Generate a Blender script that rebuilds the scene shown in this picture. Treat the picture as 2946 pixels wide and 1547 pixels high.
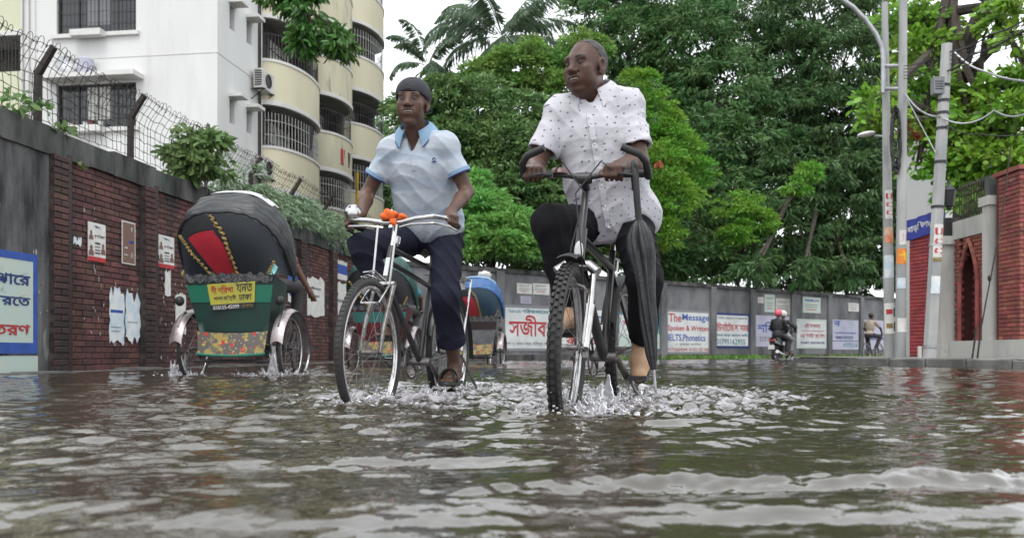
import bpy, bmesh, math, random
import numpy as np
from mathutils import Vector, Matrix
import openvdb

scene = bpy.context.scene
for o in list(bpy.data.objects):
    bpy.data.objects.remove(o)
COL = scene.collection
R = math.radians
random.seed(7)
RNG = np.random.default_rng(11)

# ------------------------------------------------------------------ camera
CAM_H = 0.22            # lens height above the flood water (m)
FPX = 2400.0            # focal length in photograph pixels (2946 wide)
cam = bpy.data.cameras.new('camera')
cam.sensor_width = 36.0
cam.lens = 36.0 * FPX / 2946.0
cam.shift_y = (1014.0 - 773.5) / 2946.0
cam.clip_start = 0.02
cam.clip_end = 500.0
cam.dof.use_dof = True
cam.dof.focus_distance = 3.9
cam.dof.aperture_fstop = 5.0
camo = bpy.data.objects.new('camera', cam)
camo.location = (0, 0, CAM_H)
camo.rotation_euler = (R(90), 0, 0)
COL.objects.link(camo)
scene.camera = camo

# ------------------------------------------------------------------ overcast daylight
world = bpy.data.worlds.new('World')
scene.world = world
world.use_nodes = True
wn, wl = world.node_tree.nodes, world.node_tree.links
wn.clear()
sky = wn.new('ShaderNodeTexSky')
sky.sky_type = 'NISHITA'
sky.sun_disc = False
sky.sun_elevation = R(62)
sky.sun_rotation = R(200)
hs = wn.new('ShaderNodeHueSaturation')
hs.inputs['Saturation'].default_value = 0.25
mixw = wn.new('ShaderNodeMix'); mixw.data_type = 'RGBA'
mixw.inputs[0].default_value = 0.8
mixw.inputs[7].default_value = (10.2, 10.6, 11.0, 1)       # the even white cloud deck
bg = wn.new('ShaderNodeBackground')
bg.inputs['Strength'].default_value = 0.15
wout = wn.new('ShaderNodeOutputWorld')
wl.new(sky.outputs[0], hs.inputs['Color'])
wl.new(hs.outputs[0], mixw.inputs[6])
wl.new(mixw.outputs[2], bg.inputs['Color'])
wl.new(bg.outputs[0], wout.inputs[0])

sun = bpy.data.lights.new('sun', 'SUN')
sun.energy = 1.2
sun.angle = R(25)
sun.color = (1.0, 0.97, 0.93)
suno = bpy.data.objects.new('sun', sun)
suno.rotation_euler = (R(28), R(8), R(-20))
COL.objects.link(suno)

scene.view_settings.view_transform = 'Standard'
scene.view_settings.look = 'None'
scene.view_settings.gamma = 1.0
scene.view_settings.exposure = 0.48
scene.cycles.max_bounces = 6
scene.cycles.diffuse_bounces = 3
scene.cycles.glossy_bounces = 3
scene.cycles.transmission_bounces = 4
scene.cycles.transparent_max_bounces = 6
scene.cycles.use_denoising = True


def P(px, py, d):
    """world point at depth d seen at a photograph pixel (used to survey real positions)"""
    return Vector(((px - 1473.0) / FPX * d, d, CAM_H + (1014.0 - py) / FPX * d))


# ------------------------------------------------------------------ object helpers
def thing(name, label, cat, loc=(0, 0, 0), rotz=0.0, group=None):
    o = bpy.data.objects.new(name, None)
    o.empty_display_size = 0.1
    o.location = loc
    o.rotation_euler = (0, 0, rotz)
    COL.objects.link(o)
    tag(o, label, cat, group)
    return o


def tag(o, label=None, cat=None, group=None, kind=None):
    if label: o['label'] = label
    if cat: o['category'] = cat
    if group: o['group'] = group
    if kind: o['kind'] = kind
    return o


def rootloc(o):
    l = Vector((0, 0, 0))
    while o is not None:
        l += o.location
        o = o.parent
    return l


def link(name, me, parent=None, world=False):
    o = bpy.data.objects.new(name, me)
    COL.objects.link(o)
    if parent is not None:
        o.parent = parent
        if world:
            o.location = -rootloc(parent)
    return o


def frame_of(a, b):
    """two unit vectors perpendicular to a->b"""
    t = (b - a)
    t = t.normalized() if t.length > 1e-9 else Vector((0, 0, 1))
    u = t.orthogonal().normalized()
    return u, t.cross(u)


class MB:
    """collects shapes, then links them as one mesh object"""
    def __init__(s):
        s.v = []; s.f = []; s.m = []

    def add(s, vs, fs, mi=0):
        n = len(s.v)
        s.v.extend([tuple(p) for p in vs])
        s.f.extend([tuple(i + n for i in f) for f in fs])
        s.m.extend([mi] * len(fs))
        return s

    def box(s, c, size, M=None, mi=0):
        x, y, z = size[0] / 2, size[1] / 2, size[2] / 2
        vs = [Vector((a * x, b * y, d * z)) for d in (-1, 1) for b in (-1, 1) for a in (-1, 1)]
        c = Vector(c)
        if M is not None: vs = [M @ p for p in vs]
        return s.add([p + c for p in vs], [(0, 2, 3, 1), (4, 5, 7, 6), (0, 1, 5, 4), (2, 6, 7, 3), (0, 4, 6, 2), (1, 3, 7, 5)], mi)

    def hexa(s, p, mi=0):       # bottom 4 (ccw), top 4
        return s.add(p, [(3, 2, 1, 0), (4, 5, 6, 7), (0, 1, 5, 4), (1, 2, 6, 5), (2, 3, 7, 6), (3, 0, 4, 7)], mi)

    def tube(s, pts, r, seg=8, closed=False, caps=True, mi=0, flat=1.0, up=None):
        pts = [Vector(p) for p in pts]
        n = len(pts)
        rs = r if isinstance(r, (list, tuple)) else [r] * n
        vs = []
        u = None
        for i in range(n):
            if closed:
                t = pts[(i + 1) % n] - pts[i - 1]
            else:
                t = pts[min(i + 1, n - 1)] - pts[max(i - 1, 0)]
            t.normalize()
            if up is not None:
                u = (Vector(up) - t * Vector(up).dot(t)).normalized()
            elif u is None:
                u = t.orthogonal().normalized()
            else:
                u = (u - t * u.dot(t))
                u = u.normalized() if u.length > 1e-6 else t.orthogonal().normalized()
            w = t.cross(u)
            for k in range(seg):
                a = 2 * math.pi * k / seg
                vs.append(pts[i] + (u * math.cos(a) + w * math.sin(a) * flat) * rs[i])
        fs = []
        m = n if closed else n - 1
        for i in range(m):
            j = (i + 1) % n
            for k in range(seg):
                k2 = (k + 1) % seg
                fs.append((i * seg + k, i * seg + k2, j * seg + k2, j * seg + k))
        if caps and not closed:
            fs.append(tuple(reversed(range(seg))))
            fs.append(tuple(range((n - 1) * seg, n * seg)))
        return s.add(vs, fs, mi)

    def lathe(s, prof, seg=24, c=(0, 0, 0), axis=(0, 0, 1), mi=0, a0=0.0, a1=2 * math.pi, ref=None):
        """prof: (radius, height) pairs turned about axis through c"""
        c = Vector(c); ax = Vector(axis).normalized()
        u = Vector(ref) if ref is not None else ax.orthogonal()
        u = (u - ax * u.dot(ax)).normalized()
        w = ax.cross(u)
        full = abs(a1 - a0 - 2 * math.pi) < 1e-6
        ns = seg if full else seg + 1
        vs = []
        for r, h in prof:
            for k in range(ns):
                a = a0 + (a1 - a0) * k / seg
                vs.append(c + ax * h + (u * math.cos(a) + w * math.sin(a)) * r)
        fs = []
        for i in range(len(prof) - 1):
            for k in range(seg):
                k2 = (k + 1) % ns
                fs.append((i * ns + k, i * ns + k2, (i + 1) * ns + k2, (i + 1) * ns + k))
        return s.add(vs, fs, mi)

    def sphere(s, c, r, seg=12, rings=8, M=None, mi=0):
        rr = r if isinstance(r, (list, tuple)) else (r, r, r)
        c = Vector(c); vs = []
        for i in range(rings + 1):
            ph = math.pi * i / rings
            for k in range(seg):
                a = 2 * math.pi * k / seg
                p = Vector((rr[0] * math.sin(ph) * math.cos(a), rr[1] * math.sin(ph) * math.sin(a), rr[2] * math.cos(ph)))
                if M is not None: p = M @ p
                vs.append(c + p)
        fs = []
        for i in range(rings):
            for k in range(seg):
                k2 = (k + 1) % seg
                fs.append((i * seg + k, (i + 1) * seg + k, (i + 1) * seg + k2, i * seg + k2))
        return s.add(vs, fs, mi)

    def grid(s, fn, nu, nv, mi=0, closeu=False):
        vs = [fn(i / (nu if closeu else nu - 1), j / (nv - 1)) for j in range(nv) for i in range(nu)]
        fs = []
        for j in range(nv - 1):
            for i in range(nu if closeu else nu - 1):
                i2 = (i + 1) % nu
                fs.append((j * nu + i, j * nu + i2, (j + 1) * nu + i2, (j + 1) * nu + i))
        return s.add(vs, fs, mi)

    def poly(s, pts, thick, nrm, mi=0):
        """flat outline with thickness along nrm"""
        nrm = Vector(nrm).normalized()
        n = len(pts)
        a = [Vector(p) for p in pts]; b = [p + nrm * thick for p in a]
        fs = [tuple(reversed(range(n))), tuple(range(n, 2 * n))]
        fs += [(i, (i + 1) % n, (i + 1) % n + n, i + n) for i in range(n)]
        return s.add(a + b, fs, mi)

    def mesh(s, name, mats, smooth=False, fix=True):
        me = bpy.data.meshes.new(name)
        me.from_pydata(s.v, [], s.f)
        for m in (mats if isinstance(mats, (list, tuple)) else [mats]):
            me.materials.append(m)
        if any(s.m):
            me.polygons.foreach_set('material_index', s.m)
        if fix:
            bm = bmesh.new(); bm.from_mesh(me)
            bmesh.ops.remove_doubles(bm, verts=bm.verts, dist=1e-6)
            bmesh.ops.recalc_face_normals(bm, faces=bm.faces)
            bm.to_mesh(me); bm.free()
        if smooth:
            me.shade_smooth()
            me.set_sharp_from_angle(angle=R(smooth if smooth > 1 else 40))
        me.update()
        return me

    def build(s, name, mats, parent=None, smooth=False, world=False, fix=True):
        return link(name, s.mesh(name, mats, smooth, fix), parent, world)


def np_mesh(name, verts, faces, mat, smooth=False, col=None, attr=None):
    """fast mesh from numpy arrays; faces (n,k) all alike"""
    me = bpy.data.meshes.new(name)
    verts = np.ascontiguousarray(verts, dtype=np.float32)
    faces = np.ascontiguousarray(faces, dtype=np.int32)
    n, k = faces.shape
    me.vertices.add(len(verts)); me.vertices.foreach_set('co', verts.ravel())
    me.loops.add(n * k); me.loops.foreach_set('vertex_index', faces.ravel())
    me.polygons.add(n)
    me.polygons.foreach_set('loop_start', np.arange(0, n * k, k, dtype=np.int32))
    if smooth:
        me.polygons.foreach_set('use_smooth', np.ones(n, dtype=bool))
    me.materials.append(mat)
    me.update(calc_edges=True)
    me.validate()
    if col is not None:
        a = me.color_attributes.new('Col', 'FLOAT_COLOR', 'POINT')
        c = np.ones((len(verts), 4), dtype=np.float32); c[:, :col.shape[1]] = col
        a.data.foreach_set('color', c.ravel())
    return me


# ------------------------------------------------------------------ lettering
_TXT = {}


def glyphs(body, bold=0.0, res=2):
    key = (body, bold, res)
    if key not in _TXT:
        cu = bpy.data.curves.new('lettering', 'FONT')
        cu.body = body; cu.size = 1.0; cu.resolution_u = res; cu.offset = bold
        o = bpy.data.objects.new('lettering', cu); COL.objects.link(o)
        dg = bpy.context.evaluated_depsgraph_get(); dg.update()
        m = o.evaluated_get(dg).to_mesh()
        vs = np.array([v.co[:2] for v in m.vertices]).reshape(-1, 2)
        fs = [tuple(p.vertices) for p in m.polygons]
        o.evaluated_get(dg).to_mesh_clear()
        bpy.data.objects.remove(o); bpy.data.curves.remove(cu)
        lo, hi = vs.min(0), vs.max(0)
        _TXT[key] = ((vs - lo) / np.maximum(hi - lo, 1e-6), fs)
    return _TXT[key]


def letter(mb, body, fn, x0, x1, y0, y1, bold=0.0, mi=0, res=2):
    """fit the lettering into the box x0..x1, y0..y1 of a surface; fn(x, y) gives the 3D point"""
    vs, fs = glyphs(body, bold, res)
    mb.add([fn(x0 + (x1 - x0) * a, y0 + (y1 - y0) * b) for a, b in vs], fs, mi)


def plane_fn(o, ex, ey, lift=0.0):
    o, ex, ey = Vector(o), Vector(ex), Vector(ey)
    n = ex.cross(ey).normalized() * lift
    return lambda x, y: o + ex * x + ey * y + n


# ------------------------------------------------------------------ materials
def _bsdf(m):
    return m.node_tree.nodes['Principled BSDF']


def mat(name, col, rough=0.6, metal=0.0, col2=None, scale=6.0, stretch=(1, 1, 1), bump=0.0, bscale=60.0,
        spec=0.5, lo=0.35, hi=0.65, col3=None, scale3=1.5, lo3=0.5, hi3=0.7, st3=(1, 1, 1), trans=0.0, sheen=0.0,
        island=0.0, rvar=0.0, detail=6.0):
    m = bpy.data.materials.new(name); m.use_nodes = True
    nt = m.node_tree; N, L = nt.nodes, nt.links; b = _bsdf(m)
    b.inputs['Roughness'].default_value = rough
    b.inputs['Metallic'].default_value = metal
    b.inputs['Specular IOR Level'].default_value = spec
    if trans: b.inputs['Transmission Weight'].default_value = trans
    if sheen: b.inputs['Sheen Weight'].default_value = sheen
    geo = N.new('ShaderNodeNewGeometry')

    def noise(sc, st, det=detail):
        mp = N.new('ShaderNodeMapping'); mp.inputs['Scale'].default_value = st
        L.new(geo.outputs['Position'], mp.inputs[0])
        t = N.new('ShaderNodeTexNoise'); t.inputs['Scale'].default_value = sc; t.inputs['Detail'].default_value = det
        t.inputs['Roughness'].default_value = 0.6
        L.new(mp.outputs[0], t.inputs['Vector'])
        return t.outputs['Fac']

    def ramp(src, a, c):
        r = N.new('ShaderNodeMapRange'); r.inputs[1].default_value = a; r.inputs[2].default_value = c
        L.new(src, r.inputs[0]); return r.outputs[0]

    def mix(fac, A, B):
        x = N.new('ShaderNodeMix'); x.data_type = 'RGBA'
        L.new(fac, x.inputs[0])
        for v, i in ((A, 6), (B, 7)):
            if isinstance(v, tuple): x.inputs[i].default_value = (*v, 1)
            else: L.new(v, x.inputs[i])
        return x.outputs[2]
    cur = tuple(col)
    if col2 is not None:
        cur = mix(ramp(noise(scale, stretch), lo, hi), cur, tuple(col2))
    if island:
        oi = N.new('ShaderNodeObjectInfo')
        ad = N.new('ShaderNodeMath'); ad.operation = 'ADD'
        L.new(geo.outputs['Random Per Island'], ad.inputs[0]); L.new(oi.outputs['Random'], ad.inputs[1])
        fr = N.new('ShaderNodeMath'); fr.operation = 'FRACT'; L.new(ad.outputs[0], fr.inputs[0])
        mr = N.new('ShaderNodeMapRange'); mr.inputs[3].default_value = 1 - island; mr.inputs[4].default_value = 1 + island
        L.new(fr.outputs[0], mr.inputs[0])
        hsv = N.new('ShaderNodeHueSaturation'); L.new(mr.outputs[0], hsv.inputs['Value'])
        ml = N.new('ShaderNodeMath'); ml.operation = 'MULTIPLY'; ml.inputs[1].default_value = 7.31
        L.new(fr.outputs[0], ml.inputs[0])
        f2 = N.new('ShaderNodeMath'); f2.operation = 'FRACT'; L.new(ml.outputs[0], f2.inputs[0])
        m2 = N.new('ShaderNodeMapRange'); m2.inputs[3].default_value = 0.5 - island * 0.06; m2.inputs[4].default_value = 0.5 + island * 0.06
        L.new(f2.outputs[0], m2.inputs[0]); L.new(m2.outputs[0], hsv.inputs['Hue'])
        if isinstance(cur, tuple): hsv.inputs['Color'].default_value = (*cur, 1)
        else: L.new(cur, hsv.inputs['Color'])
        cur = hsv.outputs[0]
    if col3 is not None:
        cur = mix(ramp(noise(scale3, st3), lo3, hi3), cur, tuple(col3))
    if isinstance(cur, tuple): b.inputs['Base Color'].default_value = (*cur, 1)
    else: L.new(cur, b.inputs['Base Color'])
    if rvar:
        mr = N.new('ShaderNodeMapRange'); mr.inputs[3].default_value = max(rough - rvar, 0.02); mr.inputs[4].default_value = min(rough + rvar, 1)
        L.new(noise(scale * 1.7, stretch), mr.inputs[0]); L.new(mr.outputs[0], b.inputs['Roughness'])
    if bump:
        bn = N.new('ShaderNodeBump'); bn.inputs['Strength'].default_value = 1.0; bn.inputs['Distance'].default_value = bump
        L.new(noise(bscale, (1, 1, 1)), bn.inputs['Height']); L.new(bn.outputs[0], b.inputs['Normal'])
    return m


def leafmat(name, col, var=0.35, rough=0.5, trans=0.25, back=None):
    """leaf blade: diffuse + a little light passing through, tone differs leaf by leaf"""
    m = bpy.data.materials.new(name); m.use_nodes = True
    nt = m.node_tree; N, L = nt.nodes, nt.links; b = _bsdf(m)
    geo = N.new('ShaderNodeNewGeometry')
    mr = N.new('ShaderNodeMapRange'); mr.inputs[3].default_value = 1 - var; mr.inputs[4].default_value = 1 + var
    L.new(geo.outputs['Random Per Island'], mr.inputs[0])
    nz = N.new('ShaderNodeTexNoise'); nz.inputs['Scale'].default_value = 0.9; nz.inputs['Detail'].default_value = 3
    L.new(geo.outputs['Position'], nz.inputs['Vector'])
    m3 = N.new('ShaderNodeMapRange'); m3.inputs[1].default_value = 0.3; m3.inputs[2].default_value = 0.7
    m3.inputs[3].default_value = 0.475; m3.inputs[4].default_value = 0.525
    L.new(nz.outputs['Fac'], m3.inputs[0])
    h = N.new('ShaderNodeHueSaturation'); h.inputs['Color'].default_value = (*col, 1)
    L.new(mr.outputs[0], h.inputs['Value']); L.new(m3.outputs[0], h.inputs['Hue'])
    L.new(h.outputs[0], b.inputs['Base Color'])
    b.inputs['Roughness'].default_value = rough
    b.inputs['Specular IOR Level'].default_value = 0.35
    tr = N.new('ShaderNodeBsdfTranslucent'); L.new(h.outputs[0], tr.inputs['Color'])
    ms = N.new('ShaderNodeMixShader'); ms.inputs[0].default_value = trans
    L.new(b.outputs[0], ms.inputs[1]); L.new(tr.outputs[0], ms.inputs[2])
    L.new(ms.outputs[0], N['Material Output'].inputs[0])
    return m


def vcolmat(name, rough=0.5, spec=0.4, bump=0.0, bscale=80, sss=0.0, sheen=0.0):
    m = bpy.data.materials.new(name); m.use_nodes = True
    nt = m.node_tree; N, L = nt.nodes, nt.links; b = _bsdf(m)
    a = N.new('ShaderNodeVertexColor'); a.layer_name = 'Col'
    L.new(a.outputs[0], b.inputs['Base Color'])
    b.inputs['Roughness'].default_value = rough; b.inputs['Specular IOR Level'].default_value = spec
    b.inputs['Sheen Weight'].default_value = sheen
    if bump:
        t = N.new('ShaderNodeTexNoise'); t.inputs['Scale'].default_value = bscale; t.inputs['Detail'].default_value = 4
        g = N.new('ShaderNodeNewGeometry'); L.new(g.outputs['Position'], t.inputs['Vector'])
        bn = N.new('ShaderNodeBump'); bn.inputs['Distance'].default_value = bump; bn.inputs['Strength'].default_value = 1
        L.new(t.outputs['Fac'], bn.inputs['Height']); L.new(bn.outputs[0], b.inputs['Normal'])
    return m


M = {}
M['brick'] = mat('brick_maroon', (0.066, 0.022, 0.021), 0.75, col2=(0.118, 0.044, 0.038), scale=3.0, island=0.42, bump=0.004, bscale=70,
                 col3=(0.022, 0.016, 0.016), scale3=1.1, lo3=0.46, hi3=0.70, st3=(1, 1, 0.4))
M['brick_dark'] = mat('brick_deep_maroon', (0.040, 0.014, 0.013), 0.6, col2=(0.070, 0.026, 0.022), scale=3.0, island=0.4, bump=0.004, bscale=70, col3=(0.012, 0.010, 0.010), scale3=1.3, lo3=0.45, hi3=0.7, st3=(1, 1, 0.4))  # darker brick tone for the pilaster facing
M['mortar'] = mat('mortar', (0.022, 0.018, 0.018), 0.9, col2=(0.075, 0.062, 0.058), scale=4, bump=0.003)
M['mould'] = mat('mouldy_concrete', (0.095, 0.092, 0.09), 0.85, col2=(0.012, 0.012, 0.012), scale=1.6, stretch=(1.6, 1.6, 0.45), lo=0.38, hi=0.62,
                 col3=(0.05, 0.075, 0.06), scale3=1.1, lo3=0.56, hi3=0.75, bump=0.006, bscale=25)
M['plaster'] = mat('stained_plaster', (0.14, 0.138, 0.137), 0.85, col2=(0.016, 0.016, 0.018), scale=1.9, stretch=(1.5, 1.5, 0.35), lo=0.36, hi=0.62,
                   col3=(0.36, 0.36, 0.33), scale3=2.3, lo3=0.6, hi3=0.68, st3=(1, 1, 0.3), bump=0.008, bscale=20)
M['farwall'] = mat('grey_plaster', (0.17, 0.168, 0.175), 0.85, col2=(0.055, 0.055, 0.06), scale=1.2, stretch=(1, 1, 0.5), lo=0.42, hi=0.68,
                   col3=(0.03, 0.03, 0.03), scale3=0.9, lo3=0.55, hi3=0.75, st3=(1, 1, 0.3), bump=0.006, bscale=14)
M['rustpipe'] = mat('dark_red_pipe', (0.030, 0.008, 0.008), 0.5, col2=(0.014, 0.006, 0.006), scale=8)
M['iron'] = mat('dark_iron', (0.016, 0.015, 0.015), 0.6, col2=(0.035, 0.022, 0.017), scale=20, spec=0.3)
M['white_wall'] = mat('white_paint', (0.60, 0.595, 0.585), 0.75, col2=(0.54, 0.535, 0.52), scale=0.5, stretch=(1, 1, 0.35), bump=0.003, bscale=12,
                      col3=(0.40, 0.40, 0.36), scale3=0.9, lo3=0.56, hi3=0.95, st3=(1.3, 1.3, 0.16))
M['cream'] = mat('cream_paint', (0.57, 0.52, 0.375), 0.75, col2=(0.52, 0.475, 0.35), scale=0.8, stretch=(1, 1, 0.3), bump=0.003, bscale=12,
                 col3=(0.38, 0.34, 0.24), scale3=1.2, lo3=0.62, hi3=0.85, st3=(1, 1, 0.3))
M['cream_mould'] = mat('cream_mould', (0.54, 0.495, 0.36), 0.8, col2=(0.36, 0.34, 0.26), scale=0.9, stretch=(1.5, 1.5, 0.25), lo=0.45, hi=0.75, bump=0.003, bscale=12,
                       col3=(0.07, 0.07, 0.06), scale3=1.6, lo3=0.58, hi3=0.72, st3=(1.4, 1.4, 0.35))
M['yellowish'] = mat('pale_yellow_paint', (0.50, 0.50, 0.36), 0.75, col2=(0.52, 0.53, 0.38), scale=0.8)
M['trim'] = mat('white_trim', (0.56, 0.55, 0.53), 0.7, col2=(0.42, 0.41, 0.38), scale=1.5, lo=0.5, hi=0.8)
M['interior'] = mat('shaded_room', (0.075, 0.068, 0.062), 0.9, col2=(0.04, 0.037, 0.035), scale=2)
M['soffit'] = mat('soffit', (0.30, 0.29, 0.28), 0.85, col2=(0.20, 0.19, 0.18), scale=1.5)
M['glass'] = mat('window_glass', (0.02, 0.022, 0.024), 0.08, spec=0.6)
M['bars'] = mat('window_bars', (0.03, 0.03, 0.03), 0.5)
M['pale_bars'] = mat('pale_grille', (0.42, 0.42, 0.40), 0.5)
M['ac'] = mat('ac_plastic', (0.62, 0.62, 0.60), 0.5, col2=(0.42, 0.41, 0.39), scale=3)
M['dark'] = mat('near_black', (0.012, 0.012, 0.013), 0.55)
M['bark'] = mat('bark', (0.07, 0.055, 0.042), 0.9, col2=(0.03, 0.025, 0.02), scale=6, stretch=(1, 1, 0.3), bump=0.02, bscale=18)
M['palmbark'] = mat('palm_bark', (0.16, 0.15, 0.14), 0.9, col2=(0.08, 0.075, 0.07), scale=3, stretch=(0.4, 0.4, 3))
M['concrete'] = mat('pole_concrete', (0.36, 0.36, 0.35), 0.8, col2=(0.24, 0.245, 0.24), scale=2.5, stretch=(1, 1, 0.4), bump=0.003, bscale=40,
                    col3=(0.12, 0.12, 0.11), scale3=1.6, lo3=0.6, hi3=0.8, st3=(1, 1, 0.4))
M['galv'] = mat('galvanised', (0.42, 0.43, 0.44), 0.45, 0.6, col2=(0.28, 0.28, 0.29), scale=4)
M['redbrick'] = mat('red_painted_brick', (0.30, 0.042, 0.045), 0.6, col2=(0.23, 0.035, 0.038), scale=4, island=0.15, bump=0.003, bscale=60)
M['gatebrick'] = mat('gate_brick', (0.25, 0.075, 0.055), 0.75, col2=(0.16, 0.045, 0.038), scale=3, island=0.3, bump=0.004, bscale=60,
                     col3=(0.34, 0.28, 0.26), scale3=2.0, lo3=0.66, hi3=0.78)
M['mortar_red'] = mat('mortar_red', (0.075, 0.02, 0.02), 0.9)
M['gatepale'] = mat('gate_cement', (0.46, 0.45, 0.42), 0.8, col2=(0.26, 0.26, 0.24), scale=1.5, stretch=(1, 1, 0.3), lo=0.45, hi=0.75,
                    col3=(0.06, 0.065, 0.055), scale3=1.3, lo3=0.62, hi3=0.8, bump=0.003, bscale=30)
M['kerb'] = mat('kerb_stone', (0.17, 0.165, 0.155), 0.7, col2=(0.075, 0.075, 0.07), scale=3, bump=0.006, bscale=30)
M['pavement'] = mat('pavement', (0.24, 0.23, 0.22), 0.75, col2=(0.13, 0.13, 0.12), scale=2, bump=0.004, bscale=25)
M['paper'] = mat('poster_paper', (0.62, 0.61, 0.58), 0.8, col2=(0.50, 0.49, 0.46), scale=7)
M['flake'] = mat('limewash_flake', (0.34, 0.32, 0.32), 0.85, col2=(0.20, 0.18, 0.18), scale=14)
M['paper_blue'] = mat('torn_blue_paper', (0.42, 0.52, 0.60), 0.8, col2=(0.62, 0.63, 0.62), scale=6, lo=0.4, hi=0.6)
M['ink'] = mat('black_ink', (0.035, 0.032, 0.035), 0.8)
M['ink_red'] = mat('red_ink', (0.42, 0.025, 0.03), 0.75, col2=(0.33, 0.03, 0.035), scale=8)
M['ink_blue'] = mat('blue_ink', (0.030, 0.085, 0.36), 0.75, col2=(0.02, 0.06, 0.25), scale=8)
M['ink_teal'] = mat('teal_ink', (0.02, 0.16, 0.20), 0.75)
M['ink_navy'] = mat('navy_ink', (0.012, 0.03, 0.14), 0.75)
M['ink_grey'] = mat('faded_ink', (0.20, 0.20, 0.21), 0.8)
M['ink_brown'] = mat('poster_brown', (0.16, 0.09, 0.07), 0.8)
M['signwhite'] = mat('sign_whitewash', (0.58, 0.59, 0.59), 0.8, col2=(0.42, 0.44, 0.44), scale=1.8, lo=0.45, hi=0.7,
                     col3=(0.26, 0.28, 0.27), scale3=2.3, lo3=0.62, hi3=0.78)
M['signmint'] = mat('sign_mint', (0.40, 0.50, 0.47), 0.8, col2=(0.46, 0.49, 0.42), scale=2.0, col3=(0.20, 0.22, 0.19), scale3=3.1, lo3=0.62, hi3=0.72)
M['signlilac'] = mat('sign_lilac', (0.42, 0.41, 0.50), 0.8, col2=(0.34, 0.35, 0.42), scale=2.0)
M['tyre'] = mat('tyre_rubber', (0.014, 0.014, 0.014), 0.7, col2=(0.03, 0.028, 0.026), scale=14, bump=0.001, bscale=120)
M['chrome'] = mat('chrome', (0.50, 0.50, 0.51), 0.2, 1.0, col2=(0.42, 0.40, 0.38), scale=18, rvar=0.1)
M['alloy'] = mat('alloy', (0.48, 0.48, 0.49), 0.32, 1.0, col2=(0.33, 0.32, 0.31), scale=20)
M['steel'] = mat('dull_steel', (0.22, 0.22, 0.22), 0.4, 0.9, col2=(0.12, 0.10, 0.09), scale=25)
M['blackpaint'] = mat('black_enamel', (0.012, 0.012, 0.014), 0.32, col2=(0.028, 0.026, 0.026), scale=10)
M['blackplastic'] = mat('black_grip', (0.016, 0.015, 0.015), 0.6)
M['leather'] = mat('saddle', (0.018, 0.016, 0.015), 0.5, bump=0.001)
M['white_enamel'] = mat('white_badge', (0.55, 0.55, 0.54), 0.4)
M['orange'] = mat('orange_cloth', (0.80, 0.16, 0.02), 0.75, col2=(0.62, 0.09, 0.012), scale=20, bump=0.004, bscale=60)
M['gold'] = mat('gold_braid', (0.30, 0.20, 0.06), 0.5, col2=(0.12, 0.09, 0.03), scale=60, lo=0.45, hi=0.55, bump=0.004, bscale=120)
# ================================================================== ground
mb = MB(); mb.add([(-250, -60, -0.16), (250, -60, -0.16), (250, 400, -0.16), (-250, 400, -0.16)], [(0, 1, 2, 3)])
tag(mb.build('road', mat('asphalt', (0.05, 0.05, 0.05), 0.85, col2=(0.035, 0.035, 0.035), scale=3)), kind='structure')

# ================================================================== brick boundary wall along the road
UX, UY = 0.1348, 0.9909


def W(s, t, z):
    return Vector((-6.5 + s * UX + t * UY, s * UY - t * UX, z))


WANG = math.atan2(UY, UX)
sY = lambda Y: Y / UY
PIL0, PSTEP = sY(9.37), 1.80
WEND = sY(22.4)
wall = thing('boundary_wall', 'long dark red brick wall with grey concrete coping and barbed wire along the flooded road', 'wall', W(9.5, 0, 0))
mb = MB()


def wslab(mb, s0, s1, t0, t1, z0, z1, mi=0):
    mb.hexa([W(s0, t0, z0), W(s0, t1, z0), W(s1, t1, z0), W(s1, t0, z0), W(s0, t0, z1), W(s0, t1, z1), W(s1, t1, z1), W(s1, t0, z1)], mi)


wslab(mb, PIL0, WEND, -0.22, 0.0, -0.2, 2.46)
mb.build('wall_core', M['mortar'], wall, world=True)
mb = MB(); wslab(mb, 1.5, PIL0 + 0.005, -0.22, 0.03, -0.2, 2.455)
mb.build('plastered_section', M['plaster'], wall, world=True)['label'] = 'mould streaked grey plastered stretch of wall'
# coping, a little uneven
mb = MB(); n = 44
for i in range(n):
    s0 = 1.5 + (WEND - 1.5) * i / n; s1 = 1.5 + (WEND - 1.5) * (i + 1) / n
    za = 2.74 + 0.015 * math.sin(i * 1.7) + random.uniform(-.008, .008)
    wslab(mb, s0, s1 - 0.004, -0.26, 0.055 + random.uniform(0, .012), 2.46 - random.uniform(0, .02), za)
mb.build('coping', M['mould'], wall, world=True)


def brickmesh(w, h, dep=0.05, name='brick', mt='brick', ch=0.006):
    m = MB(); a, b = w / 2, h / 2
    vs = [(-a, dep, -b), (a, dep, -b), (a, dep, b), (-a, dep, b), (-a, ch, -b), (a, ch, -b), (a, ch, b), (-a, ch, b),
          (-a + ch, 0, -b + ch), (a - ch, 0, -b + ch), (a - ch, 0, b - ch), (-a + ch, 0, b - ch)]
    fs = [(8, 9, 10, 11), (4, 5, 9, 8), (5, 6, 10, 9), (6, 7, 11, 10), (7, 4, 8, 11), (0, 1, 5, 4), (1, 2, 6, 5), (2, 3, 7, 6), (3, 0, 4, 7)]
    m.add(vs, fs)
    return m


BR = {0.238: brickmesh(0.238, 0.062).mesh('brick', M['brick']), 0.113: brickmesh(0.113, 0.062).mesh('brick', M['brick'])}
CH_ = 0.0722
rest = MB()
left_over = 292


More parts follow.
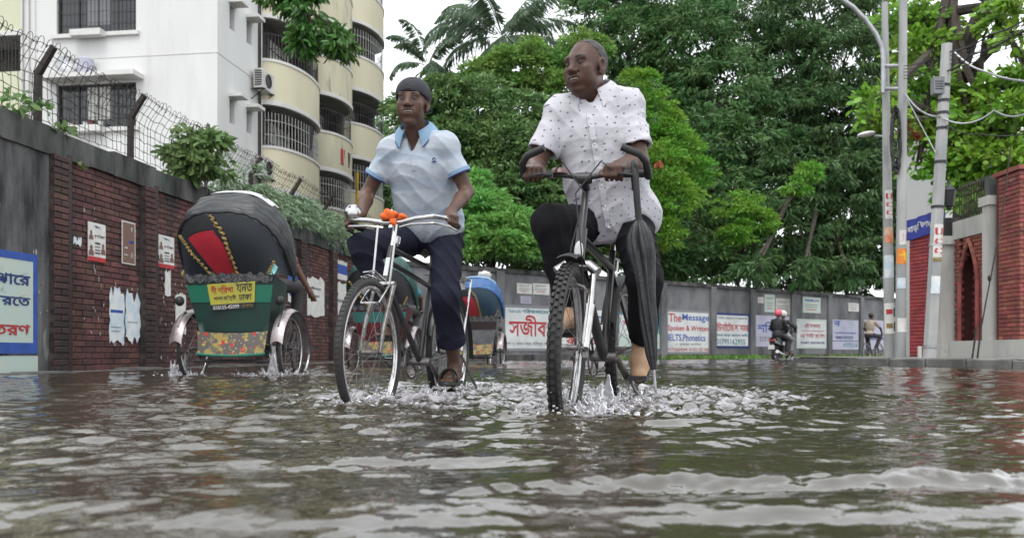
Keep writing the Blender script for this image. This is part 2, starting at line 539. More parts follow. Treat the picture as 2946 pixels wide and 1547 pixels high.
def put_brick(w, s, t, z, single, mi=0):
    rot = Matrix.Rotation(WANG + random.uniform(-.006, .006), 3, 'Z')
    p = W(s, t + random.uniform(-.004, .004), z)
    if single:
        o = bpy.data.objects.new('brick', BR[w]); COL.objects.link(o); o.parent = wall
        o.location = p - wall.location; o.rotation_euler = (0, random.uniform(-.012, .012), WANG + random.uniform(-.008, .008))
    else:
        bm_ = brickmesh(w, 0.062)
        rest.add([rot @ Vector(q) + p for q in bm_.v], bm_.f, mi)


npil = 8
for k in range(npil):
    p0 = PIL0 + PSTEP * k
    # pilaster core + brick facing
    mb = MB(); wslab(mb, p0 - 0.005, p0 + 0.225, -0.02, 0.088, -0.2, 2.458)
    mb.build('pilaster', M['mortar'], wall, world=True)
    for c in range(34):
        z = 0.036 + c * CH_
        if c % 2:
            put_brick(0.238, p0 + 0.11, 0.105, z, False, 1)
        else:
            put_brick(0.113, p0 + 0.052, 0.105, z, False, 1); put_brick(0.113, p0 + 0.172, 0.105, z, False, 1)
    # cast iron rainwater pipe beside each pilaster
    mb = MB(); mb.tube([W(p0 + 0.30, 0.05, -0.15), W(p0 + 0.30, 0.05, 2.5)], 0.042, 10)
    for zz in (0.6, 1.5, 2.3):
        mb.tube([W(p0 + 0.30, 0.05, zz), W(p0 + 0.30, 0.05, zz + .06)], 0.052, 10)
    mb.build('rainwater_pipe', M['rustpipe'], wall, smooth=True, world=True)
    a, b = p0 + 0.23, p0 + PSTEP - 0.006
    for c in range(34):
        z = 0.036 + c * CH_
        s = a + 0.004 + (0.0 if c % 2 else 0.06); flip = c % 2
        while s < b - 0.1:
            w = 0.238 if flip else 0.113
            if s + w > b: w = 0.113
            if s + w > b + 0.02: break
            if random.random() < 0.985:
                put_brick(w, s + w / 2, 0.016, z, k == 0 and left_over > 0)
                if k == 0: left_over -= 1
            s += w + 0.0105; flip = not flip
o = rest.build('brick_courses', [M['brick'], M['brick_dark']], wall, world=True, fix=False); o['kind'] = 'stuff'

# fence posts with cranked arms, strands and loops of barbed wire
fence = thing('barbed_wire_fence', 'rusty barbed wire mesh on cranked dark iron posts along the brick wall top', 'fence', W(9.4, 0, 2.74))
tops = []
ps = [PIL0 - 1.80 - .02, PIL0 - 0.02] + [PIL0 + PSTEP * k - .05 for k in range(1, 8)]
for s in ps:
    mb = MB()
    for ang in (0,):
        mb.hexa([W(s - .035, -.13, 2.6), W(s - .035, -.07, 2.6), W(s + .035, -.07, 2.6), W(s + .035, -.13, 2.6),
                 W(s - .035, -.12, 3.38), W(s - .035, -.06, 3.38), W(s + .035, -.06, 3.38), W(s + .035, -.12, 3.38)])
        mb.hexa([W(s - .032, -.12, 3.36), W(s - .032, -.06, 3.33), W(s + .032, -.06, 3.33), W(s + .032, -.12, 3.36),
                 W(s - .03, .085, 3.66), W(s - .03, .125, 3.62), W(s + .03, .125, 3.62), W(s + .03, .085, 3.66)])
    mb.build('fence_post', M['iron'], fence, world=True)
mb = MB()


def sag(s):
    f = (s - PIL0) / PSTEP; f -= math.floor(f)
    return -0.05 * (4 * f * (1 - f))


strands = [(-.08, 2.84), (-.08, 2.97), (-.08, 3.10), (-.08, 3.22), (-.08, 3.33), (-.02, 3.45), (.05, 3.55), (.10, 3.64)]
S0, S1 = PIL0 - 2.2, WEND
ns = 170
sk = [S0 + (S1 - S0) * i / ns for i in range(ns + 1)]
wob = {j: [random.uniform(-.016, .016) for _ in sk] for j in range(len(strands))}
for j, (t, z) in enumerate(strands):
    pts = [W(s, t + random.uniform(-.008, .008), z + sag(s) * (.4 + .1 * j) + wob[j][i]) for i, s in enumerate(sk)]
    mb.tube(pts, 0.0042, 4, caps=False)
    for i, s in enumerate(sk):           # barbs
        if i % 2 == j % 2:
            p = pts[i]; d = Vector((random.uniform(-1, 1), random.uniform(-1, 1), random.uniform(-1, 1))).normalized() * .024
            mb.tube([p - d, p + d], 0.003, 3, caps=False)
s = S0
while s < S1:                           # vertical tie wires, with loops at the top
    pts = []
    ph = random.uniform(-.02, .02)
    for j, (t, z) in enumerate(strands):
        pts.append(W(s + ph * j * .3 + random.uniform(-.012, .012), t, z + sag(s) * (.4 + .1 * j)))
    mb.tube(pts, 0.0035, 4, caps=False)
    c = pts[-1]; lp = []
    rr = random.uniform(.04, .075)
    for a in range(9):
        an = math.pi * 1.5 * a / 8 - .6
        lp.append(c + Vector((UX, UY, 0)) * (rr * (1 - math.cos(an)) * .7) + Vector((UY * .35, -UX * .35, 1)) * (rr * math.sin(an)))
    mb.tube(lp, 0.0035, 4, caps=False)
    s += random.uniform(.075, .13)
mb.build('barbed_wire', M['iron'], fence, world=True, fix=False)

# broken kerb at the foot of the wall
mb = MB(); s = 2.0
while s < WEND:
    l = random.uniform(.5, .9)
    wslab(mb, s, s + l - .02, 0.10, 0.42 + random.uniform(-.05, .04), -0.16, 0.028 + random.uniform(-.02, .02)); s += l
tag(mb.build('wall_kerb', M['kerb']), kind='structure')

# painted sign on the plaster
SG0, SG1, ZG0, ZG1 = 6.6, sY(9.165), 0.215, 1.285
sg = thing('painted_wall_sign', 'whitewashed wall sign in thick blue border with blue and red lettering on the grey plaster', 'sign', W(SG1, 0.03, ZG0))
mb = MB(); wslab(mb, SG0, SG1, 0.029, 0.038, ZG0, ZG1); mb.build('sign_ground', M['signmint'], sg, world=True)
mb = MB(); bw = .075
wslab(mb, SG0, SG1 + .004, .036, .0425, ZG0 - .004, ZG0 + bw * 1.5); wslab(mb, SG0, SG1 + .004, .036, .0425, ZG1 - bw, ZG1 + .004)
wslab(mb, SG1 - bw * .8, SG1 + .003, .036, .0428, ZG0 + bw, ZG1 - bw * .5)
mb.build('border', M['ink_blue'], sg, world=True)
sfn = lambda lift: (lambda x, z: W(x, lift, z))
e = SG1 - .11
for body, x0, z0, z1, mt in (('পতা-ই পাের', e - 1.25, .93, 1.09, 'ink_navy'), ('সুনদর করেত', e - 1.30, .68, .845, 'ink_navy'), ('একুশ-উতরণ', e - 1.45, .36, .56, 'ink_red')):
    mb = MB(); letter(mb, body, sfn(.0435), x0, e, z0, z1, bold=.02); mb.build('lettering', M[mt], sg, world=True)
# white peeling base below the sign
mb = MB(); wslab(mb, SG0, SG1 + .02, .028, .034, -.1, ZG0 - .03); mb.build('whitewash_band', M['signmint'], sg, world=True)


# posters
def torn(n, x0, x1, z0, z1, amp):
    pts = []
    for i in range(n + 1): pts.append((x0 + (x1 - x0) * i / n, z0 + random.uniform(-amp, amp)))
    for i in range(1, n): pts.append((x1 + random.uniform(-amp, amp) * .3, z0 + (z1 - z0) * i / n))
    for i in range(n + 1): pts.append((x1 - (x1 - x0) * i / n, z1 + random.uniform(-amp, amp) * 1.6))
    for i in range(1, n): pts.append((x0 + random.uniform(-amp, amp) * .3, z1 - (z1 - z0) * i / n))
    return pts


def wall_poster(px0, px1, py0, py1, label, ground, lines, group=None, rag=0.0, name='poster', tt=.026):
    Y0, Y1 = 15600 / (1800 - px0), 15600 / (1800 - px1)
    s0, s1 = sY(Y0), sY(Y1); zt = CAM_H + (1014 - py0) / FPX * Y0; zb = CAM_H + (1014 - py1) / FPX * Y0
    r = thing(name, label, 'poster', W((s0 + s1) / 2, .02, zb), 0, group)
    mb = MB()
    if rag:
        mb.poly([W(a, tt, z) for a, z in torn(9, s0, s1, zb, zt, rag)], .004, (UY, -UX, 0))
    else:
        mb.poly([W(s0, tt, zb), W(s1, tt, zb), W(s1, tt, zt), W(s0, tt, zt)], .004, (UY, -UX, 0))
    mb.build('paper', M[ground], r, world=True)
    for (kind, a0, a1, b0, b1, mt) in lines:
        mb = MB()
        X0, X1 = s0 + (s1 - s0) * a0, s0 + (s1 - s0) * a1; Z0, Z1 = zb + (zt - zb) * b0, zb + (zt - zb) * b1
        if kind == 'bar':
            mb.poly([W(X0, tt + .0045, Z0), W(X1, tt + .0045, Z0), W(X1, tt + .0045, Z1), W(X0, tt + .0045, Z1)], .0015, (UY, -UX, 0))
            mb.build('print', M[mt], r, world=True)
        elif kind == 'bust':         # head-and-shoulders portrait print
            pts = []
            cx = (X0 + X1) / 2; w = (X1 - X0) / 2; h = Z1 - Z0
            for a in range(13):
                an = math.pi * 2 * a / 12 - math.pi / 2
                pts.append((cx + w * .5 * math.cos(an), Z0 + h * .72 + h * .26 * math.sin(an)))
            mb.poly([W(a, tt + .005, z) for a, z in pts[:-1]], .001, (UY, -UX, 0))
            mb.poly([W(a, tt + .0047, z) for a, z in [(X0, Z0), (X1, Z0), (X1 - w * .2, Z0 + h * .45), (cx, Z0 + h * .55), (X0 + w * .2, Z0 + h * .45)]], .001, (UY, -UX, 0))
            mb.build('portrait', M[mt], r, world=True)
        else:
            letter(mb, kind, sfn(tt + .0052), X0, X1, Z0, Z1, bold=.03, res=1)
            mb.build('lettering', M[mt], r, world=True)
    return r


bill = [('bar', .0, 1, .0, .12, 'ink_red'), ('bust', .02, .34, .14, .42, 'ink_brown'), ('bust', .72, .98, .2, .5, 'ink_brown'), ('bar', .38, .68, .2, .24, 'ink'),
        ('bar', .38, .68, .28, .31, 'ink'), ('bar', .38, .68, .36, .40, 'ink_grey'), ('bar', .38, .68, .45, .5, 'ink'), ('bust', .05, .3, .55, .8, 'ink_brown'),
        ('ভরতি চলেছ', .36, .95, .6, .72, 'ink'), ('বিজয়', .3, .8, .84, .94, 'ink_navy')]
wall_poster(247, 298, 636, 748, 'white election handbill with small portraits beside the first rainwater pipe', 'paper', bill, 'handbills on the brick wall')
wall_poster(345, 384, 633, 757, 'dark handbill with white border and pale letters on brick wall', 'paper',
            [('bar', .06, .94, .03, .97, 'ink_brown'), ('0', .14, .42, .62, .9, 'paper'), ('bust', .55, .9, .66, .9, 'paper'), ('bar', .16, .44, .12, .16, 'gold'),
             ('bar', .16, .44, .2, .23, 'paper'), ('bust', .52, .96, .03, .3, 'paper'), ('bar', .2, .42, .36, .4, 'paper'), ('bar', .5, .86, .5, .56, 'ink_blue')],
            'handbills on the brick wall')
wall_poster(450, 496, 673, 767, 'pale handbill with red foot band beyond the second pilaster', 'paper', bill, 'handbills on the brick wall')
wall_poster(310, 352, 840, 985, 'torn blue and white poster remnant low on brick wall between the two handbills', 'paper_blue', [('bar', .05, .9, .60, .66, 'ink_blue'), ('bar', .1, .8, .3, .32, 'ink_grey'), ('bar', .1, .7, .22, .24, 'ink_grey')], rag=.05)
wall_poster(356, 398, 850, 978, 'ragged pale remnant right beside the torn blue poster remnant', 'paper_blue', [('bar', .1, .8, .4, .42, 'ink_grey')], rag=.07)
for (a, b, c, d, lb) in ((205, 228, 684, 702, 'small scrap of blue paper stuck on the brick beside the first pipe'),
                         (500, 530, 845, 960, 'pale torn paper strip behind the parked-looking rickshaw wheel'),
                         (470, 486, 780, 850, 'thin white peeled paper streak beneath the pale handbill')):
    wall_poster(a, b, c, d, lb.replace('parked-looking ', ''), 'paper_blue' if 'blue' in lb else 'paper', [], rag=.02, name='paper_scrap')
wall_poster(878, 930, 795, 905, 'large pale torn notice to the right of the rickshaw driver hand', 'paper',
            [('bar', .1, .8, .7, .76, 'ink_grey'), ('bar', .1, .7, .5, .56, 'ink_grey')], rag=.04)
wall_poster(825, 858, 770, 868, 'blue and white notice behind the rickshaw driver arm', 'paper', [('bar', 0, 1, .5, 1, 'ink_blue'), ('bar', .1, .9, .2, .3, 'ink_blue')], rag=.01)
wall_poster(962, 996, 745, 800, 'blue topped bill high on the wall left of the front bicycle tyre', 'paper', [('bar', 0, 1, .3, .8, 'ink_blue')], rag=.01)
wall_poster(960, 1000, 810, 905, 'faded white bill low on the wall left of the front bicycle tyre', 'paper', [('bar', .2, .8, .4, .5, 'ink_grey')], rag=.03)

# flakes of old paper and limewash still stuck to the bricks
mb = MB(); rq = random.Random(77)
for (px0, px1, py0, py1, n_) in ((232, 300, 760, 960, 12), (300, 400, 800, 1000, 14), (445, 560, 780, 1030, 46), (445, 560, 600, 780, 8), (860, 940, 780, 1000, 26), (190, 290, 600, 700, 5), (950, 1010, 760, 960, 16), (75, 130, 680, 1000, 8)):
    for q in range(n_):
        px, py = rq.uniform(px0, px1), rq.uniform(py0, py1); Yq = 15600 / (1800 - px); s_ = sY(Yq); z_ = CAM_H + (1014 - py) / FPX * Yq
        w_, h_ = rq.uniform(.004, .022), rq.uniform(.006, .045); t_ = .0235 if px > 135 else .033
        pts_ = [(s_ + w_ * math.cos(a) * rq.uniform(.5, 1.1), z_ + h_ * math.sin(a) * rq.uniform(.5, 1.1)) for a in np.arange(0, 6.2, .8)]
        mb.poly([W(a, t_, b) for a, b in pts_], .003, (UY, -UX, 0))
o = mb.build('paper_flakes', M['flake'], wall, world=True, fix=False); o['kind'] = 'stuff'

# ================================================================== far wall where the road bends
FD = Vector((0.798, 0.602, 0)); FN = Vector((0.602, -0.798, 0)); FO = Vector((-0.33, 24.0, 0))


def FW(s, t, z):
    return FO + FD * s + FN * t + Vector((0, 0, z))


def fs_px(px):
    Y = 32.14 / (1.3255 - (px - 1473) / FPX)
    return (Y - 24.0) / 0.602


def fslab(mb, s0, s1, t0, t1, z0, z1, mi=0):
    mb.hexa([FW(s0, t0, z0), FW(s0, t1, z0), FW(s1, t1, z0), FW(s1, t0, z0), FW(s0, t0, z1), FW(s0, t1, z1), FW(s1, t1, z1), FW(s1, t0, z1)], mi)


FWALL = thing('plaster_wall', 'grey plastered wall covered in painted signs across the bend of the road', 'wall', FW(6, 0, 0))
mb = MB(); fslab(mb, -3.4, 24, -.2, 0, -.2, 2.52); mb.build('wall_panel', M['farwall'], FWALL, world=True)
mb = MB(); fslab(mb, -3.4, 24, -.24, .07, 2.52, 2.64); mb.build('coping', M['mould'], FWALL, world=True)
mb = MB(); fslab(mb, -3.4, 24, .0, .06, -.2, .16); mb.build('plinth', M['mould'], FWALL, world=True)
pil = [fs_px(x) for x in (1270, 1437, 1600, 1766, 1907, 2050, 2163, 2281, 2385, 2477, 2562)]
for p in pil:
    mb = MB(); fslab(mb, p - .14, p + .14, -.02, .075, -.2, 2.56); mb.build('pier', M['farwall'], FWALL, world=True)

FSIGN = []


def far_sign(px0, px1, z0, z1, label, ground, rows, frame=None, name='painted_sign', t=.004, cat='sign', group=None):
    s0, s1 = fs_px(px0), fs_px(px1)
    r = thing(name, label, cat, FW((s0 + s1) / 2, .0, z0), 0, group)
    mb = MB(); fslab(mb, s0, s1, -.002, t + .008, z0, z1); mb.build('sign_ground', M[ground], r, world=True)
    tt = t + .011
    if frame:
        mb = MB(); w = .05
        fslab(mb, s0 - .02, s1 + .02, 0, tt, z1 - w, z1 + .03); fslab(mb, s0 - .02, s1 + .02, 0, tt, z0 - .03, z0 + w)
        fslab(mb, s0 - .02, s0 + w, 0, tt, z0 + w, z1 - w); fslab(mb, s1 - w, s1 + .02, 0, tt, z0 + w, z1 - w)
        mb.build('border', M[frame], r, world=True)
    fn = lambda x, z: FW(s0 + (s1 - s0) * x, tt + .002, z0 + (z1 - z0) * z)
    for body, a0, a1, b0, b1, mt in rows:
        mb = MB()
        if body == '|':
            mb.add([fn(a0, b0), fn(a1, b0), fn(a1, b1), fn(a0, b1)], [(0, 1, 2, 3)]); mb.build('paint_band', M[mt], r, world=True)
        else:
            letter(mb, body, fn, a0, a1, b0, b1, bold=.014); mb.build('lettering', M[mt], r, world=True)
    return r


far_sign(1449, 1589, .30, 1.58, 'white wall sign with one big red word between the two cyclists', 'signwhite',
         [('২০২৩ শিকষাবষেরর', .10, .92, .84, .95, 'ink_teal'), ('সজীব ২', .1, 1.12, .30, .80, 'ink_red'), ('সাং ২, পার োরড, মিরপুর, ঢাকা', .04, .96, .09, .2, 'ink_grey')], 'ink_grey')
far_sign(1612, 1755, .30, 1.55, 'white painted sign glimpsed between the mountain bike wheels', 'signwhite', [('ভরতি', .1, .9, .55, .85, 'ink_blue'), ('কোচিং', .1, .9, .12, .4, 'ink_red')])
far_sign(1778, 1897, .35, 1.5, 'teal bottomed painted sign beside the hanging umbrella', 'signwhite',
         [('|', 0, 1, 0, .42, 'signmint'), ('শিকষা', .1, .9, .6, .86, 'ink_red'), ('০১৭', .3, .9, .1, .3, 'ink_blue')], 'ink_teal')
far_sign(1918, 2040, .20, 1.66, 'white sign advertising spoken and written English in red and blue', 'signwhite',
         [('The', .04, .33, .73, .93, 'ink_red'), ('Message', .35, .99, .73, .93, 'ink_blue'), ('Spoken & Written', .02, .98, .49, .66, 'ink_red'),
          ('IELTS.Phonetics', .02, .9, .29, .45, 'ink_blue'), ('১ পুরানা পলটন', .2, .8, .17, .25, 'ink_grey'), ('01715624244  01552 321106', .02, .98, .05, .13, 'ink_red')], 'ink_grey')
far_sign(2059, 2154, .42, 1.62, 'white sign with red Bengali heading and long blue telephone number', 'signwhite',
         [('আইন সহায়তা ও পরামশর', .05, .95, .82, .93, 'ink_grey'), ('ইউনাইেটড ল ফামর', .0, .98, .46, .76, 'ink_red'), ('বাসা ভাড়া জায়গা জিম', .02, .95, .30, .42, 'ink_teal'), ('01795162955', .0, .88, .08, .25, 'ink_teal')], 'ink_navy')
far_sign(2173, 2270, .45, 1.62, 'washed out white sign with blue letters behind the motorbike', 'signlilac',
         [('শিবির', .05, .8, .45, .8, 'ink_blue'), ('ঢাকা', .1, .6, .15, .33, 'ink_grey')])
far_sign(2291, 2376, .42, 1.52, 'white sign in teal frame with small red Bengali lines', 'signwhite',
         [('এই সপতাহ', .25, .8, .72, .9, 'ink_red'), ('|', .15, .95, .60, .62, 'ink_red'), ('২৪ ঘনটা খোলা', .12, .95, .36, .54, 'ink_red'), ('ঢাকা মহানগর', .12, .95, .12, .22, 'ink_navy')], 'signmint')
far_sign(2394, 2469, .35, 1.58, 'lilac painted sign with blue telephone number near the far cyclist', 'signlilac',
         [('ব', .05, .3, .78, .96, 'ink_blue'), ('শুভেচছা', .06, .92, .50, .6, 'ink_blue'), ('জনতা', .1, .8, .34, .46, 'ink_navy'), ('01772116', .4, .95, .08, .22, 'ink_teal'), ('|', 0, 1, .28, .30, 'ink_navy')])
far_sign(2486, 2552, .35, 1.62, 'lilac painted sign right behind the far cyclist', 'signlilac', [('৪৯', .2, .7, .8, .95, 'ink_blue'), ('শুভেচছা', .1, .95, .3, .42, 'ink_blue')])
far_sign(2558, 2612, .35, 1.5, 'pale painted sign seen between the utility poles and red pier', 'signlilac', [('ঢাকা', .1, .9, .5, .75, 'ink_blue')])
# paper notices pasted higher up
for px0, px1, z0, z1, g, lb in ((1487, 1530, 1.95, 2.25, 'paper', 'beige paper bill pasted high above the big red word, upper of two'),
                                (1533, 1580, 1.95, 2.28, 'paper', 'beige paper bill beside its twin above the red word sign'),
                                (1497, 1528, 1.66, 1.88, 'signlilac', 'grey pasted notice just above the big red word'),
                                (2180, 2196, 2.08, 2.30, 'paper', 'tiny white notice high on wall left of the pink helmet'),
                                (2199, 2228, 1.75, 2.42, 'signmint', 'tall green and beige notice above the pink helmet'),
                                (2231, 2272, 1.68, 2.30, 'gatepale', 'square brown notice above the white helmet'),
                                (2309, 2360, 1.80, 2.42, 'signmint', 'mint green bill with blue heading right of the motorbike'),
                                (2440, 2470, 1.95, 2.30, 'paper', 'white paper scrap high above the lilac number sign')):
    far_sign(px0, px1, z0, z1, lb, g, [('NEMUN' if 'mint green' in lb else 'ভরতি', .12, .9, .72, .88, 'ink_blue' if 'mint' in lb else 'ink_grey'),
                                       ('|', .12, .85, .5, .54, 'ink_grey'), ('|', .12, .8, .36, .40, 'ink_grey'), ('|', .2, .75, .2, .24, 'ink_red')], None, 'paper_notice', .006, 'notice')

# ================================================================== kerb and pavement
KA, KB = Vector((6.16, 14.95, 0)), Vector((7.6, 10.4, 0))
kd = (KB - KA).normalized(); kn = Vector((kd.y, -kd.x, 0)); kn = kn if kn.x < 0 else -kn
pv = MB()
pv.add([tuple(v) for v in (KA - kn * .13 + Vector((0, 0, .125)), KB - kn * .13 + Vector((0, 0, .125)), Vector((12, 10.4, .16)), Vector((12, 18.5, .16)), Vector((6.35, 18.5, .13)))], [(0, 1, 2, 3, 4)])
pav = pv.build('pavement', M['pavement']); tag(pav, kind='structure')
l = (KB - KA).length; s = 0; ms = []
for i in range(3):
    m = MB(); L_ = .78; ms.append(brickmesh(L_, .27, .15, 'kerb_stone', 'kerb', .018).mesh('kerb_stone', M['kerb']))
ang = math.atan2(kd.y, kd.x)
while s < l:
    c = KA + kd * (s + .4) + Vector((0, 0, -.01 + random.uniform(-.012, .008)))
    o = bpy.data.objects.new('kerb_stone', ms[0]); COL.objects.link(o); o.parent = pav
    o.location = c + kn * .005; o.rotation_euler = (random.uniform(-.02, .02), random.uniform(-.01, .01), ang + random.uniform(-.01, .01)); s += .8
# return of the kerb round the corner
for i in range(5):
    c = KA + Vector((.14 + i * .02, .42 + .8 * i, -.01)); o = bpy.data.objects.new('kerb_stone', ms[0]); COL.objects.link(o); o.parent = pav
    o.location = c; o.rotation_euler = (0, 0, R(-90))

# ================================================================== gate frontage
GX = 8.5
gate = thing('brick_gateway', 'red brick gateway with pointed arch niche and pale cement pillars behind the leaning pole', 'gateway', (GX, 15.5, .15))


def gb(name, x0, x1, y0, y1, z0, z1, m, taper=0.0, parent=None):
    mb = MB()
    mb.hexa([(x0, y0, z0), (x1, y0, z0), (x1, y1, z0), (x0, y1, z0), (x0 + taper, y0 + taper, z1), (x1 - taper, y0 + taper, z1), (x1 - taper, y1 - taper, z1), (x0 + taper, y1 - taper, z1)])
    return mb.build(name, m, parent or gate, world=True)


gb('plinth', GX - .10, GX + 3, 11.5, 16.3, .0, .44, M['gatepale'])
# arch wall 14.98..16.02 facing the road (-x)
AY0, AY1, AC = 15.0, 16.02, 15.5
gb('wall_core', GX + .28, GX + .5, AY0, AY1, .3, 2.45, M['mortar_red'])
gb('lintel', GX - .03, GX + .5, AY0 - .02, AY1 + .02, 2.38, 2.72, M['gatepale'])


def archz(y):       # pointed arch outline height at y
    d = abs(y - AC) / .30
    return 1.55 + .80 * (1 - d) ** .62 if d < 1 else None


mb = MB(); edges = []
n = 20
# arch surround: pale raised edge
outl = [(AC - .30, .42)] + [(AC - .30 + .60 * i / n, 1.55 + .78 * (max(0, 1 - abs(-.30 + .60 * i / n) / .30)) ** .62) for i in range(n + 1)] + [(AC + .30, .42)]
for (a, b) in zip(outl[:-1], outl[1:]):
    mb.tube([(GX - .02, a[0], a[1]), (GX - .02, b[0], b[1])], .038, 6)
mb.build('arch_moulding', M['gatebrick'], gate, world=True, smooth=True)
# bricks of the arch wall front and of the niche
GB = {w: brickmesh(w, .062, .06).mesh('brick', M['gatebrick']) for w in (.238, .113)}
gn = 0


def gbrick(x, y, z, w, rotz, parent=gate):
    o = bpy.data.objects.new('brick', GB[w]); COL.objects.link(o); o.parent = parent
    o.location = Vector((x, y, z)) - parent.location; o.rotation_euler = (random.uniform(-.01, .01), random.uniform(-.01, .01), rotz + random.uniform(-.012, .012))


for c in range(27):
    z = .475 + c * CH_
    y = AY0 + .06 + (.0 if c % 2 else -.06)
    while y < AY1 - .05:
        w = .113
        az = archz(y + .06)
        inside = abs(y + .06 - AC) < .31 and (az is None or z < az)
        gbrick(GX + (.25 if inside else 0.0), y + w / 2, z, w, R(-90)); gn += 1
        y += w + .0105
gb('niche_side', GX + .02, GX + .3, AY0 - .001, AY0 + .12, .42, 2.4, M['mortar_red']); gb('niche_side', GX + .02, GX + .3, AY1 - .12, AY1 + .001, .42, 2.4, M['mortar_red'])


def pillar(y0, w, x0, h, lab=None):
    o = gb('pillar', GX - x0, GX + .2, y0, y0 + w, .10, h, M['gatepale'])
    gb('capital', GX - x0 - .045, GX + .24, y0 - .05, y0 + w + .04, h, h + .16, M['gatepale'])
    gb('pillar_top', GX - x0 + .03, GX + .15, y0 + .03, y0 + w - .03, h + .16, h + .52, M['mould'])


pillar(14.74, .22, .07, 2.83)
pillar(16.06, .24, .24, 2.30)
# lantern on the far pillar
mb = MB(); lc = Vector((GX - .02, 16.18, 2.98))
mb.lathe([(.03, 0), (.05, .03), (.05, .05), (.09, .08), (.13, .36), (.14, .38), (.03, .5), (.015, .58)], 6, lc)
mb.build('lantern', M['dark'], gate, world=True)
# iron railing over the lintel
mb = MB()
for i in range(13):
    y = AY0 + .02 + i * .085
    mb.tube([(GX + .1, y, 2.7), (GX + .1, y, 3.33)], .011, 5); mb.lathe([(.011, 0), (.024, .03), (0.002, .11)], 5, (GX + .1, y, 3.33))
for z in (2.82, 3.2): mb.tube([(GX + .1, AY0, z), (GX + .1, AY1, z)], .012, 5)
mb.build('railing', M['iron'], gate, world=True)

# brick pier nearest the camera
pier = thing('brick_pier', 'tall weathered red brick pier with sloping shoulders at the far right edge', 'pier', (GX, 14.25, .15))
gb('pier_core', GX - .01, GX + 1.3, 13.93, 14.62, .3, 3.28, M['mortar_red'], 0.0, pier)
PB = GB
for c in range(39):
    z = .475 + c * CH_
    tp = max(0, (z - 2.75)) * .22
    if c % 2 == 0:
        for y, w in ((13.915 + .119, .238), (13.915 + .238 + .01 + .119, .238), (13.915 + .496 + .0565, .113)):
            gbrick(GX - .03, y, z, w, R(-90), pier)
    else:
        for y, w in ((13.915 + .0565, .113), (13.915 + .123 + .119, .238), (13.915 + .372 + .119, .238)):
            gbrick(GX - .03, y, z, w, R(-90), pier)
    x = GX - .03 + (.0 if c % 2 else .06)
    for q in range(3):
        gbrick(x + .119, 13.905, z, .238, 0, pier); x += .249
gb('pier_cap', GX - .06, GX + 1.3, 13.88, 14.66, 3.28, 3.35, M['gatebrick'], .0, pier)

# red painted pier behind the leaning pole
RA, RB = Vector((8.50, 16.32, 0)), Vector((8.22, 17.30, 0))
rd = (RB - RA).normalized(); rn = Vector((-rd.y, rd.x, 0)); rang = math.atan2(rd.y, rd.x)
redp = thing('red_pier', 'pier of red painted brickwork standing behind the leaning utility pole', 'pier', (RA + RB) / 2)
mb = MB()
q = [RA - rn * .03, RB - rn * .03, RB + Vector((.9, .3, 0)), RA + Vector((.9, .0, 0))]
mb.hexa([Vector((p.x, p.y, -.1)) for p in q] + [Vector((p.x, p.y, 2.6)) for p in q]); mb.build('pier_core', M['mortar_red'], redp, world=True)
RBk = {w: brickmesh(w, .063, .06).mesh('brick', M['redbrick']) for w in (.238, .113)}
Lr = (RB - RA).length
for c in range(34):
    z = .15 + .036 + c * CH_
    s = (0 if c % 2 else -.06)
    while s < Lr - .05:
        w = .238 if 0 <= s and s + .238 <= Lr + .03 else .113
        ss = max(s, 0)
        o = bpy.data.objects.new('brick', RBk[w]); COL.objects.link(o); o.parent = redp
        o.location = RA + rd * (ss + w / 2) + rn * .012 + Vector((0, 0, z)) - redp.location; o.rotation_euler = (0, random.uniform(-.01, .01), rang + math.pi + random.uniform(-.01, .01))
        s = ss + w + .008
# blue banner tied round its head
ban = thing('blue_banner', 'creased blue banner with pale lettering tied round the head of the red pier', 'banner', (RA + RB) / 2 + Vector((0, 0, 2.6)))
mb = MB(); fnb = lambda x, z: RA + rd * (x * 1.05 - .02) + rn * (.06 + .02 * math.sin(x * 23) * z) + Vector((0, 0, 2.56 + z * .42 + .03 * math.sin(x * 5)))
mb.grid(lambda u, v: fnb(u, v), 24, 5); mb.grid(lambda u, v: fnb(u, v) - rn * .01, 24, 5); mb.build('cloth', mat('banner_blue', (.03, .045, .28), .7, col2=(.02, .03, .18), scale=9), ban, world=True, smooth=True)
mb = MB(); letter(mb, 'বাড়ি ভাড়া', lambda x, z: fnb(x, z) + rn * .006, .95, .25, .3, .75, bold=.02); mb.build('lettering', M['paper'], ban, world=True)

# pale house beyond the gate
hs_ = thing('white_house', 'white rendered house wall glimpsed through leaves above the red pier', 'house', (12.0, 23, 0))
mb = MB(); mb.box((13.5, 24, 3.0), (3.4, 2, 6.4)); mb.build('wall', M['white_wall'], hs_, world=True)
mb = MB(); mb.box((13.5, 24, 6.28), (3.5, 2.2, .2)); mb.build('roof_slab', M['trim'], hs_, world=True)
mb = MB(); mb.box((12.9, 22.98, 4.6), (.9, .08, 1.0)); wd = mb.build('window', M['glass'], hs_, world=True)

# ================================================================== utility poles
def bent(c0, c1, r0, r1, ref=(0, -1, 0)):
    """maps (arc length, height along the pole) to the pole's curved face"""
    ax = (c1 - c0); H = ax.length; ax = ax.normalized()
    u = Vector((0, -1, 0)); u = (u - ax * u.dot(ax)).normalized(); w = u.cross(ax)

    def fn(x, z, lift=.003):
        r = r0 + (r1 - r0) * z / H
        a = x / r
        return c0 + ax * z + (u * math.cos(a) - w * math.sin(a)) * (r + lift)
    return fn


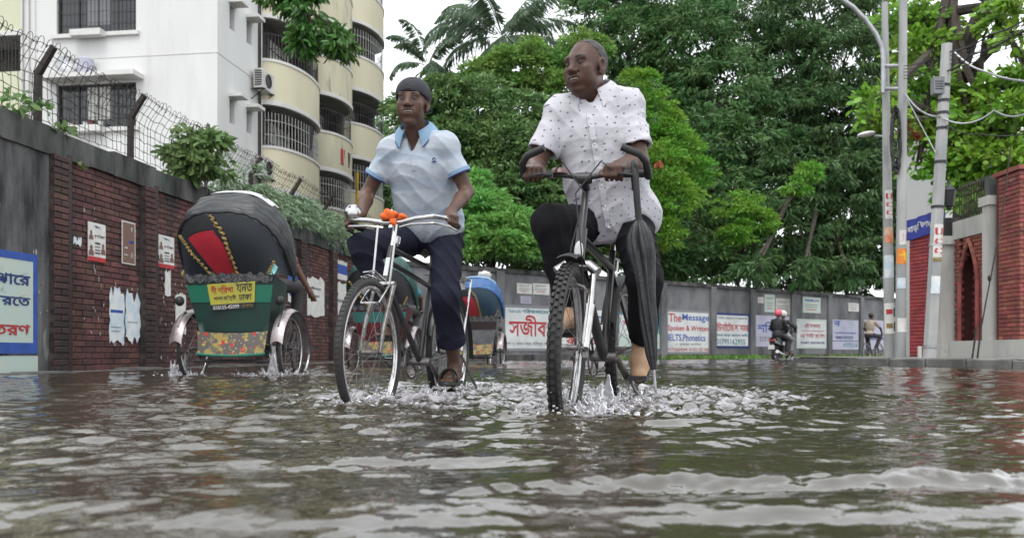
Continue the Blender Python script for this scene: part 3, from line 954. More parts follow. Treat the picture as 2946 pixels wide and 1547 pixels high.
def make_pole(name, label, c0, c1, r0, r1, seg, m):
    r = thing(name, label, 'pole', c0)
    mb = MB(); n = 12
    mb.tube([c0.lerp(c1, i / n) for i in range(n + 1)], [r0 + (r1 - r0) * i / n for i in range(n + 1)], seg)
    mb.build('shaft', m, r, smooth=20 if seg < 9 else 40, world=True)
    return r, bent(c0, c1, r0, r1)


def wrap(r, fn, x0, x1, z0, z1, m, name='sticker', lift=.004):
    mb = MB(); mb.grid(lambda u, v: fn(x0 + (x1 - x0) * u, z0 + (z1 - z0) * v, lift), 9, 4)
    return mb.build(name, m, r, world=True, smooth=True)


def ztop(py, d): return CAM_H + (1014 - py) / FPX * d


# three poles (survey: depth from kerb)
D1, D2, D3 = 15.6, 15.2, 13.6
b1 = P(2560, 1022, D1); t1 = P(2545, 8, D1)
p1, f1 = make_pole('utility_pole', 'pale concrete pole with stacked red letters nearest the street lamp arm', Vector((b1.x, D1, -.1)), t1, .105, .055, 16, M['concrete'])
b2 = P(2590, 1022, D2); t2 = P(2600, -160, D2)
p2, f2 = make_pole('utility_pole', 'tall grey pole with orange sticker standing between the two lettered poles', Vector((b2.x, D2, -.1)), t2, .095, .065, 16, M['concrete'])
b3 = P(2672, 1036, D3); t3 = P(2724, 128, D3)
p3, f3 = make_pole('utility_pole', 'leaning octagonal concrete pole with stacked red letters before the red pier', Vector((b3.x, D3, -.05)), t3, .105, .085, 8, M['concrete'])


def ucc(r, fn, z_top, d, letters, hh, ww):
    wrap(r, fn, -ww * .62, ww * .62, z_top - hh * (len(letters) * 1.18) - .03, z_top + .06, M['paper'])
    for i, ch in enumerate(letters):
        mb = MB(); z1 = z_top - i * hh * 1.18
        letter(mb, ch, lambda x, z: fn(x, z, .0065), -ww / 2, ww / 2, z1 - hh, z1, bold=.05)
        mb.build('lettering', M['ink_red'], r, world=True)


off = .1
ucc(p1, f1, ztop(558, D1) + off, D1, 'UCC', .125, .12)
wrap(p1, f1, -.1, .1, ztop(700, D1) + off, ztop(655, D1) + off, mat('sticker_orange', (.55, .16, .06), .7, col2=(.5, .4, .3), scale=9), 'sticker')
wrap(p1, f1, -.12, .12, ztop(800, D1) + off, ztop(735, D1) + off, M['paper_blue'], 'sticker')
wrap(p1, f1, -.13, .13, ztop(960, D1) + off, ztop(872, D1) + off, M['paper'], 'sticker')
for i, (py, mm) in enumerate(((890, 'ink_red'), (930, 'gold'))):
    wrap(p1, f1, -.09, .02, ztop(py + 14, D1) + off, ztop(py, D1) + off, M[mm], 'sticker', .006); wrap(p1, f1, .04, .09, ztop(py + 22, D1) + off, ztop(py - 4, D1) + off, M['ink'], 'sticker', .006)
ucc(p2, f2, ztop(673, D2) + off, D2, 'J', .15, .11)
wrap(p2, f2, -.12, .12, ztop(760, D2) + off, ztop(716, D2) + off, mat('sticker_yellow', (.65, .2, .03), .7), 'sticker')
mb = MB(); letter(mb, 'বই', lambda x, z: f2(x, z, .0065), -.07, .07, ztop(755, D2) + off, ztop(722, D2) + off, bold=.04); mb.build('lettering', mat('ink_yellow', (.8, .6, .05), .7), p2, world=True)
wrap(p2, f2, -.1, .1, ztop(955, D2) + off, ztop(915, D2) + off, M['paper'], 'sticker'); wrap(p2, f2, -.11, .05, ztop(830, D2) + off, ztop(800, D2) + off, M['paper_blue'], 'sticker')
ucc(p3, f3, ztop(657, D3) + .05, D3, 'UCC', .13, .125)
wrap(p3, f3, -.07, .075, ztop(752, D3) + .05, ztop(740, D3) + .05, M['gold'], 'sticker')
wrap(p3, f3, -.08, .075, ztop(845, D3) + .05, ztop(795, D3) + .05, M['paper_blue'], 'sticker')
for z in (2.62, 3.35, 3.9, 4.15, 4.35, 4.6, 2.0, .35):       # clamp bands
    mb = MB(); mb.grid(lambda u, v: f3((u - .5) * .6, z + .045 * v, .005), 25, 2); mb.build('clamp_band', M['galv' if z < 2.5 else 'dark'], p3, world=True)
# cross arms between the first two poles
for py in (190, 256):
    mb = MB(); mb.tube([P(2540, py, D1 - .12), P(2605, py, D2 - .05)], .035, 8); mb.build('cross_arm', M['galv'], p2, world=True, smooth=True)
# street lamp on a swan neck pipe
lamp = thing('street_lamp', 'curved galvanised street lamp arm reaching up left from the poles', 'street lamp', P(2541, 300, D1 - .15))
mb = MB(); dl = D1 - .16
mb.tube([P(x, y, dl) for x, y in ((2541, 268), (2541, 170), (2537, 135), (2520, 98), (2490, 58), (2455, 22), (2415, -6), (2372, -28), (2330, -38))], .042, 10)
mb.build('arm', M['galv'], lamp, world=True, smooth=True)
mb = MB(); q = P(2325, -40, dl); mb.box(q - Vector((.2, 0, .02)), (.55, .2, .09)); mb.build('lamp_head', M['ac'], lamp, world=True)
lamp2 = thing('street_lamp', 'small pale lamp head bracketed low on the lettered pole beside yellow leaves', 'street lamp', P(2535, 392, D1 - .12))
mb = MB(); mb.tube([P(2536, 392, D1 - .14), P(2515, 391, D1 - .2)], .022, 8); mb.build('arm', M['galv'], lamp2, world=True)
mb = MB(); mb.sphere(P(2492, 386, D1 - .2), (.17, .1, .05), 12, 8, Matrix.Rotation(R(-10), 3, 'Y')); mb.build('lamp_head', M['ac'], lamp2, world=True, smooth=True)
# meter box on the leaning pole
bx = thing('junction_box', 'grey metal junction box strapped high on the leaning pole', 'box', P(2697, 250, D3 - .05))
mb = MB(); c = P(2697, 248, D3 - .02); mb.box(c, (.17, .12, .27)); mb.build('case', mat('box_grey', (.13, .14, .16), .5, col2=(.2, .2, .21), scale=6), bx, world=True)
for i in range(4):
    mb = MB(); mb.box(c + Vector((0, -.062, -.06 + .04 * i)), (.13, .006, .012)); mb.build('vent_slot', M['dark'], bx, world=True)
# coil of slack black cable hung between the poles
coil = thing('cable_coil', 'thick slack black cable bundle hanging between the two tall poles', 'cable', P(2577, 420, D2 - .1))
mb = MB()
for i in range(13):
    a = random.uniform(-8, 8); pts = []
    for j in range(22):
        th = 2 * math.pi * j / 22
        pts.append(P(2577 + a * .6 + (9 + random.uniform(0, 5)) * math.cos(th), 400 + a + (78 + i * 1.5) * math.sin(th), D2 - .12 + random.uniform(-.05, .05)))
    mb.tube(pts, .016, 5, closed=True)
mb.build('loop', M['blackplastic'], coil, world=True, smooth=True)


def cable(name, label, pts, r=.011, sag_=0.0, m='blackplastic', group='overhead cables'):
    o_ = thing(name, label, 'cable', pts[0], 0, group)
    mb = MB(); full = []
    for a, b in zip(pts[:-1], pts[1:]):
        for i in range(12):
            t = i / 12; p = a.lerp(b, t); p.z -= sag_ * 4 * t * (1 - t); full.append(p)
    full.append(pts[-1]); mb.tube(full, r, 5); mb.build('strand', M[m], o_, world=True, smooth=True)


cable('overhead_cable', 'thin cable from the leaning pole top rising to the upper right corner', [P(2726, 150, D3), P(2846, 100, 12.5), P(3000, 20, 11)], .012, .06)
cable('overhead_cable', 'dark cable running from the leaning pole top across the white sky gap', [P(2720, 205, D3), P(2790, 160, 12.8), P(2990, 60, 11)], .014, .05)
cable('overhead_cable', 'grey cable drooping between the middle pole and the leaning pole', [P(2604, 270, D2 - .1), P(2706, 335, D3 - .1)], .016, .12, 'galv')
cable('overhead_cable', 'grey cable drooping right from the leaning pole towards the brick pier', [P(2712, 340, D3 - .1), P(2860, 318, 13.2), P(2990, 300, 12.8)], .013, .14, 'galv')
cable('overhead_cable', 'straight stay wire sloping down from middle pole to the leaning pole', [P(2607, 280, D2 - .1), P(2692, 440, D3 - .1)], .009, 0, 'galv')
cable('overhead_cable', 'pale cable crossing the leaves right of the leaning pole head', [P(2745, 150, D3 - .05), P(2830, 205, 13.2), P(2990, 235, 12.4)], .016, .05, 'galv')
cable('overhead_cable', 'low sagging cable pair right of the junction box', [P(2725, 360, D3 - .1), P(2820, 385, 13), P(2990, 375, 12.5)], .009, .06)
for i in range(5):
    cable('overhead_cable', '%s of five thin service wires strung behind the pole heads' % ['topmost', 'second from top', 'middle one', 'fourth from top', 'lowest'][i],
          [P(2600, 190 + 9 * i, D2 - .1), P(2720, 150 + 12 * i, D3 + .05), P(2860, 95 + 14 * i, 12.6), P(3000, 40 + 10 * i, 11.5)], .007, .05, 'blackplastic', 'service wire bundle')
guy = thing('guy_wire', 'dark guy wire running down past the brick pier to two iron rods', 'wire', P(2812, 1028, 12.6))
mb = MB(); mb.tube([P(2908, 420, 13.0), P(2880, 640, 12.9), P(2850, 800, 12.8), P(2838, 860, 12.75), P(2822, 948, 12.7)], .011, 6); mb.build('cable', M['iron'], guy, world=True, smooth=True)
mb = MB(); mb.sphere(P(2847, 800, 12.8), (.03, .03, .05), 10, 6); mb.build('insulator', M['iron'], guy, world=True, smooth=True)
for x0, x1, ya in ((2797, 2810, 938), (2812, 2822, 948)):
    mb = MB(); mb.tube([P(x0, 1030, 12.55), P(x1, ya, 12.6)], .014, 6); mb.build('anchor_rod', M['iron'], guy, world=True)
post = thing('marker_post', 'short pale stone post on the pavement before the red pier', 'post', P(2646, 1024, 14.6))
mb = MB(); c = P(2646, 1024, 14.6); mb.lathe([(.035, -.1), (.036, .18), (.03, .2), (0, .205)], 10, (c.x, c.y, .13)); mb.build('shaft', M['gatepale'], post, world=True, smooth=True)
# ================================================================== apartment block behind the brick wall
BC = Vector((-8.83, 25.0, 0)); BU = Vector((UX, UY, 0)); BV = Vector((-UY, UX, 0)); BNs = Vector((UY, -UX, 0))   # u: along the road, v: along the near face


def BP(u, v, z): return BC + BU * u + BV * v + Vector((0, 0, z))


apt = thing('apartment_building', 'white and cream apartment block with rounded balconies behind the brick wall', 'building', BC)


def bslab(u0, u1, v0, v1, z0, z1, name, m, parent=apt):
    mb = MB()
    mb.hexa([BP(u0, v0, z0), BP(u1, v0, z0), BP(u1, v1, z0), BP(u0, v1, z0), BP(u0, v0, z1), BP(u1, v0, z1), BP(u1, v1, z1), BP(u0, v1, z1)])
    return mb.build(name, M[m] if isinstance(m, str) else m, parent, world=True)


ZT = 16.0
FL = 2.9
WD0 = 7.08      # sill height of the lower window in view
# near face (plane u=0, v 0..5.95) built as strips round the big windows
VW0, VW1 = 2.62, 5.25
bslab(0, .25, 0, VW0, -.2, ZT, 'wall', 'white_wall'); bslab(0, .25, VW1, 5.95, -.2, ZT, 'wall', 'white_wall')
prev = -.2
for k in range(-2, 3):
    z0 = WD0 + FL * k
    bslab(0.0015, .25, VW0, VW1, prev, z0, 'wall', 'white_wall'); prev = z0 + 1.36
bslab(0.0015, .25, VW0, VW1, prev, ZT, 'wall', 'white_wall')
bslab(-.012, .0, -.012, 5.95, 9.205, 9.235, 'string_course', 'trim'); bslab(.0, 3.0, -.012, .0, 9.205, 9.235, 'string_course', 'trim')


def big_window(z0):
    w = thing_part('window', apt)
    mb = MB(); mb.hexa([BP(.14, VW0 + .02, z0), BP(.16, VW0 + .02, z0), BP(.16, VW1 - .02, z0), BP(.14, VW1 - .02, z0), BP(.14, VW0 + .02, z0 + 1.36), BP(.16, VW0 + .02, z0 + 1.36), BP(.16, VW1 - .02, z0 + 1.36), BP(.14, VW1 - .02, z0 + 1.36)])
    mb.build('pane', M['glass'], w, world=True)
    mb = MB()
    for i in range(5):
        v = VW0 + .03 + (VW1 - VW0 - .06) * i / 4
        mb.tube([BP(.12, v, z0), BP(.12, v, z0 + 1.36)], .025, 4)
    for z in (z0 + .03, z0 + 1.33): mb.tube([BP(.12, VW0, z), BP(.12, VW1, z)], .025, 4)
    mb.build('frame', M['bars'], w, world=True)
    mb = MB()
    for i in range(20):
        v = VW0 + .06 + (VW1 - VW0 - .1) * i / 19
        mb.tube([BP(.05, v, z0), BP(.05, v, z0 + 1.36)], .009, 4, caps=False)
    for z in (z0 + .35, z0 + .7, z0 + 1.05): mb.tube([BP(.05, VW0, z), BP(.05, VW1, z)], .009, 4, caps=False)
    mb.build('grille', M['bars'], w, world=True)
    # curtain and household things faintly seen behind the bars
    mb = MB(); mb.grid(lambda a, b: BP(.135 + .008 * math.sin(a * 40), VW0 + .9 + a * .8, z0 + .3 + b * 1.0), 20, 2); mb.build('curtain', M['paper'] if z0 < 8 else M['ink_grey'], w, world=True)
    bslab(-.10, .02, VW0 - .12, VW1 + .12, z0 - .12, z0 - .001, 'sill', 'trim', w)
    bslab(-.36, -.10, VW0 + .95, VW0 + 1.95, z0 - .17, z0 + .02, 'flower_box', 'trim', w)


def thing_part(name, parent):
    o = bpy.data.objects.new(name, None); o.empty_display_size = .1; COL.objects.link(o); o.parent = parent
    return o


for k in (-1, 0, 1): big_window(WD0 + FL * k)
bslab(-.55, .02, VW0 - .25, VW1 + .25, WD0 + 1.42, WD0 + 1.56, 'sunshade', 'trim')
bslab(-.55, .02, VW0 - .25, VW1 + .25, WD0 + 1.42 - FL, WD0 + 1.56 - FL, 'sunshade', 'trim')
# pots on the lower window ledge
for i, (v, m, h) in enumerate(((3.75, 'paper', .16), (4.05, 'gatebrick', .2), (4.25, 'paper', .15), (4.75, 'paper', .14))):
    pt = thing('flower_pot', ['white flower pot on the lower window ledge, nearest the building corner', 'terracotta flower pot on the lower window ledge between white pots',
                              'white flower pot just beyond the terracotta one on the window ledge', 'white flower pot at the far end of the lower window ledge'][i], 'pot', BP(-.06, v, WD0), 0, 'window ledge pots')
    mb = MB(); mb.lathe([(.05, 0), (.075, h), (.085, h), (.085, h + .02), (.06, h + .02), (.0, h - .02)], 10, BP(-.05, v, WD0)); mb.build('pot', M[m], pt, world=True, smooth=True)

# side face (plane v=0, u 0..3.0) and body
sw = [(.78, 1.12), (1.95, 2.32)]
us = [0.25] + [x for a in sw for x in a] + [3.0]
for a, b in zip(us[0::2], us[1::2]): bslab(a, b, 0, .25, -.2, ZT, 'wall', 'white_wall')
for (a, b) in sw:
    prev = -.2
    for k in range(-2, 4):
        z0 = WD0 + .25 + FL * k; z1 = z0 + .75
        bslab(a, b, 0.002, .25, prev, z0, 'wall', 'white_wall'); prev = z1
        w = thing_part('window', apt)
        bslab(a, b, .16, .18, z0, z1, 'pane', 'glass', w)
        bslab(a - .06, b + .10, -.42, .05, z1 + .04, z1 + .14, 'sunshade', 'trim', w)
    bslab(a, b, 0.002, .25, prev, ZT, 'wall', 'white_wall')
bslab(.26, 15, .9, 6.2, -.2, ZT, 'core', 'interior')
bslab(-.0, 15.0, -.0, 6.0, ZT, ZT + .2, 'roof_slab', 'trim')
# recessed left balcony stack
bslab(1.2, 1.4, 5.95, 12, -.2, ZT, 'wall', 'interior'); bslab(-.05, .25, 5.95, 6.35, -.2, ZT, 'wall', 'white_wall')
for k in range(-2, 3):
    z = WD0 + .15 + FL * k
    bslab(.1, .22, 6.35, 12, z + .1, z + 1.45 + .3, 'parapet', 'yellowish'); bslab(.02, 1.2, 6.35, 12, z - .05, z + .1, 'balcony_slab', 'trim')
    mb = MB()
    for i in range(30): mb.tube([BP(.16, 6.4 + i * .12, z + 1.75), BP(.16, 6.4 + i * .12, z + 2.85)], .012, 4, caps=False)
    mb.build('grille', M['bars'], apt, world=True)
mb = MB(); mb.tube([BP(-.10, 6.15, 0), BP(-.10, 6.15, ZT)], .05, 8); mb.tube([BP(-.10, 6.35, 0), BP(-.10, 6.35, ZT)], .035, 8); mb.build('drain_pipe', M['trim'], apt, world=True, smooth=True)
# vertical services at the corner of the first balcony bay
mb = MB(); mb.tube([BP(2.86, -.07, 0), BP(2.86, -.07, ZT)], .045, 8); mb.build('drain_pipe', M['trim'], apt, world=True, smooth=True)


def bay(uc, a, b, zoff, name, klo, khi, cloth=None):
    """rounded balcony stack: centre uc, half length a along the road face, bulge b"""
    n = 22

    def arc(t, off=0.0):
        th = math.pi * t
        return uc - (a + off) * math.cos(th), -(b + off) * (math.sin(th) ** .85)
    for k in range(klo, khi):
        z0 = 5.6 + zoff + FL * k
        bal = thing_part('balcony', apt); bal['label'] = name
        mb = MB()
        pts = [arc(i / n) for i in range(n + 1)]; inn = [arc(i / n, -.12) for i in range(n + 1)]
        z1 = z0 + 1.47
        mb.grid(lambda u, v: BP(*arc(u), z0 + .14 + v * (z1 - z0 - .14)), n + 1, 2); mb.grid(lambda u, v: BP(*arc(u, -.12), z0 + .1 + v * (z1 - z0 - .1)), n + 1, 2)
        mb.grid(lambda u, v: BP(*arc(u, -.12 * v), z1), n + 1, 2)
        mb.build('parapet', M['cream_mould' if 'mould' in name else 'cream'], bal, world=True, smooth=True)
        mb = MB()
        for zz in ((z0 + .0, z0 + .15, .035), (z1 - .02, z1 + .07, .03)):
            mb.grid(lambda u, v: BP(*arc(u, zz[2]), zz[0] + (zz[1] - zz[0]) * v), n + 1, 2)
            mb.grid(lambda u, v: BP(*arc(u, zz[2] - .14 * v), zz[1]), n + 1, 2); mb.grid(lambda u, v: BP(*arc(u, zz[2] - .14 * v), zz[0]), n + 1, 2)
        mb.build('rim_moulding', M['trim'], bal, world=True, smooth=True)
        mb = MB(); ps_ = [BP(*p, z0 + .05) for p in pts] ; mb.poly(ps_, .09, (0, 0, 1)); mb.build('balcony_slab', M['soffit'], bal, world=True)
        # railing bars above the parapet
        mb = MB()
        top = z0 + FL + .05
        for i in range(30):
            t = .04 + .92 * i / 29
            mb.tube([BP(*arc(t, -.06), z1), BP(*arc(t, -.06), z1 + (.95 if k % 2 else 1.2))], .012, 4, caps=False)
        for h in (.45, .93):
            mb.tube([BP(*arc(.04 + .92 * i / 20, -.06), z1 + h) for i in range(21)], .012, 4, caps=False)
        mb.build('railing', M['bars' if k % 2 else 'pale_bars'], bal, world=True)
        # pillar in the opening, window and door in the recess
        for t in (.93,):
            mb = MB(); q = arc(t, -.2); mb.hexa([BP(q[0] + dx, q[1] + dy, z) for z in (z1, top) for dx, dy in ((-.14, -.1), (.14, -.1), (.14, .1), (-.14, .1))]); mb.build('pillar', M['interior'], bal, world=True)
        w = thing_part('window', apt)
        bslab(uc - a * .35, uc + a * .5, .26, .30, z1 + .1, z1 + 1.25, 'pane', 'paper', w)
        mb = MB()
        for i in range(8): mb.tube([BP(uc - a * .35 + a * .85 * i / 7, .24, z1 + .1), BP(uc - a * .35 + a * .85 * i / 7, .24, z1 + 1.25)], .02, 4, caps=False)
        for z in (z1 + .1, z1 + .5, z1 + .9, z1 + 1.25): mb.tube([BP(uc - a * .35, .24, z), BP(uc + a * .5, .24, z)], .02, 4, caps=False)
        mb.build('frame', M['bars'], w, world=True)
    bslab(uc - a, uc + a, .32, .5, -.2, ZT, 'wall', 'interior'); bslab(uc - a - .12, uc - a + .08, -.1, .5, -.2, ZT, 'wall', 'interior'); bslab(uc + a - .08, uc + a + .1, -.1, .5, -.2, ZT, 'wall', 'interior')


bay(4.95, 2.05, 1.02, 0.0, 'cream rounded balcony of the nearest bay', -1, 4)
bay(8.75, 1.70, 1.08, -1.26, 'mould streaked cream rounded balcony of the middle bay', 0, 4)
bay(12.6, 2.1, 1.25, 0.0, 'cream rounded balcony of the farthest bay', -1, 4)
# laundry and a yellow cloth hung from the middle bay
for i, (u, v, z, m, w_, h_, lb) in enumerate(((8.2, -1.05, 7.95, 'ink_red', .3, .6, 'dark red garment drying on the middle balcony'), (8.8, -1.08, 7.95, 'ink', .25, .6, 'black garment drying beside the red one on the middle balcony'),
                                              (5.0, -.98, 7.9, 'ink', .3, .8, 'dark cloth drying on the nearest lower balcony'), (13.0, -1.2, 8.2, 'ink_grey', .5, .8, 'grey cloth drying on the farthest balcony'))):
    c_ = thing('hanging_laundry', lb, 'laundry', BP(u, v, z), 0, 'laundry on the balconies')
    mb = MB(); mb.grid(lambda a, b: BP(u + w_ * (a - .5), v + .03 * math.sin(a * 9 + b * 2), z + h_ * (b - .5)), 8, 5); mb.build('cloth', M[m], c_, world=True, smooth=True)
yc = thing('yellow_cloth', 'long yellow cloth hanging down beside the middle balconies', 'cloth', BP(10.3, -1.3, 6.0))
mb = MB(); mb.grid(lambda a, b: BP(10.25 + .25 * (a - .5) + .05 * math.sin(b * 7), -.95 + .06 * math.sin(a * 9 + b * 5), 3.6 + 4.2 * b), 7, 16)
mb.build('cloth', mat('yellow_cloth', (.48, .33, .03), .8, col2=(.36, .25, .03), scale=3), yc, world=True, smooth=True)
# air conditioners on the side face
for i, (u, z) in enumerate(((2.62, 8.85), (2.66, 6.0), (2.7, 3.1))):
    a = thing('air_conditioner', ['upper white air conditioner unit on the white side wall by the balconies', 'white air conditioner unit below the other on the white side wall', 'lowest white air conditioner unit on the side wall behind the creeper'][i], 'air conditioner', BP(u, -.3, z))
    mb = MB(); mb.hexa([BP(u + x, -.12 + y, z + zz) for zz in (0, .62) for x, y in ((-.42, 0), (-.42, -.32), (.42, -.32), (.42, 0))]); mb.build('casing', M['ac'], a, world=True)
    mb = MB()
    for j in range(7):
        mb.hexa([BP(u - .43 + x, -.16 + y, z + .07 + j * .075 + zz) for zz in (0, .045) for x, y in ((0, 0), (-.0, -.24), (.02, -.24), (.02, 0))])
    mb.build('grille', M['bars'], a, world=True)
    mb = MB(); mb.lathe([(.0, .0), (.22, .0), (.23, .02), (.2, .03)], 16, BP(u, -.445, z + .31), BV * -1); mb.build('fan_guard', M['bars'], a, world=True)
    mb = MB()
    for dx in (-.35, .35):
        mb.tube([BP(u + dx, .0, z - .03), BP(u + dx, -.5, z - .03)], .022, 4); mb.tube([BP(u + dx, .0, z - .35), BP(u + dx, -.45, z - .03)], .018, 4)
    mb.build('bracket', M['iron'], a, world=True)
# satellite dish and fan unit on the sunshade
dish = thing('satellite_dish', 'grey satellite dish lying on the sunshade over the lower window', 'dish', BP(-.25, 4.6, WD0 + 1.56))
mb = MB(); mb.lathe([(.0, 0), (.15, .02), (.3, .09), (.32, .1)], 20, BP(-.25, 4.75, WD0 + 1.85), (.3, -.9, .4)); mb.build('reflector', M['galv'], dish, world=True, smooth=True)
mb = MB(); mb.tube([BP(-.25, 4.75, WD0 + 1.56), BP(-.25, 4.75, WD0 + 1.85)], .03, 6); mb.build('mast', M['iron'], dish, world=True)
tank = thing('plastic_drum', 'pale bundled plastic drum stored on the sunshade beside the dish', 'drum', BP(-.25, 4.0, WD0 + 1.56))
mb = MB(); mb.lathe([(0, 0), (.2, 0), (.22, .1), (.22, .45), (.17, .5), (0, .5)], 14, BP(-.25, 4.1, WD0 + 1.56)); mb.build('shell', M['signlilac'], tank, world=True, smooth=True)
# ================================================================== vegetation
def leaf_arrays(c, d, L, Wd, fold=.25, six=False, rng=RNG):
    n = len(c)
    r = rng.normal(size=(n, 3)); r[:, 2] *= .5
    side = np.cross(d, r); side /= np.linalg.norm(side, axis=1, keepdims=True) + 1e-9
    nrm = np.cross(side, d)
    nrm *= np.sign(nrm[:, 2:3] + 1e-9)
    L = L[:, None]; Wd = Wd[:, None]
    droop = -nrm * L * .18
    if not six:
        mid = c + d * L * .42 + nrm * Wd * fold
        V = np.stack([c, mid + side * Wd * .5, c + d * L + droop, mid - side * Wd * .5], 1)
        k = 4
    else:
        m1 = c + d * L * .35; m2 = c + d * L * .75 + droop * .4
        V = np.stack([c, m1 + side * Wd * .42 + nrm * Wd * fold, m2 + side * Wd * .46 + nrm * Wd * fold, c + d * L + droop, m2 - side * Wd * .46 + nrm * Wd * fold, m1 - side * Wd * .42 + nrm * Wd * fold], 1)
        k = 6
    return V.reshape(-1, 3), np.arange(n * k).reshape(n, k)


def crown_points(lobes, n, clump=(.35, .8), per=70, shell=.55, droop=.45, rng=RNG):
    """leaf positions and directions: small clumps spread over and through ellipsoid lobes"""
    lobes = np.array(lobes, dtype=float)           # cx cy cz rx ry rz
    wt = (lobes[:, 3] * lobes[:, 5]); wt /= wt.sum()
    nc = max(4, n // per)
    li = rng.choice(len(lobes), nc, p=wt)
    v = rng.normal(size=(nc, 3)); v /= np.linalg.norm(v, axis=1, keepdims=True)
    rad = shell + (1 - shell) * rng.random(nc) ** .6
    cc = lobes[li, :3] + v * lobes[li, 3:6] * rad[:, None]
    cr = rng.uniform(clump[0], clump[1], nc)
    ci = rng.integers(0, nc, n)
    w = rng.normal(size=(n, 3)); w /= np.linalg.norm(w, axis=1, keepdims=True)
    w[:, 2] = np.abs(w[:, 2]) * .8 - .25
    q = cr[ci] * (.35 + .65 * rng.random(n) ** .5)
    pos = cc[ci] + w * q[:, None] * np.array([1, 1, .7])
    d = w * .7 + v[ci] * .45 + rng.normal(size=(n, 3)) * .35
    d[:, 2] -= droop
    d /= np.linalg.norm(d, axis=1, keepdims=True)
    return pos, d


def pxl(lst, dscale=1.0, ry=None):
    out = []
    for a in lst:
        px, py, d, rp = a[:4]
        p = P(px, py, d); r = rp * d / FPX
        rz = r * (a[4] if len(a) > 4 else .8)
        out.append((p.x, p.y, p.z, r, ry or r, rz))
    return out


def tree(name, label, lobes, n, leaf, m, trunk=None, limbs=True, group=None, clump=(.35, .8), per=70, shell=.5, droop=.45, six=False, cat='tree', tr=.16, bark='bark', fold=.25, seed=0):
    rng = np.random.default_rng(100 + seed)
    L_ = np.array(lobes); c = L_[:, :3].mean(0)
    base = Vector(trunk[0]) if trunk else Vector((c[0], c[1], 0))
    r = thing(name, label, cat, base, 0, group)
    pos, d = crown_points(lobes, n, clump, per, shell, droop, rng)
    V, F_ = leaf_arrays(pos, d, rng.uniform(.7, 1.25, n) * leaf[0], rng.uniform(.75, 1.2, n) * leaf[1], fold, six, rng)
    V = V - np.array(base)
    me = np_mesh('crown', V, F_, m)
    o = bpy.data.objects.new('crown', me); COL.objects.link(o); o.parent = r; o['kind'] = 'stuff'
    if trunk:
        mb = MB(); pts = [Vector(p) for p in trunk]
        rs = [tr * (1 - .55 * i / (len(pts) - 1)) for i in range(len(pts))]
        mb.tube(pts, rs, 10)
        rr = random.Random(seed)
        if limbs:
            for lb in lobes:
                t = rr.uniform(.45, .95) * (len(pts) - 1); i = min(int(t), len(pts) - 2)
                a = pts[i].lerp(pts[i + 1], t - i); b = Vector(lb[:3])
                mid = a.lerp(b, .5) + Vector((rr.uniform(-.3, .3), rr.uniform(-.3, .3), rr.uniform(-.1, .4)))
                mb.tube([a, mid, b], [tr * .38, tr * .25, tr * .08], 6)
                for q in range(3):
                    e = b + Vector((rr.uniform(-1, 1) * lb[3], rr.uniform(-1, 1) * lb[4], rr.uniform(-.6, .9) * lb[5])) * .8
                    mb.tube([mid.lerp(b, .6), e], [tr * .13, tr * .04], 4)
        mb.build('trunk', M[bark], r, world=True, smooth=True)
    return r


LM = {}
LM['deep'] = leafmat('leaf_deep_green', (.086, .178, .055), .42, .5, .3)
LM['deep2'] = leafmat('leaf_forest_green', (.060, .124, .038), .45, .5, .3)  # green lowered to paint in the deep shade under the canopy
LM['lime'] = leafmat('leaf_lime', (.165, .350, .045), .38, .5, .4)
LM['mid'] = leafmat('leaf_mid_green', (.125, .220, .070), .45, .42, .3)
LM['olive'] = leafmat('leaf_olive', (.170, .300, .065), .38, .5, .4)
LM['fern'] = leafmat('leaf_fern', (0.192, 0.403, 0.098), .32, .5, .42)
LM['pale'] = leafmat('leaf_pale', (0.292, 0.442, 0.208), .3, .6, .4)  # distance haze put into the leaf colour
LM['grey'] = leafmat('leaf_grey_green', (0.199, 0.280, 0.169), .45, .5)
LM['mango'] = leafmat('leaf_mango', (0.080, 0.169, 0.036), .5, .35, .3)
LM['almond'] = leafmat('leaf_almond', (0.172, 0.325, 0.039), .55, .35, .4)
LM['palm'] = leafmat('leaf_palm', (.095, .150, .085), .3, .55, .3)
LM['papaya'] = leafmat('leaf_papaya', (0.139, 0.227, 0.078), .3, .5, .3)
LM['shade'] = leafmat('leaf_dark', (.030, .062, .022), .4, .5, .2)  # thicket leaves darkened: deep shade under the trees put into the colour
LM['red'] = leafmat('leaf_red', (.40, .13, .06), .3, .5, .3)

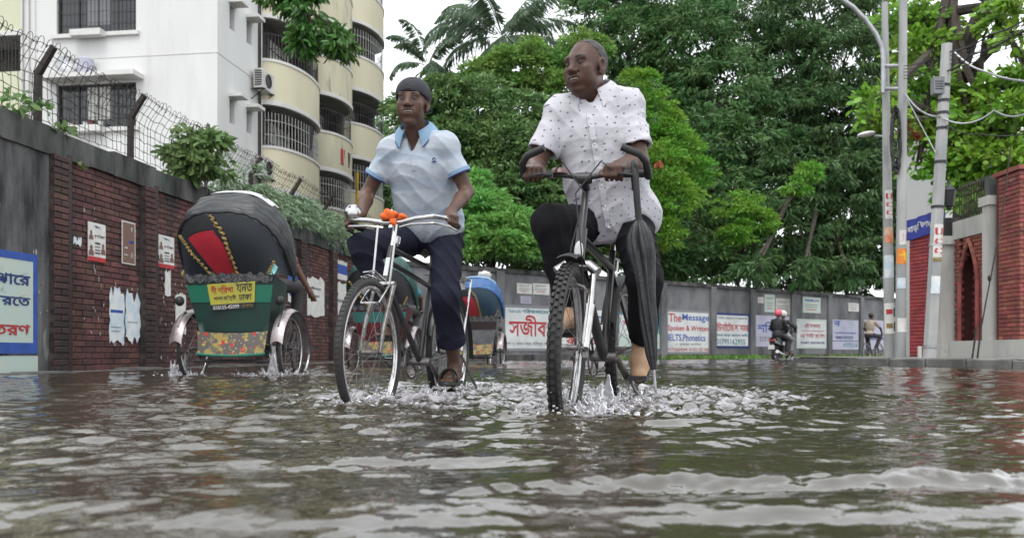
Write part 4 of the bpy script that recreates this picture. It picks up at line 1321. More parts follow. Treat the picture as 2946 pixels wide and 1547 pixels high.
tree('broadleaf_tree', 'huge dark green tree towering over the wall behind the white shirted cyclist',
     pxl([(1740, 40, 41, 110), (1830, 130, 40, 130), (1760, -60, 41, 120), (1960, -40, 40, 160), (1990, 130, 39, 150), (1880, 290, 39, 110), (2080, 270, 38, 150), (2000, 420, 37, 130),
          (2120, 430, 37, 140), (2090, 600, 36, 140), (1960, 640, 35, 130), (1900, 740, 33, 100), (2030, 770, 33, 90), (2140, 750, 34, 100), (1830, 690, 33, 80)]),
     62000, (.30, .085), LM['deep'], [(7.4, 38.5, -.1), (7.2, 38.5, 4), (7.6, 38.5, 8), (7.3, 39, 13)], clump=(.35, .8), per=60, tr=.45, seed=1)
tree('broadleaf_tree', 'second dark drooping tree merging rightwards behind the street lamp poles',
     pxl([(2180, 60, 40, 150), (2340, 20, 40, 160), (2290, 200, 39, 150), (2440, 180, 38, 130), (2240, 350, 38, 150), (2400, 360, 38, 150), (2530, 330, 39, 110), (2270, 520, 37, 150),
          (2430, 540, 37, 140), (2540, 500, 38, 120), (2270, 680, 36, 120), (2400, 720, 37, 120), (2520, 690, 38, 120), (2180, 770, 30.6, 50), (2310, 780, 32, 50), (2440, 780, 33.8, 50), (2240, 780, 36, 80), (2360, 800, 37, 80), (2480, 800, 38, 90), (2580, 780, 38, 90), (2520, 40, 40, 120), (2600, 620, 38, 90)]),
     70000, (.32, .085), LM['deep2'], [(14.5, 40, -.1), (14.4, 40, 5), (14.8, 40, 9), (14.4, 40, 14)], clump=(.35, .8), per=60, droop=.7, tr=.45, seed=2)
tree('lime_shrub', 'bright lime green shrub just right of the white shirted cyclist', pxl([(1835, 250, 31, 62), (1870, 340, 31, 80), (1930, 420, 31, 85), (1990, 500, 31, 62), (1880, 480, 30, 85), (1930, 570, 30, 80), (1850, 600, 30, 70), (1840, 420, 31, 70), (2015, 440, 31, 30), (1790, 330, 31, 60), (1800, 480, 30.5, 70), (1760, 560, 30.5, 70), (1770, 660, 30, 70), (1900, 670, 30, 70)]),
     34000, (.15, .06), LM['lime'], [(4.9, 30.6, -.1), (5.0, 30.6, 3), (5.2, 30.6, 6)], clump=(.22, .5), per=60, droop=.05, cat='shrub', tr=.14, seed=3)
tree('lime_shrub', 'lower lime green shoots under the dark trees right of the cyclist', pxl([(2150, 575, 32.5, 34), (2080, 600, 32, 30), (2190, 640, 32.5, 40), (2120, 680, 32, 40), (2150, 620, 32, 40), (2330, 500, 33, 30), (2290, 540, 33, 36)]),
     7000, (.17, .06), LM['lime'], [(8.8, 32.8, -.1), (8.9, 32.8, 3), (9.2, 32.8, 5)], clump=(.22, .45), per=60, droop=.1, cat='shrub', tr=.09, seed=4)
tree('evergreen_tree', 'glossy mid green tree between the two cyclists heads', pxl([(1190, 330, 28, 70), (1270, 300, 28, 90), (1370, 290, 28, 85), (1500, 330, 28, 75), (1320, 420, 27.5, 110), (1450, 420, 27.5, 105), (1560, 420, 27, 75), (1390, 550, 27, 110), (1520, 560, 27, 95), (1590, 650, 27, 75),
     (1470, 690, 27, 80), (1240, 440, 28, 90), (1300, 540, 27.5, 90), (1220, 560, 27.5, 80), (1640, 600, 27.5, 70), (1600, 520, 27.5, 80), (1680, 500, 28, 70), (1700, 640, 28, 80), (1640, 730, 28, 70), (1540, 740, 28, 60), (1380, 690, 27.5, 80), (1290, 660, 27.5, 80), (1620, 330, 28, 60), (1690, 380, 28.5, 60), (1740, 720, 29, 70)]),
     74000, (.19, .075), LM['mid'], [(-.8, 28.3, -.1), (-.7, 28.3, 3), (-.9, 28.3, 6), (-.6, 28.3, 8)], clump=(.25, .6), per=55, droop=.25, tr=.2, seed=5)
tree('olive_tree', 'yellowish green treetop between the palm and the bald cyclist', pxl([(1385, 215, 32, 50), (1450, 190, 32, 55), (1535, 150, 32, 42), (1560, 215, 32, 60), (1620, 185, 32, 42), (1630, 260, 31.5, 55), (1500, 250, 32, 40), (1660, 130, 32, 40), (1340, 255, 32, 45), (1700, 150, 33, 50)]),
     16000, (.18, .08), LM['olive'], [(.9, 32.3, -.1), (.8, 32.3, 5), (1.0, 32.3, 9), (1.1, 32.3, 11)], clump=(.25, .5), per=50, droop=.1, tr=.13, seed=6)
tree('feathery_shrub', 'bright feathery shrub leaning over the wall between the two cyclists', pxl([(1360, 520, 25, 48, .5), (1390, 590, 24.6, 75, .5), (1470, 640, 24.4, 75, .5), (1340, 650, 24.4, 65, .5), (1430, 690, 24, 70, .5), (1500, 715, 24.2, 60, .5), (1350, 720, 24, 55, .5), (1410, 650, 24.0, 60, .5), (1530, 690, 24.4, 40, .5), (1310, 590, 24.6, 60, .5), (1300, 720, 24, 50, .5)]),
     24000, (.17, .06), LM['fern'], [(-.9, 25.3, -.1), (-.85, 25.2, 1.5), (-.7, 24.8, 3), (-.6, 24.6, 4.2)], clump=(.18, .4), per=60, droop=.08, cat='shrub', tr=.07, fold=.1, seed=7)
tree('hazy_tree', 'pale distant tree beside the cream balconies', pxl([(1110, 330, 46, 40), (1090, 410, 46, 55), (1120, 480, 45, 60), (1060, 560, 44, 60), (1130, 560, 45, 60), (1180, 300, 46, 40)]),
     9000, (.26, .11), LM['pale'], [(-7.2, 46, -.1), (-7.0, 46, 5), (-7.1, 46, 10)], clump=(.3, .7), per=45, tr=.2, seed=8)
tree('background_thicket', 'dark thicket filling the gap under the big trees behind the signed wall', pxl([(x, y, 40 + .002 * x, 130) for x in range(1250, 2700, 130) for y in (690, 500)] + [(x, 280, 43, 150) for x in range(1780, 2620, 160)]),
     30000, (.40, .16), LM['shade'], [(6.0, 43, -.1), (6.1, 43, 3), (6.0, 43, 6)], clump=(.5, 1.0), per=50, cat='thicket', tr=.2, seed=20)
# creeper over the wall beyond the rickshaw
lob = [(*W(s, -.12 + random.uniform(-.1, .15), 2.82 + random.uniform(-.05, .28)), .36, .30, .32) for s in np.arange(14.2, 22.0, .5)]
tree('wall_creeper', 'grey green creeper tumbling over the wall top behind the rickshaw', lob, 10500, (.13, .032), LM['grey'], [W(17, -.4, -.1), W(17, -.4, 1.5), W(17, -.3, 2.9)], clump=(.16, .34), per=60, droop=.55, cat='creeper', tr=.05, seed=9)
# papaya-like shoot on the wall
lob = pxl([(585, 388, 12.6, 36), (545, 410, 12.6, 40), (610, 430, 12.6, 40), (520, 450, 12.5, 34), (570, 465, 12.5, 44), (625, 480, 12.6, 30), (540, 500, 12.5, 30)])
tree('wall_sapling', 'leafy green sapling growing on the wall top among the barbed wire', lob, 1500, (.17, .062), LM['papaya'], [W(12.62, -.1, 2.6), P(566, 500, 12.55), P(575, 430, 12.58), P(585, 385, 12.6)], clump=(.1, .2), per=24, droop=.35, cat='sapling', tr=.022, six=True, seed=10)
st = thing('wooden_stake', 'grey wooden stake leaning beside the sapling on the wall', 'stake', W(12.7, -.05, 2.7))
mb = MB(); mb.tube([P(592, 540, 12.5), P(597, 360, 12.5)], [.03, .018], 6); mb.tube([P(575, 540, 12.45), P(583, 460, 12.45)], [.025, .02], 6); mb.build('stick', M['palmbark'], st, world=True)
# weeds at the left end of the wall
lob = [(*W(8.95, .02, 2.86), .2, .2, .12), (*W(9.25, .04, 2.83), .22, .2, .10), (*W(9.55, .06, 2.7), .12, .1, .12), (*W(9.85, .05, 2.45), .06, .05, .12)]
tree('wall_weed', 'small leafy weed sprouting from the coping by the first fence post', lob, 130, (.12, .06), LM['papaya'], [W(9.2, 0, 2.7), W(9.2, .02, 2.9)], clump=(.06, .12), per=9, droop=.2, cat='weed', tr=.008, six=True, seed=11)
# branch hanging into the picture above the balconies
lob = pxl([(840, 5, 16, 32), (880, 50, 16, 36), (900, 105, 16, 40), (945, 105, 16.1, 36), (985, 135, 16.1, 30), (870, 135, 16, 22), (860, -40, 16, 50), (800, -20, 16, 40)])
tree('mango_branch', 'dark leafy mango branch hanging down before the cream balconies', lob, 2300, (.20, .052), LM['mango'], [P(800, -420, 17), P(845, -180, 16.3), P(865, -20, 16), P(905, 95, 16)], clump=(.12, .25), per=26, droop=.75, cat='branch', tr=.07, six=True, seed=12)
# large leaved tree over the gateway
lob = pxl([(2600, 40, 20, 60), (2655, 70, 20, 60), (2640, 150, 19.6, 62), (2700, 130, 20, 50), (2550, 255, 18, 34), (2520, 285, 17.5, 26), (2535, 345, 17.5, 42), (2500, 360, 17.2, 22), (2650, 250, 19, 60), (2655, 330, 18.5, 52), (2690, 400, 18.5, 62), (2760, 300, 19, 62),
          (2790, 390, 18.5, 72), (2850, 300, 18.5, 62), (2900, 260, 18, 55), (2880, 380, 18, 70), (2930, 330, 17.5, 60), (2820, 470, 18, 70), (2740, 490, 18.5, 60), (2900, 460, 17.5, 55), (2650, 470, 18.5, 40), (2870, 60, 18, 40), (2830, 100, 18.5, 34), (2930, 90, 17.5, 40), (2930, 20, 17.5, 34), (2960, 200, 17.5, 50), (2780, 560, 18, 50), (2860, 560, 17.8, 42)])
tree('almond_tree', 'large leaved bright green tree spreading over the gateway and poles', lob, 8600, (.20, .095), LM['almond'], [(10.4, 19.2, -.1), (10.5, 19.3, 3), (10.6, 19.4, 5), (10.2, 19.6, 7.2), (10.5, 19.8, 10)], clump=(.2, .5), per=20, droop=.12, tr=.34, six=True, fold=.12, seed=13)
mb = MB(); rt = bpy.data.objects['almond_tree']
mb.tube([P(2765, 190, 19.4), P(2810, 60, 19), P(2900, 5, 18.5), P(2990, -60, 18)], [.2, .17, .13, .1], 8); mb.tube([P(2900, 5, 18.5), P(2925, 60, 18.2)], [.09, .05], 6)
mb.tube([P(2765, 215, 19.4), P(2700, 210, 19.2), P(2660, 180, 19)], [.12, .09, .05], 8)
mb.build('limb', M['bark'], rt, world=True, smooth=True)
# fading leaves and a red bract
for px, py, d, n_, lb in ((2612, 380, 18.3, 26, 'cluster of reddish fading leaves behind the middle pole'), (2890, 470, 29.2, 34, 'x'),):
    if lb == 'x': continue
    tree('fading_spray', lb, pxl([(px, py, d, 18)]), n_, (.2, .1), LM['red'], [P(px, py + 60, d), P(px, py, d)], clump=(.08, .15), per=9, cat='leaf spray', tr=.012, six=True, seed=14)
tree('orange_bloom', 'orange red blossom cluster on the lime shrub', pxl([(1894, 470, 28.8, 11)]), 60, (.10, .07), LM['red'], [P(1890, 520, 29), P(1894, 470, 28.8)], clump=(.1, .15), per=30, cat='blossom', tr=.012, six=True, seed=15)


# coconut palms
def palm(label, base, top, fr, n, tr, seed, name='coconut_palm'):
    rr = random.Random(seed); rng = np.random.default_rng(seed)
    r = thing(name, label, 'palm tree', base, 0)
    mb = MB(); b = Vector(base); t = Vector(top); k = 14
    pts = [b.lerp(t, i / k) + Vector((.25 * math.sin(i * .25), 0, 0)) for i in range(k + 1)]
    mb.tube(pts, [tr * (1.2 - .4 * i / k) * (1 + .06 * (i % 2)) for i in range(k + 1)], 10); mb.build('trunk', M['palmbark'], r, world=True, smooth=True)
    t = pts[-1]
    for i in range(n):
        az = 2 * math.pi * (i * .382) + rr.uniform(-.2, .2); el = R(rr.choice((70, 55, 40, 25, 10, -5, -20)) + rr.uniform(-8, 8)); Lf = fr * rr.uniform(.85, 1.1)
        h = Vector((math.cos(az), math.sin(az), 0)); spine = []
        for j in range(13):
            q = j / 12; e2 = el - q * q * R(95)
            spine.append((spine[-1] if spine else t) + (h * math.cos(e2) + Vector((0, 0, math.sin(e2)))) * Lf / 12)
        mb = MB(); mb.tube(spine, [.035 * (1 - .8 * j / 12) for j in range(13)], 5, caps=False)
        o = mb.build('frond', LM['palm'], r, world=True)
        cs = []; ds = []; Ls = []
        for q in np.arange(.12, 1.0, .0125):
            f = q * 12; j = min(int(f), 11); c = spine[j].lerp(spine[j + 1], f - j); tg = (spine[j + 1] - spine[j]).normalized()
            sd = tg.cross(Vector((0, 0, 1))); sd = sd.normalized() if sd.length > .05 else Vector((1, 0, 0))
            for sg in (-1, 1):
                d = (sd * sg * .75 + tg * .55 + Vector((0, 0, -.55 - .4 * rr.random()))).normalized(); cs.append(c); ds.append(d); Ls.append(fr * .26 * (1 - (2 * q - .9) ** 2 * .75) * rr.uniform(.85, 1.1))
        V, F_ = leaf_arrays(np.array(cs), np.array(ds), np.array(Ls), np.full(len(cs), .10), .1, False, rng)
        me = np_mesh('leaflets', V - np.array(base), F_, LM['palm'])
        ob = bpy.data.objects.new('leaflets', me); COL.objects.link(ob); ob.parent = o; ob.location = Vector(base) * 1.0 - Vector((0, 0, 0)) ; ob['kind'] = 'stuff'
    mb = MB()
    for i in range(9):
        a = i * .7; mb.sphere(t + Vector((math.cos(a) * .32, math.sin(a) * .32, -.3 - .1 * (i % 3))), .15, 8, 6)
    mb.build('coconuts', LM['olive'], r, world=True, smooth=True)


q = P(1452, 110, 44); palm('tall coconut palm with arching grey green fronds against the white sky', (q.x + .6, 44.3, -.1), (q.x, 44, q.z), 4.6, 22, .24, 3)
q = P(1235, 190, 50); palm('smaller coconut palm top behind the capped cyclist head', (q.x, 50, -.1), (q.x, 50, q.z), 3.2, 14, .2, 5)

# weeds along the foot of the far wall
n = 5200; s = RNG.uniform(4, 21, n); t = .08 + np.abs(RNG.normal(0, .28, n))
c = np.array([FW(a, b, -.02) for a, b in zip(s, t)]); d = RNG.normal(size=(n, 3)) * .45; d[:, 2] = 1; d /= np.linalg.norm(d, axis=1, keepdims=True)
dens = (np.sin(s * 1.9) + np.sin(s * .73 + 1) + RNG.normal(0, .5, n)) > -.3
V, F_ = leaf_arrays(c[dens], d[dens], RNG.uniform(.07, .24, n)[dens], RNG.uniform(.02, .05, n)[dens])
o = bpy.data.objects.new('weeds', np_mesh('weeds', V, F_, LM['olive'])); COL.objects.link(o)
tag(o, 'straggly green weeds along the foot of the far signed wall', 'weeds', kind='stuff')
# ================================================================== bicycles
def xf(mb, Mt):
    mb.v = [tuple(Mt @ Vector(p)) for p in mb.v]
    return mb


def make_wheel(parent, c, r, tw, S=None, knobs=False, nsp=32, rim='alloy', tyre='tyre', hubw=.05, spr=.0013, rimdepth=.018):
    S = S or Matrix.Identity(4)
    c = Vector(c)
    mb = MB(); mb.lathe([(0, -hubw - .012), (.008, -hubw - .012), (.008, -hubw), (.024, -hubw + .002), (.024, -hubw + .006), (.013, -hubw + .012), (.013, hubw - .012), (.024, hubw - .006), (.024, hubw - .002), (.008, hubw), (.008, hubw + .012), (0, hubw + .012)], 12, c, (1, 0, 0))
    w = xf(mb, S).build('wheel', M['steel'], parent, smooth=True)
    rc = r - tw / 2
    mb = MB(); k = 10
    mb.lathe([(rc + tw / 2 * math.cos(2 * math.pi * i / k), tw / 2 * math.sin(2 * math.pi * i / k)) for i in range(k + 1)], 64, c, (1, 0, 0))
    n = 66 if knobs else 0
    for i in range(n):
        for row, (off, ww, ln) in enumerate(((0, .013, .016), (-.017, .010, .016), (.017, .010, .016))):
            a = 2 * math.pi * (i + (.5 if row else 0)) / n
            rr = r - abs(off) * .30
            rad = Vector((0, math.cos(a), math.sin(a))); tan = Vector((0, -math.sin(a), math.cos(a)))
            Mx = Matrix((Vector((1, 0, 0)), tan, rad)).transposed()
            mb.box(c + rad * (rr + .0025) + Vector((off * 1.05, 0, 0)), (ww, ln, .014), Mx)
    if not knobs:
        for i in range(90):
            a = 2 * math.pi * i / 90; rad = Vector((0, math.cos(a), math.sin(a))); tan = Vector((0, -math.sin(a), math.cos(a)))
            Mx = Matrix((Vector((1, 0, 0)), tan, rad)).transposed()
            mb.box(c + rad * (r - .0015), (tw * .5, .006, .006), Mx)
    xf(mb, S).build('tyre', M[tyre], w, smooth=30, fix=False)
    mb = MB(); ro, ri = r - tw * .86, r - tw * .86 - rimdepth
    mb.lathe([(ro, -.012), (ro, .012), (ri + .004, .013), (ri, .006), (ri, -.006), (ri + .004, -.013), (ro, -.012)], 56, c, (1, 0, 0))
    xf(mb, S).build('rim', M[rim], w, smooth=True)
    mb = MB()
    for i in range(nsp):
        sd = 1 if i % 2 else -1; a = 2 * math.pi * i / nsp; b = a + (1.1 if (i // 2) % 2 else -1.1)
        p = c + Vector((sd * (hubw - .004), .023 * math.cos(b), .023 * math.sin(b))); q = c + Vector((sd * .004, ri * math.cos(a), ri * math.sin(a)))
        mb.tube([p, q], spr, 4, caps=False)
    xf(mb, S).build('spokes', M['steel'], w, fix=False)
    return w


def steer_matrix(piv, axis, ang):
    return Matrix.Translation(piv) @ Matrix.Rotation(ang, 4, axis) @ Matrix.Translation(-Vector(piv))


def part(mbf, name, m, parent, S=None, smooth=True):
    mb = MB(); mbf(mb)
    if S is not None: xf(mb, S)
    return mb.build(name, M[m] if isinstance(m, str) else m, parent, smooth=smooth)


def crankset(root, bb, ang, cl=.17, qx=.075, sprocket=.09):
    """cranks, chainring, chain and two pedals; returns pedal centres (right, left) local"""
    out = []
    part(lambda m: (m.lathe([(0, -.06), (.022, -.06), (.022, .06), (0, .06)], 12, bb, (1, 0, 0)),), 'bottom_bracket', 'steel', root)
    part(lambda m: (m.lathe([(sprocket - .006, -.003), (sprocket + .004, -.003), (sprocket + .004, .003), (sprocket - .006, .003), (sprocket - .006, -.003)], 40, bb + Vector((.05, 0, 0)), (1, 0, 0)),
                    [m.tube([bb + Vector((.05, 0, 0)), bb + Vector((.05, sprocket * math.cos(a), sprocket * math.sin(a)))], .006, 5) for a in (0, 1.257, 2.513, 3.77, 5.03)]), 'chainring', 'steel', root)
    for sd, a in ((1, ang), (-1, ang + math.pi)):
        e = bb + Vector((sd * qx, cl * math.cos(a), cl * math.sin(a)))
        part(lambda m: m.tube([bb + Vector((sd * .06, 0, 0)), e], [.014, .011], 8), 'crank', 'steel', root)
        pc = e + Vector((sd * .06, 0, 0))
        part(lambda m: (m.box(pc, (.09, .085, .022)), m.tube([e, pc + Vector((sd * .04, 0, 0))], .006, 6)), 'pedal', 'blackplastic', root, smooth=False)
        out.append(pc)
    return out


def bar_grip(m, pts, r): m.tube(pts, r, 10)


# ------------------------------------------------------------------ mountain bike (right)
TH1 = math.atan2(.345, -.939)
mtb = thing('bicycle', 'black mountain bike with knobbly tyres and silver fork ridden through water by the bald man', 'bicycle', (.573, 4.27, -.09), TH1)
MW1 = Matrix.Translation((.573, 4.27, -.09)) @ Matrix.Rotation(TH1, 4, 'Z')
FA = Vector((0, 1.03, .33)); HT0, HT1 = Vector((0, .868, .66)), Vector((0, .815, .81)); ST = Vector((0, .735, 1.04))
AX = (HT1 - HT0).normalized()
S1 = steer_matrix(HT0, AX, R(7))
make_wheel(mtb, (0, 0, .33), .33, .052, None, True, rim='steel')
make_wheel(mtb, FA, .33, .054, S1, True, rim='alloy')
BB = Vector((0, .43, .29)); SC = Vector((0, .25, .80))
part(lambda m: m.tube([HT0 - AX * .02, HT1 + AX * .02], .024, 14), 'head_tube', 'blackpaint', mtb)
part(lambda m: m.sphere(HT0 + AX * .075 + Vector((0, .024, 0)), (.019, .006, .042), 12, 8), 'head_badge', 'white_enamel', mtb, S1)
part(lambda m: (m.tube([HT1 - AX * .02, SC - Vector((0, 0, .09))], [.020, .018], 10), m.tube([HT0 + AX * .02, BB], [.026, .023], 12), m.tube([BB, SC], .017, 10),
                m.tube([BB + Vector((.02, 0, 0)), Vector((.06, .03, .33))], .010, 8), m.tube([BB + Vector((-.02, 0, 0)), Vector((-.06, .03, .33))], .010, 8),
                m.tube([SC - Vector((0, .0, .10)), Vector((.06, .02, .33))], .009, 8), m.tube([SC - Vector((0, 0, .10)), Vector((-.06, .02, .33))], .009, 8)), 'frame', 'blackpaint', mtb)
for sd in (-1, 1):
    top = HT0 + Vector((sd * .068, .03, -.03)); mid = top.lerp(FA + Vector((sd * .068, -.02, 0)), .42); end = FA + Vector((sd * .064, -.01, 0))
    part(lambda m: (m.tube([top, mid], .014, 12), m.tube([mid, mid.lerp(end, .12), end], [.021, .019, .018], 12), m.tube([end - Vector((0, 0, .03)), end + Vector((0, .012, -.01))], [.014, .012], 8)), 'fork_leg', 'chrome', mtb, S1)
part(lambda m: (m.tube([HT0 + Vector((-.085, .028, -.02)), HT0 + Vector((-.05, .01, .01)), HT0 + Vector((.05, .01, .01)), HT0 + Vector((.085, .028, -.02))], .024, 10),), 'fork_crown', 'alloy', mtb, S1)
# brake arch and V-brakes
part(lambda m: (m.tube([HT0 + Vector((x, .05 + .02 * (1 - abs(x) / .07), -.16 + .09 * math.sqrt(max(0, 1 - (x / .07) ** 2)))) for x in (-.07, -.06, -.035, 0, .035, .06, .07)], .009, 8),
                m.tube([HT0 + Vector((-.05, .06, -.2)), HT0 + Vector((-.045, .06, -.09))], .008, 6), m.tube([HT0 + Vector((.05, .06, -.2)), HT0 + Vector((.045, .06, -.09))], .008, 6),
                m.tube([HT0 + Vector((-.045, .06, -.09)), HT0 + Vector((.045, .06, -.09))], .003, 5)), 'brake', 'steel', mtb, S1)
# short front mudguard
part(lambda m: m.grid(lambda u, v: FA + Vector((.04 * (2 * u - 1), .372 * math.cos(R(70 + 60 * v)), .372 * math.sin(R(70 + 60 * v)) - .012 * (2 * u - 1) ** 2)), 7, 10), 'mudguard', 'blackplastic', mtb, S1)
# stem and bar
BARY, BARZ = ST.y + .06, 1.045
part(lambda m: (m.tube([HT1, ST - Vector((0, 0, .03))], .016, 10), m.tube([ST - Vector((0, 0, .03)), Vector((0, BARY, BARZ))], .019, 10), m.lathe([(.024, -.03), (.024, .03)], 12, (0, BARY, BARZ), (1, 0, 0))), 'stem', 'blackpaint', mtb, S1)
bar = [Vector((x, BARY - .10 * abs(x) ** 1.5 * (1 if abs(x) > .05 else 0), BARZ + .02 * min(1, abs(x) / .1))) for x in (-.265, -.20, -.14, -.08, -.03, .03, .08, .14, .20, .265)]
part(lambda m: m.tube(bar, .0125, 10), 'handlebar', 'blackpaint', mtb, S1)
for sd in (-1, 1):
    e = bar[0] if sd < 0 else bar[-1]; i = bar[1] if sd < 0 else bar[-2]; j = bar[2] if sd < 0 else bar[-3]
    part(lambda m: m.tube([i.lerp(j, .7), e], .0165, 10), 'grip', 'blackplastic', mtb, S1)
    b0 = e + Vector((0, 0, 0))
    be = [b0 - Vector((0, .02, .008)), b0 + Vector((-sd * .002, .03, .012)), b0 + Vector((-sd * .006, .065, .035)), b0 + Vector((-sd * .030, .085, .062)), b0 + Vector((-sd * .105, .10, .090))]
    part(lambda m: m.tube(be, [.017, .016, .015, .0155, .0155], 10), 'bar_end', 'blackplastic', mtb, S1)
    part(lambda m: (m.box(j + Vector((sd * .005, .012, -.005)), (.03, .035, .03)), m.tube([j + Vector((0, .03, -.01)), j + Vector((sd * .03, .065, -.012)), i + Vector((sd * .03, .06, -.02))], [.007, .006, .005], 6)), 'brake_lever', 'blackpaint', mtb, S1)
    part(lambda m: m.tube([j + Vector((-sd * .01, .02, 0)), j + Vector((-sd * .06, .10, .03)), Vector((-sd * .02, BARY + .09, BARZ - .08)), HT0 + Vector((sd * .02, .07, .08)), HT0 + Vector((sd * .035, .06, -.08))], .0032, 6), 'brake_cable', 'blackplastic', mtb, S1)
part(lambda m: m.lathe([(0, .03), (.03, .024), (.042, .008), (.044, 0), (.03, -.004), (0, -.004)], 16, (.11, BARY - .01, BARZ + .02), (0, 0, 1)), 'bell', mat('bell_brown', (.10, .045, .04), .35), mtb, S1)
# saddle, post, rear bits
part(lambda m: (m.tube([SC - Vector((0, 0, .03)), SC + Vector((0, -.03, .11))], .013, 8),), 'seat_post', 'alloy', mtb)
part(lambda m: m.grid(lambda u, v: Vector(((2 * u - 1) * (.02 + .065 * (1 - v) ** 1.3), .13 + .27 * v + 0, .915 - .03 * (2 * u - 1) ** 2 - .01 * v)), 9, 10), 'saddle', 'leather', mtb)
PED1 = crankset(mtb, BB, math.atan2(.10, .137))
part(lambda m: (m.tube([Vector((.05, .43, .29 + .09)), Vector((.05, .0, .33 + .045))], .004, 5), m.tube([Vector((.05, .43, .29 - .09)), Vector((.05, 0, .33 - .045))], .004, 5)), 'chain', 'steel', mtb)
part(lambda m: m.tube([Vector((-.05, .30, .27)), Vector((-.14, .22, .06))], .008, 6), 'kickstand', 'steel', mtb)
part(lambda m: m.tube([Vector((.03, .62, .60)), Vector((.10, .52, .50)), Vector((.12, .32, .42)), Vector((.07, .12, .46))], .0035, 6), 'gear_cable', 'blackplastic', mtb)
part(lambda m: (m.tube([SC + Vector((.04, -.30, -.02)), SC + Vector((-.04, -.30, -.02))], .006, 6), m.tube([SC + Vector((.05, .0, -.02)), SC + Vector((.055, -.40, .0))], .006, 6), m.tube([SC + Vector((-.05, 0, -.02)), SC + Vector((-.055, -.40, 0))], .006, 6),
                m.tube([SC + Vector((.055, -.36, 0)), Vector((.075, -.01, .34))], .005, 6), m.tube([SC + Vector((-.055, -.36, 0)), Vector((-.075, -.01, .34))], .005, 6)), 'carrier', 'alloy', mtb)
part(lambda m: m.grid(lambda u, v: Vector((.035 * (2 * u - 1), .375 * math.cos(R(20 + 130 * v)), .33 + .375 * math.sin(R(20 + 130 * v)) - .012 * (2 * u - 1) ** 2)), 7, 18), 'mudguard', 'blackplastic', mtb)


def local1(p, steer=True):
    p = Vector(p)
    return MW1 @ (S1 @ p if steer else p)


# ------------------------------------------------------------------ roadster (left)
E2 = Vector((-.26, -.966, 0)); TH2 = math.atan2(.26, -.966)
RX2 = (-.38, 5.0, -.13)
rod = thing('bicycle', 'black roadster bicycle with chrome handlebar and rear carrier ridden by the capped man', 'bicycle', RX2, TH2)
MW2 = Matrix.Translation(RX2) @ Matrix.Rotation(TH2, 4, 'Z')
FA2 = Vector((0, 1.11, .35)); G0, G1 = Vector((0, .925, .70)), Vector((0, .855, .87)); AX2 = (G1 - G0).normalized()
S2 = steer_matrix(G0, AX2, R(0.5))
make_wheel(rod, (0, 0, .35), .35, .038, None, False, nsp=40, rim='chrome')
make_wheel(rod, FA2, .35, .040, S2, False, nsp=32, rim='chrome')
BB2 = Vector((0, .47, .30)); SC2 = Vector((0, .27, .84))
part(lambda m: m.tube([G0 - AX2 * .02, G1 + AX2 * .01], .019, 12), 'head_tube', 'blackpaint', rod)
part(lambda m: m.box(G0 + AX2 * .08 + Vector((0, .021, 0)), (.022, .004, .10), Matrix.Rotation(R(22), 3, 'X')), 'head_badge', 'white_enamel', rod, S2, False)
part(lambda m: (m.tube([G1, SC2 - Vector((0, 0, .02))], .014, 10), m.tube([G1 - AX2 * .075, SC2 - Vector((0, .03, .13))], .013, 10), m.tube([G0, BB2], .016, 10), m.tube([BB2, SC2], .0145, 10),
                [m.tube([BB2 + Vector((x * .3, 0, 0)), Vector((x, .03, .35))], .009, 8) for x in (-.06, .06)], [m.tube([SC2 - Vector((0, 0, .05)), Vector((x, .01, .35))], .008, 8) for x in (-.06, .06)]), 'frame', 'blackpaint', rod)
for sd in (-1, 1):
    a = G0 + Vector((sd * .045, .012, -.02)); b = FA2 + Vector((sd * .05, -.05, .13)); c = FA2 + Vector((sd * .05, 0, 0))
    part(lambda m: m.tube([a, a.lerp(b, .6), b, c], [.014, .013, .011, .009], 10), 'fork_leg', 'steel', rod, S2)
    part(lambda m: m.tube([G1 + Vector((sd * .05, .055, .11)), G0 + Vector((sd * .045, .06, -.02)), FA2 + Vector((sd * .045, .005, .235))], .0055, 6), 'brake_rod', 'chrome', rod, S2)
part(lambda m: (m.tube([G0 + Vector((-.055, .012, -.015)), G0 + Vector((.055, .012, -.015))], .017, 10), m.tube([FA2 + Vector((-.045, .005, .235)), FA2 + Vector((.045, .005, .235))], .005, 6)), 'fork_crown', 'chrome', rod, S2)
# lamp bracket and brake stirrup cluster above the wheel
part(lambda m: [m.tube([G0 + Vector((-.01, .03, .0)), G0 + Vector((.02 + .012 * i, .09 + .02 * i, .045 - .012 * i)), G0 + Vector((.05 + .01 * i, .16, .03 - .022 * i))], .0045, 5) for i in range(4)], 'lamp_bracket', 'chrome', rod, S2)
BZ2 = 1.005; BY2 = .80
part(lambda m: (m.tube([G1 + AX2 * .0, Vector((0, BY2, BZ2))], .0125, 10), m.lathe([(.022, -.02), (.022, .02)], 12, (0, BY2 - .006, BZ2 - .09), AX2)), 'stem', 'chrome', rod, S2)
hb = [Vector((x, BY2 + y, BZ2 + z)) for x, y, z in ((-.265, -.19, .005), (-.272, -.10, .012), (-.262, -.02, .02), (-.215, .045, .02), (-.13, .055, .012), (-.05, .035, .0), (0, .03, 0), (.05, .035, .0), (.13, .055, .012), (.215, .045, .02), (.262, -.02, .02), (.272, -.10, .012), (.265, -.19, .005))]
part(lambda m: m.tube(hb, .0125, 12), 'handlebar', 'chrome', rod, S2)
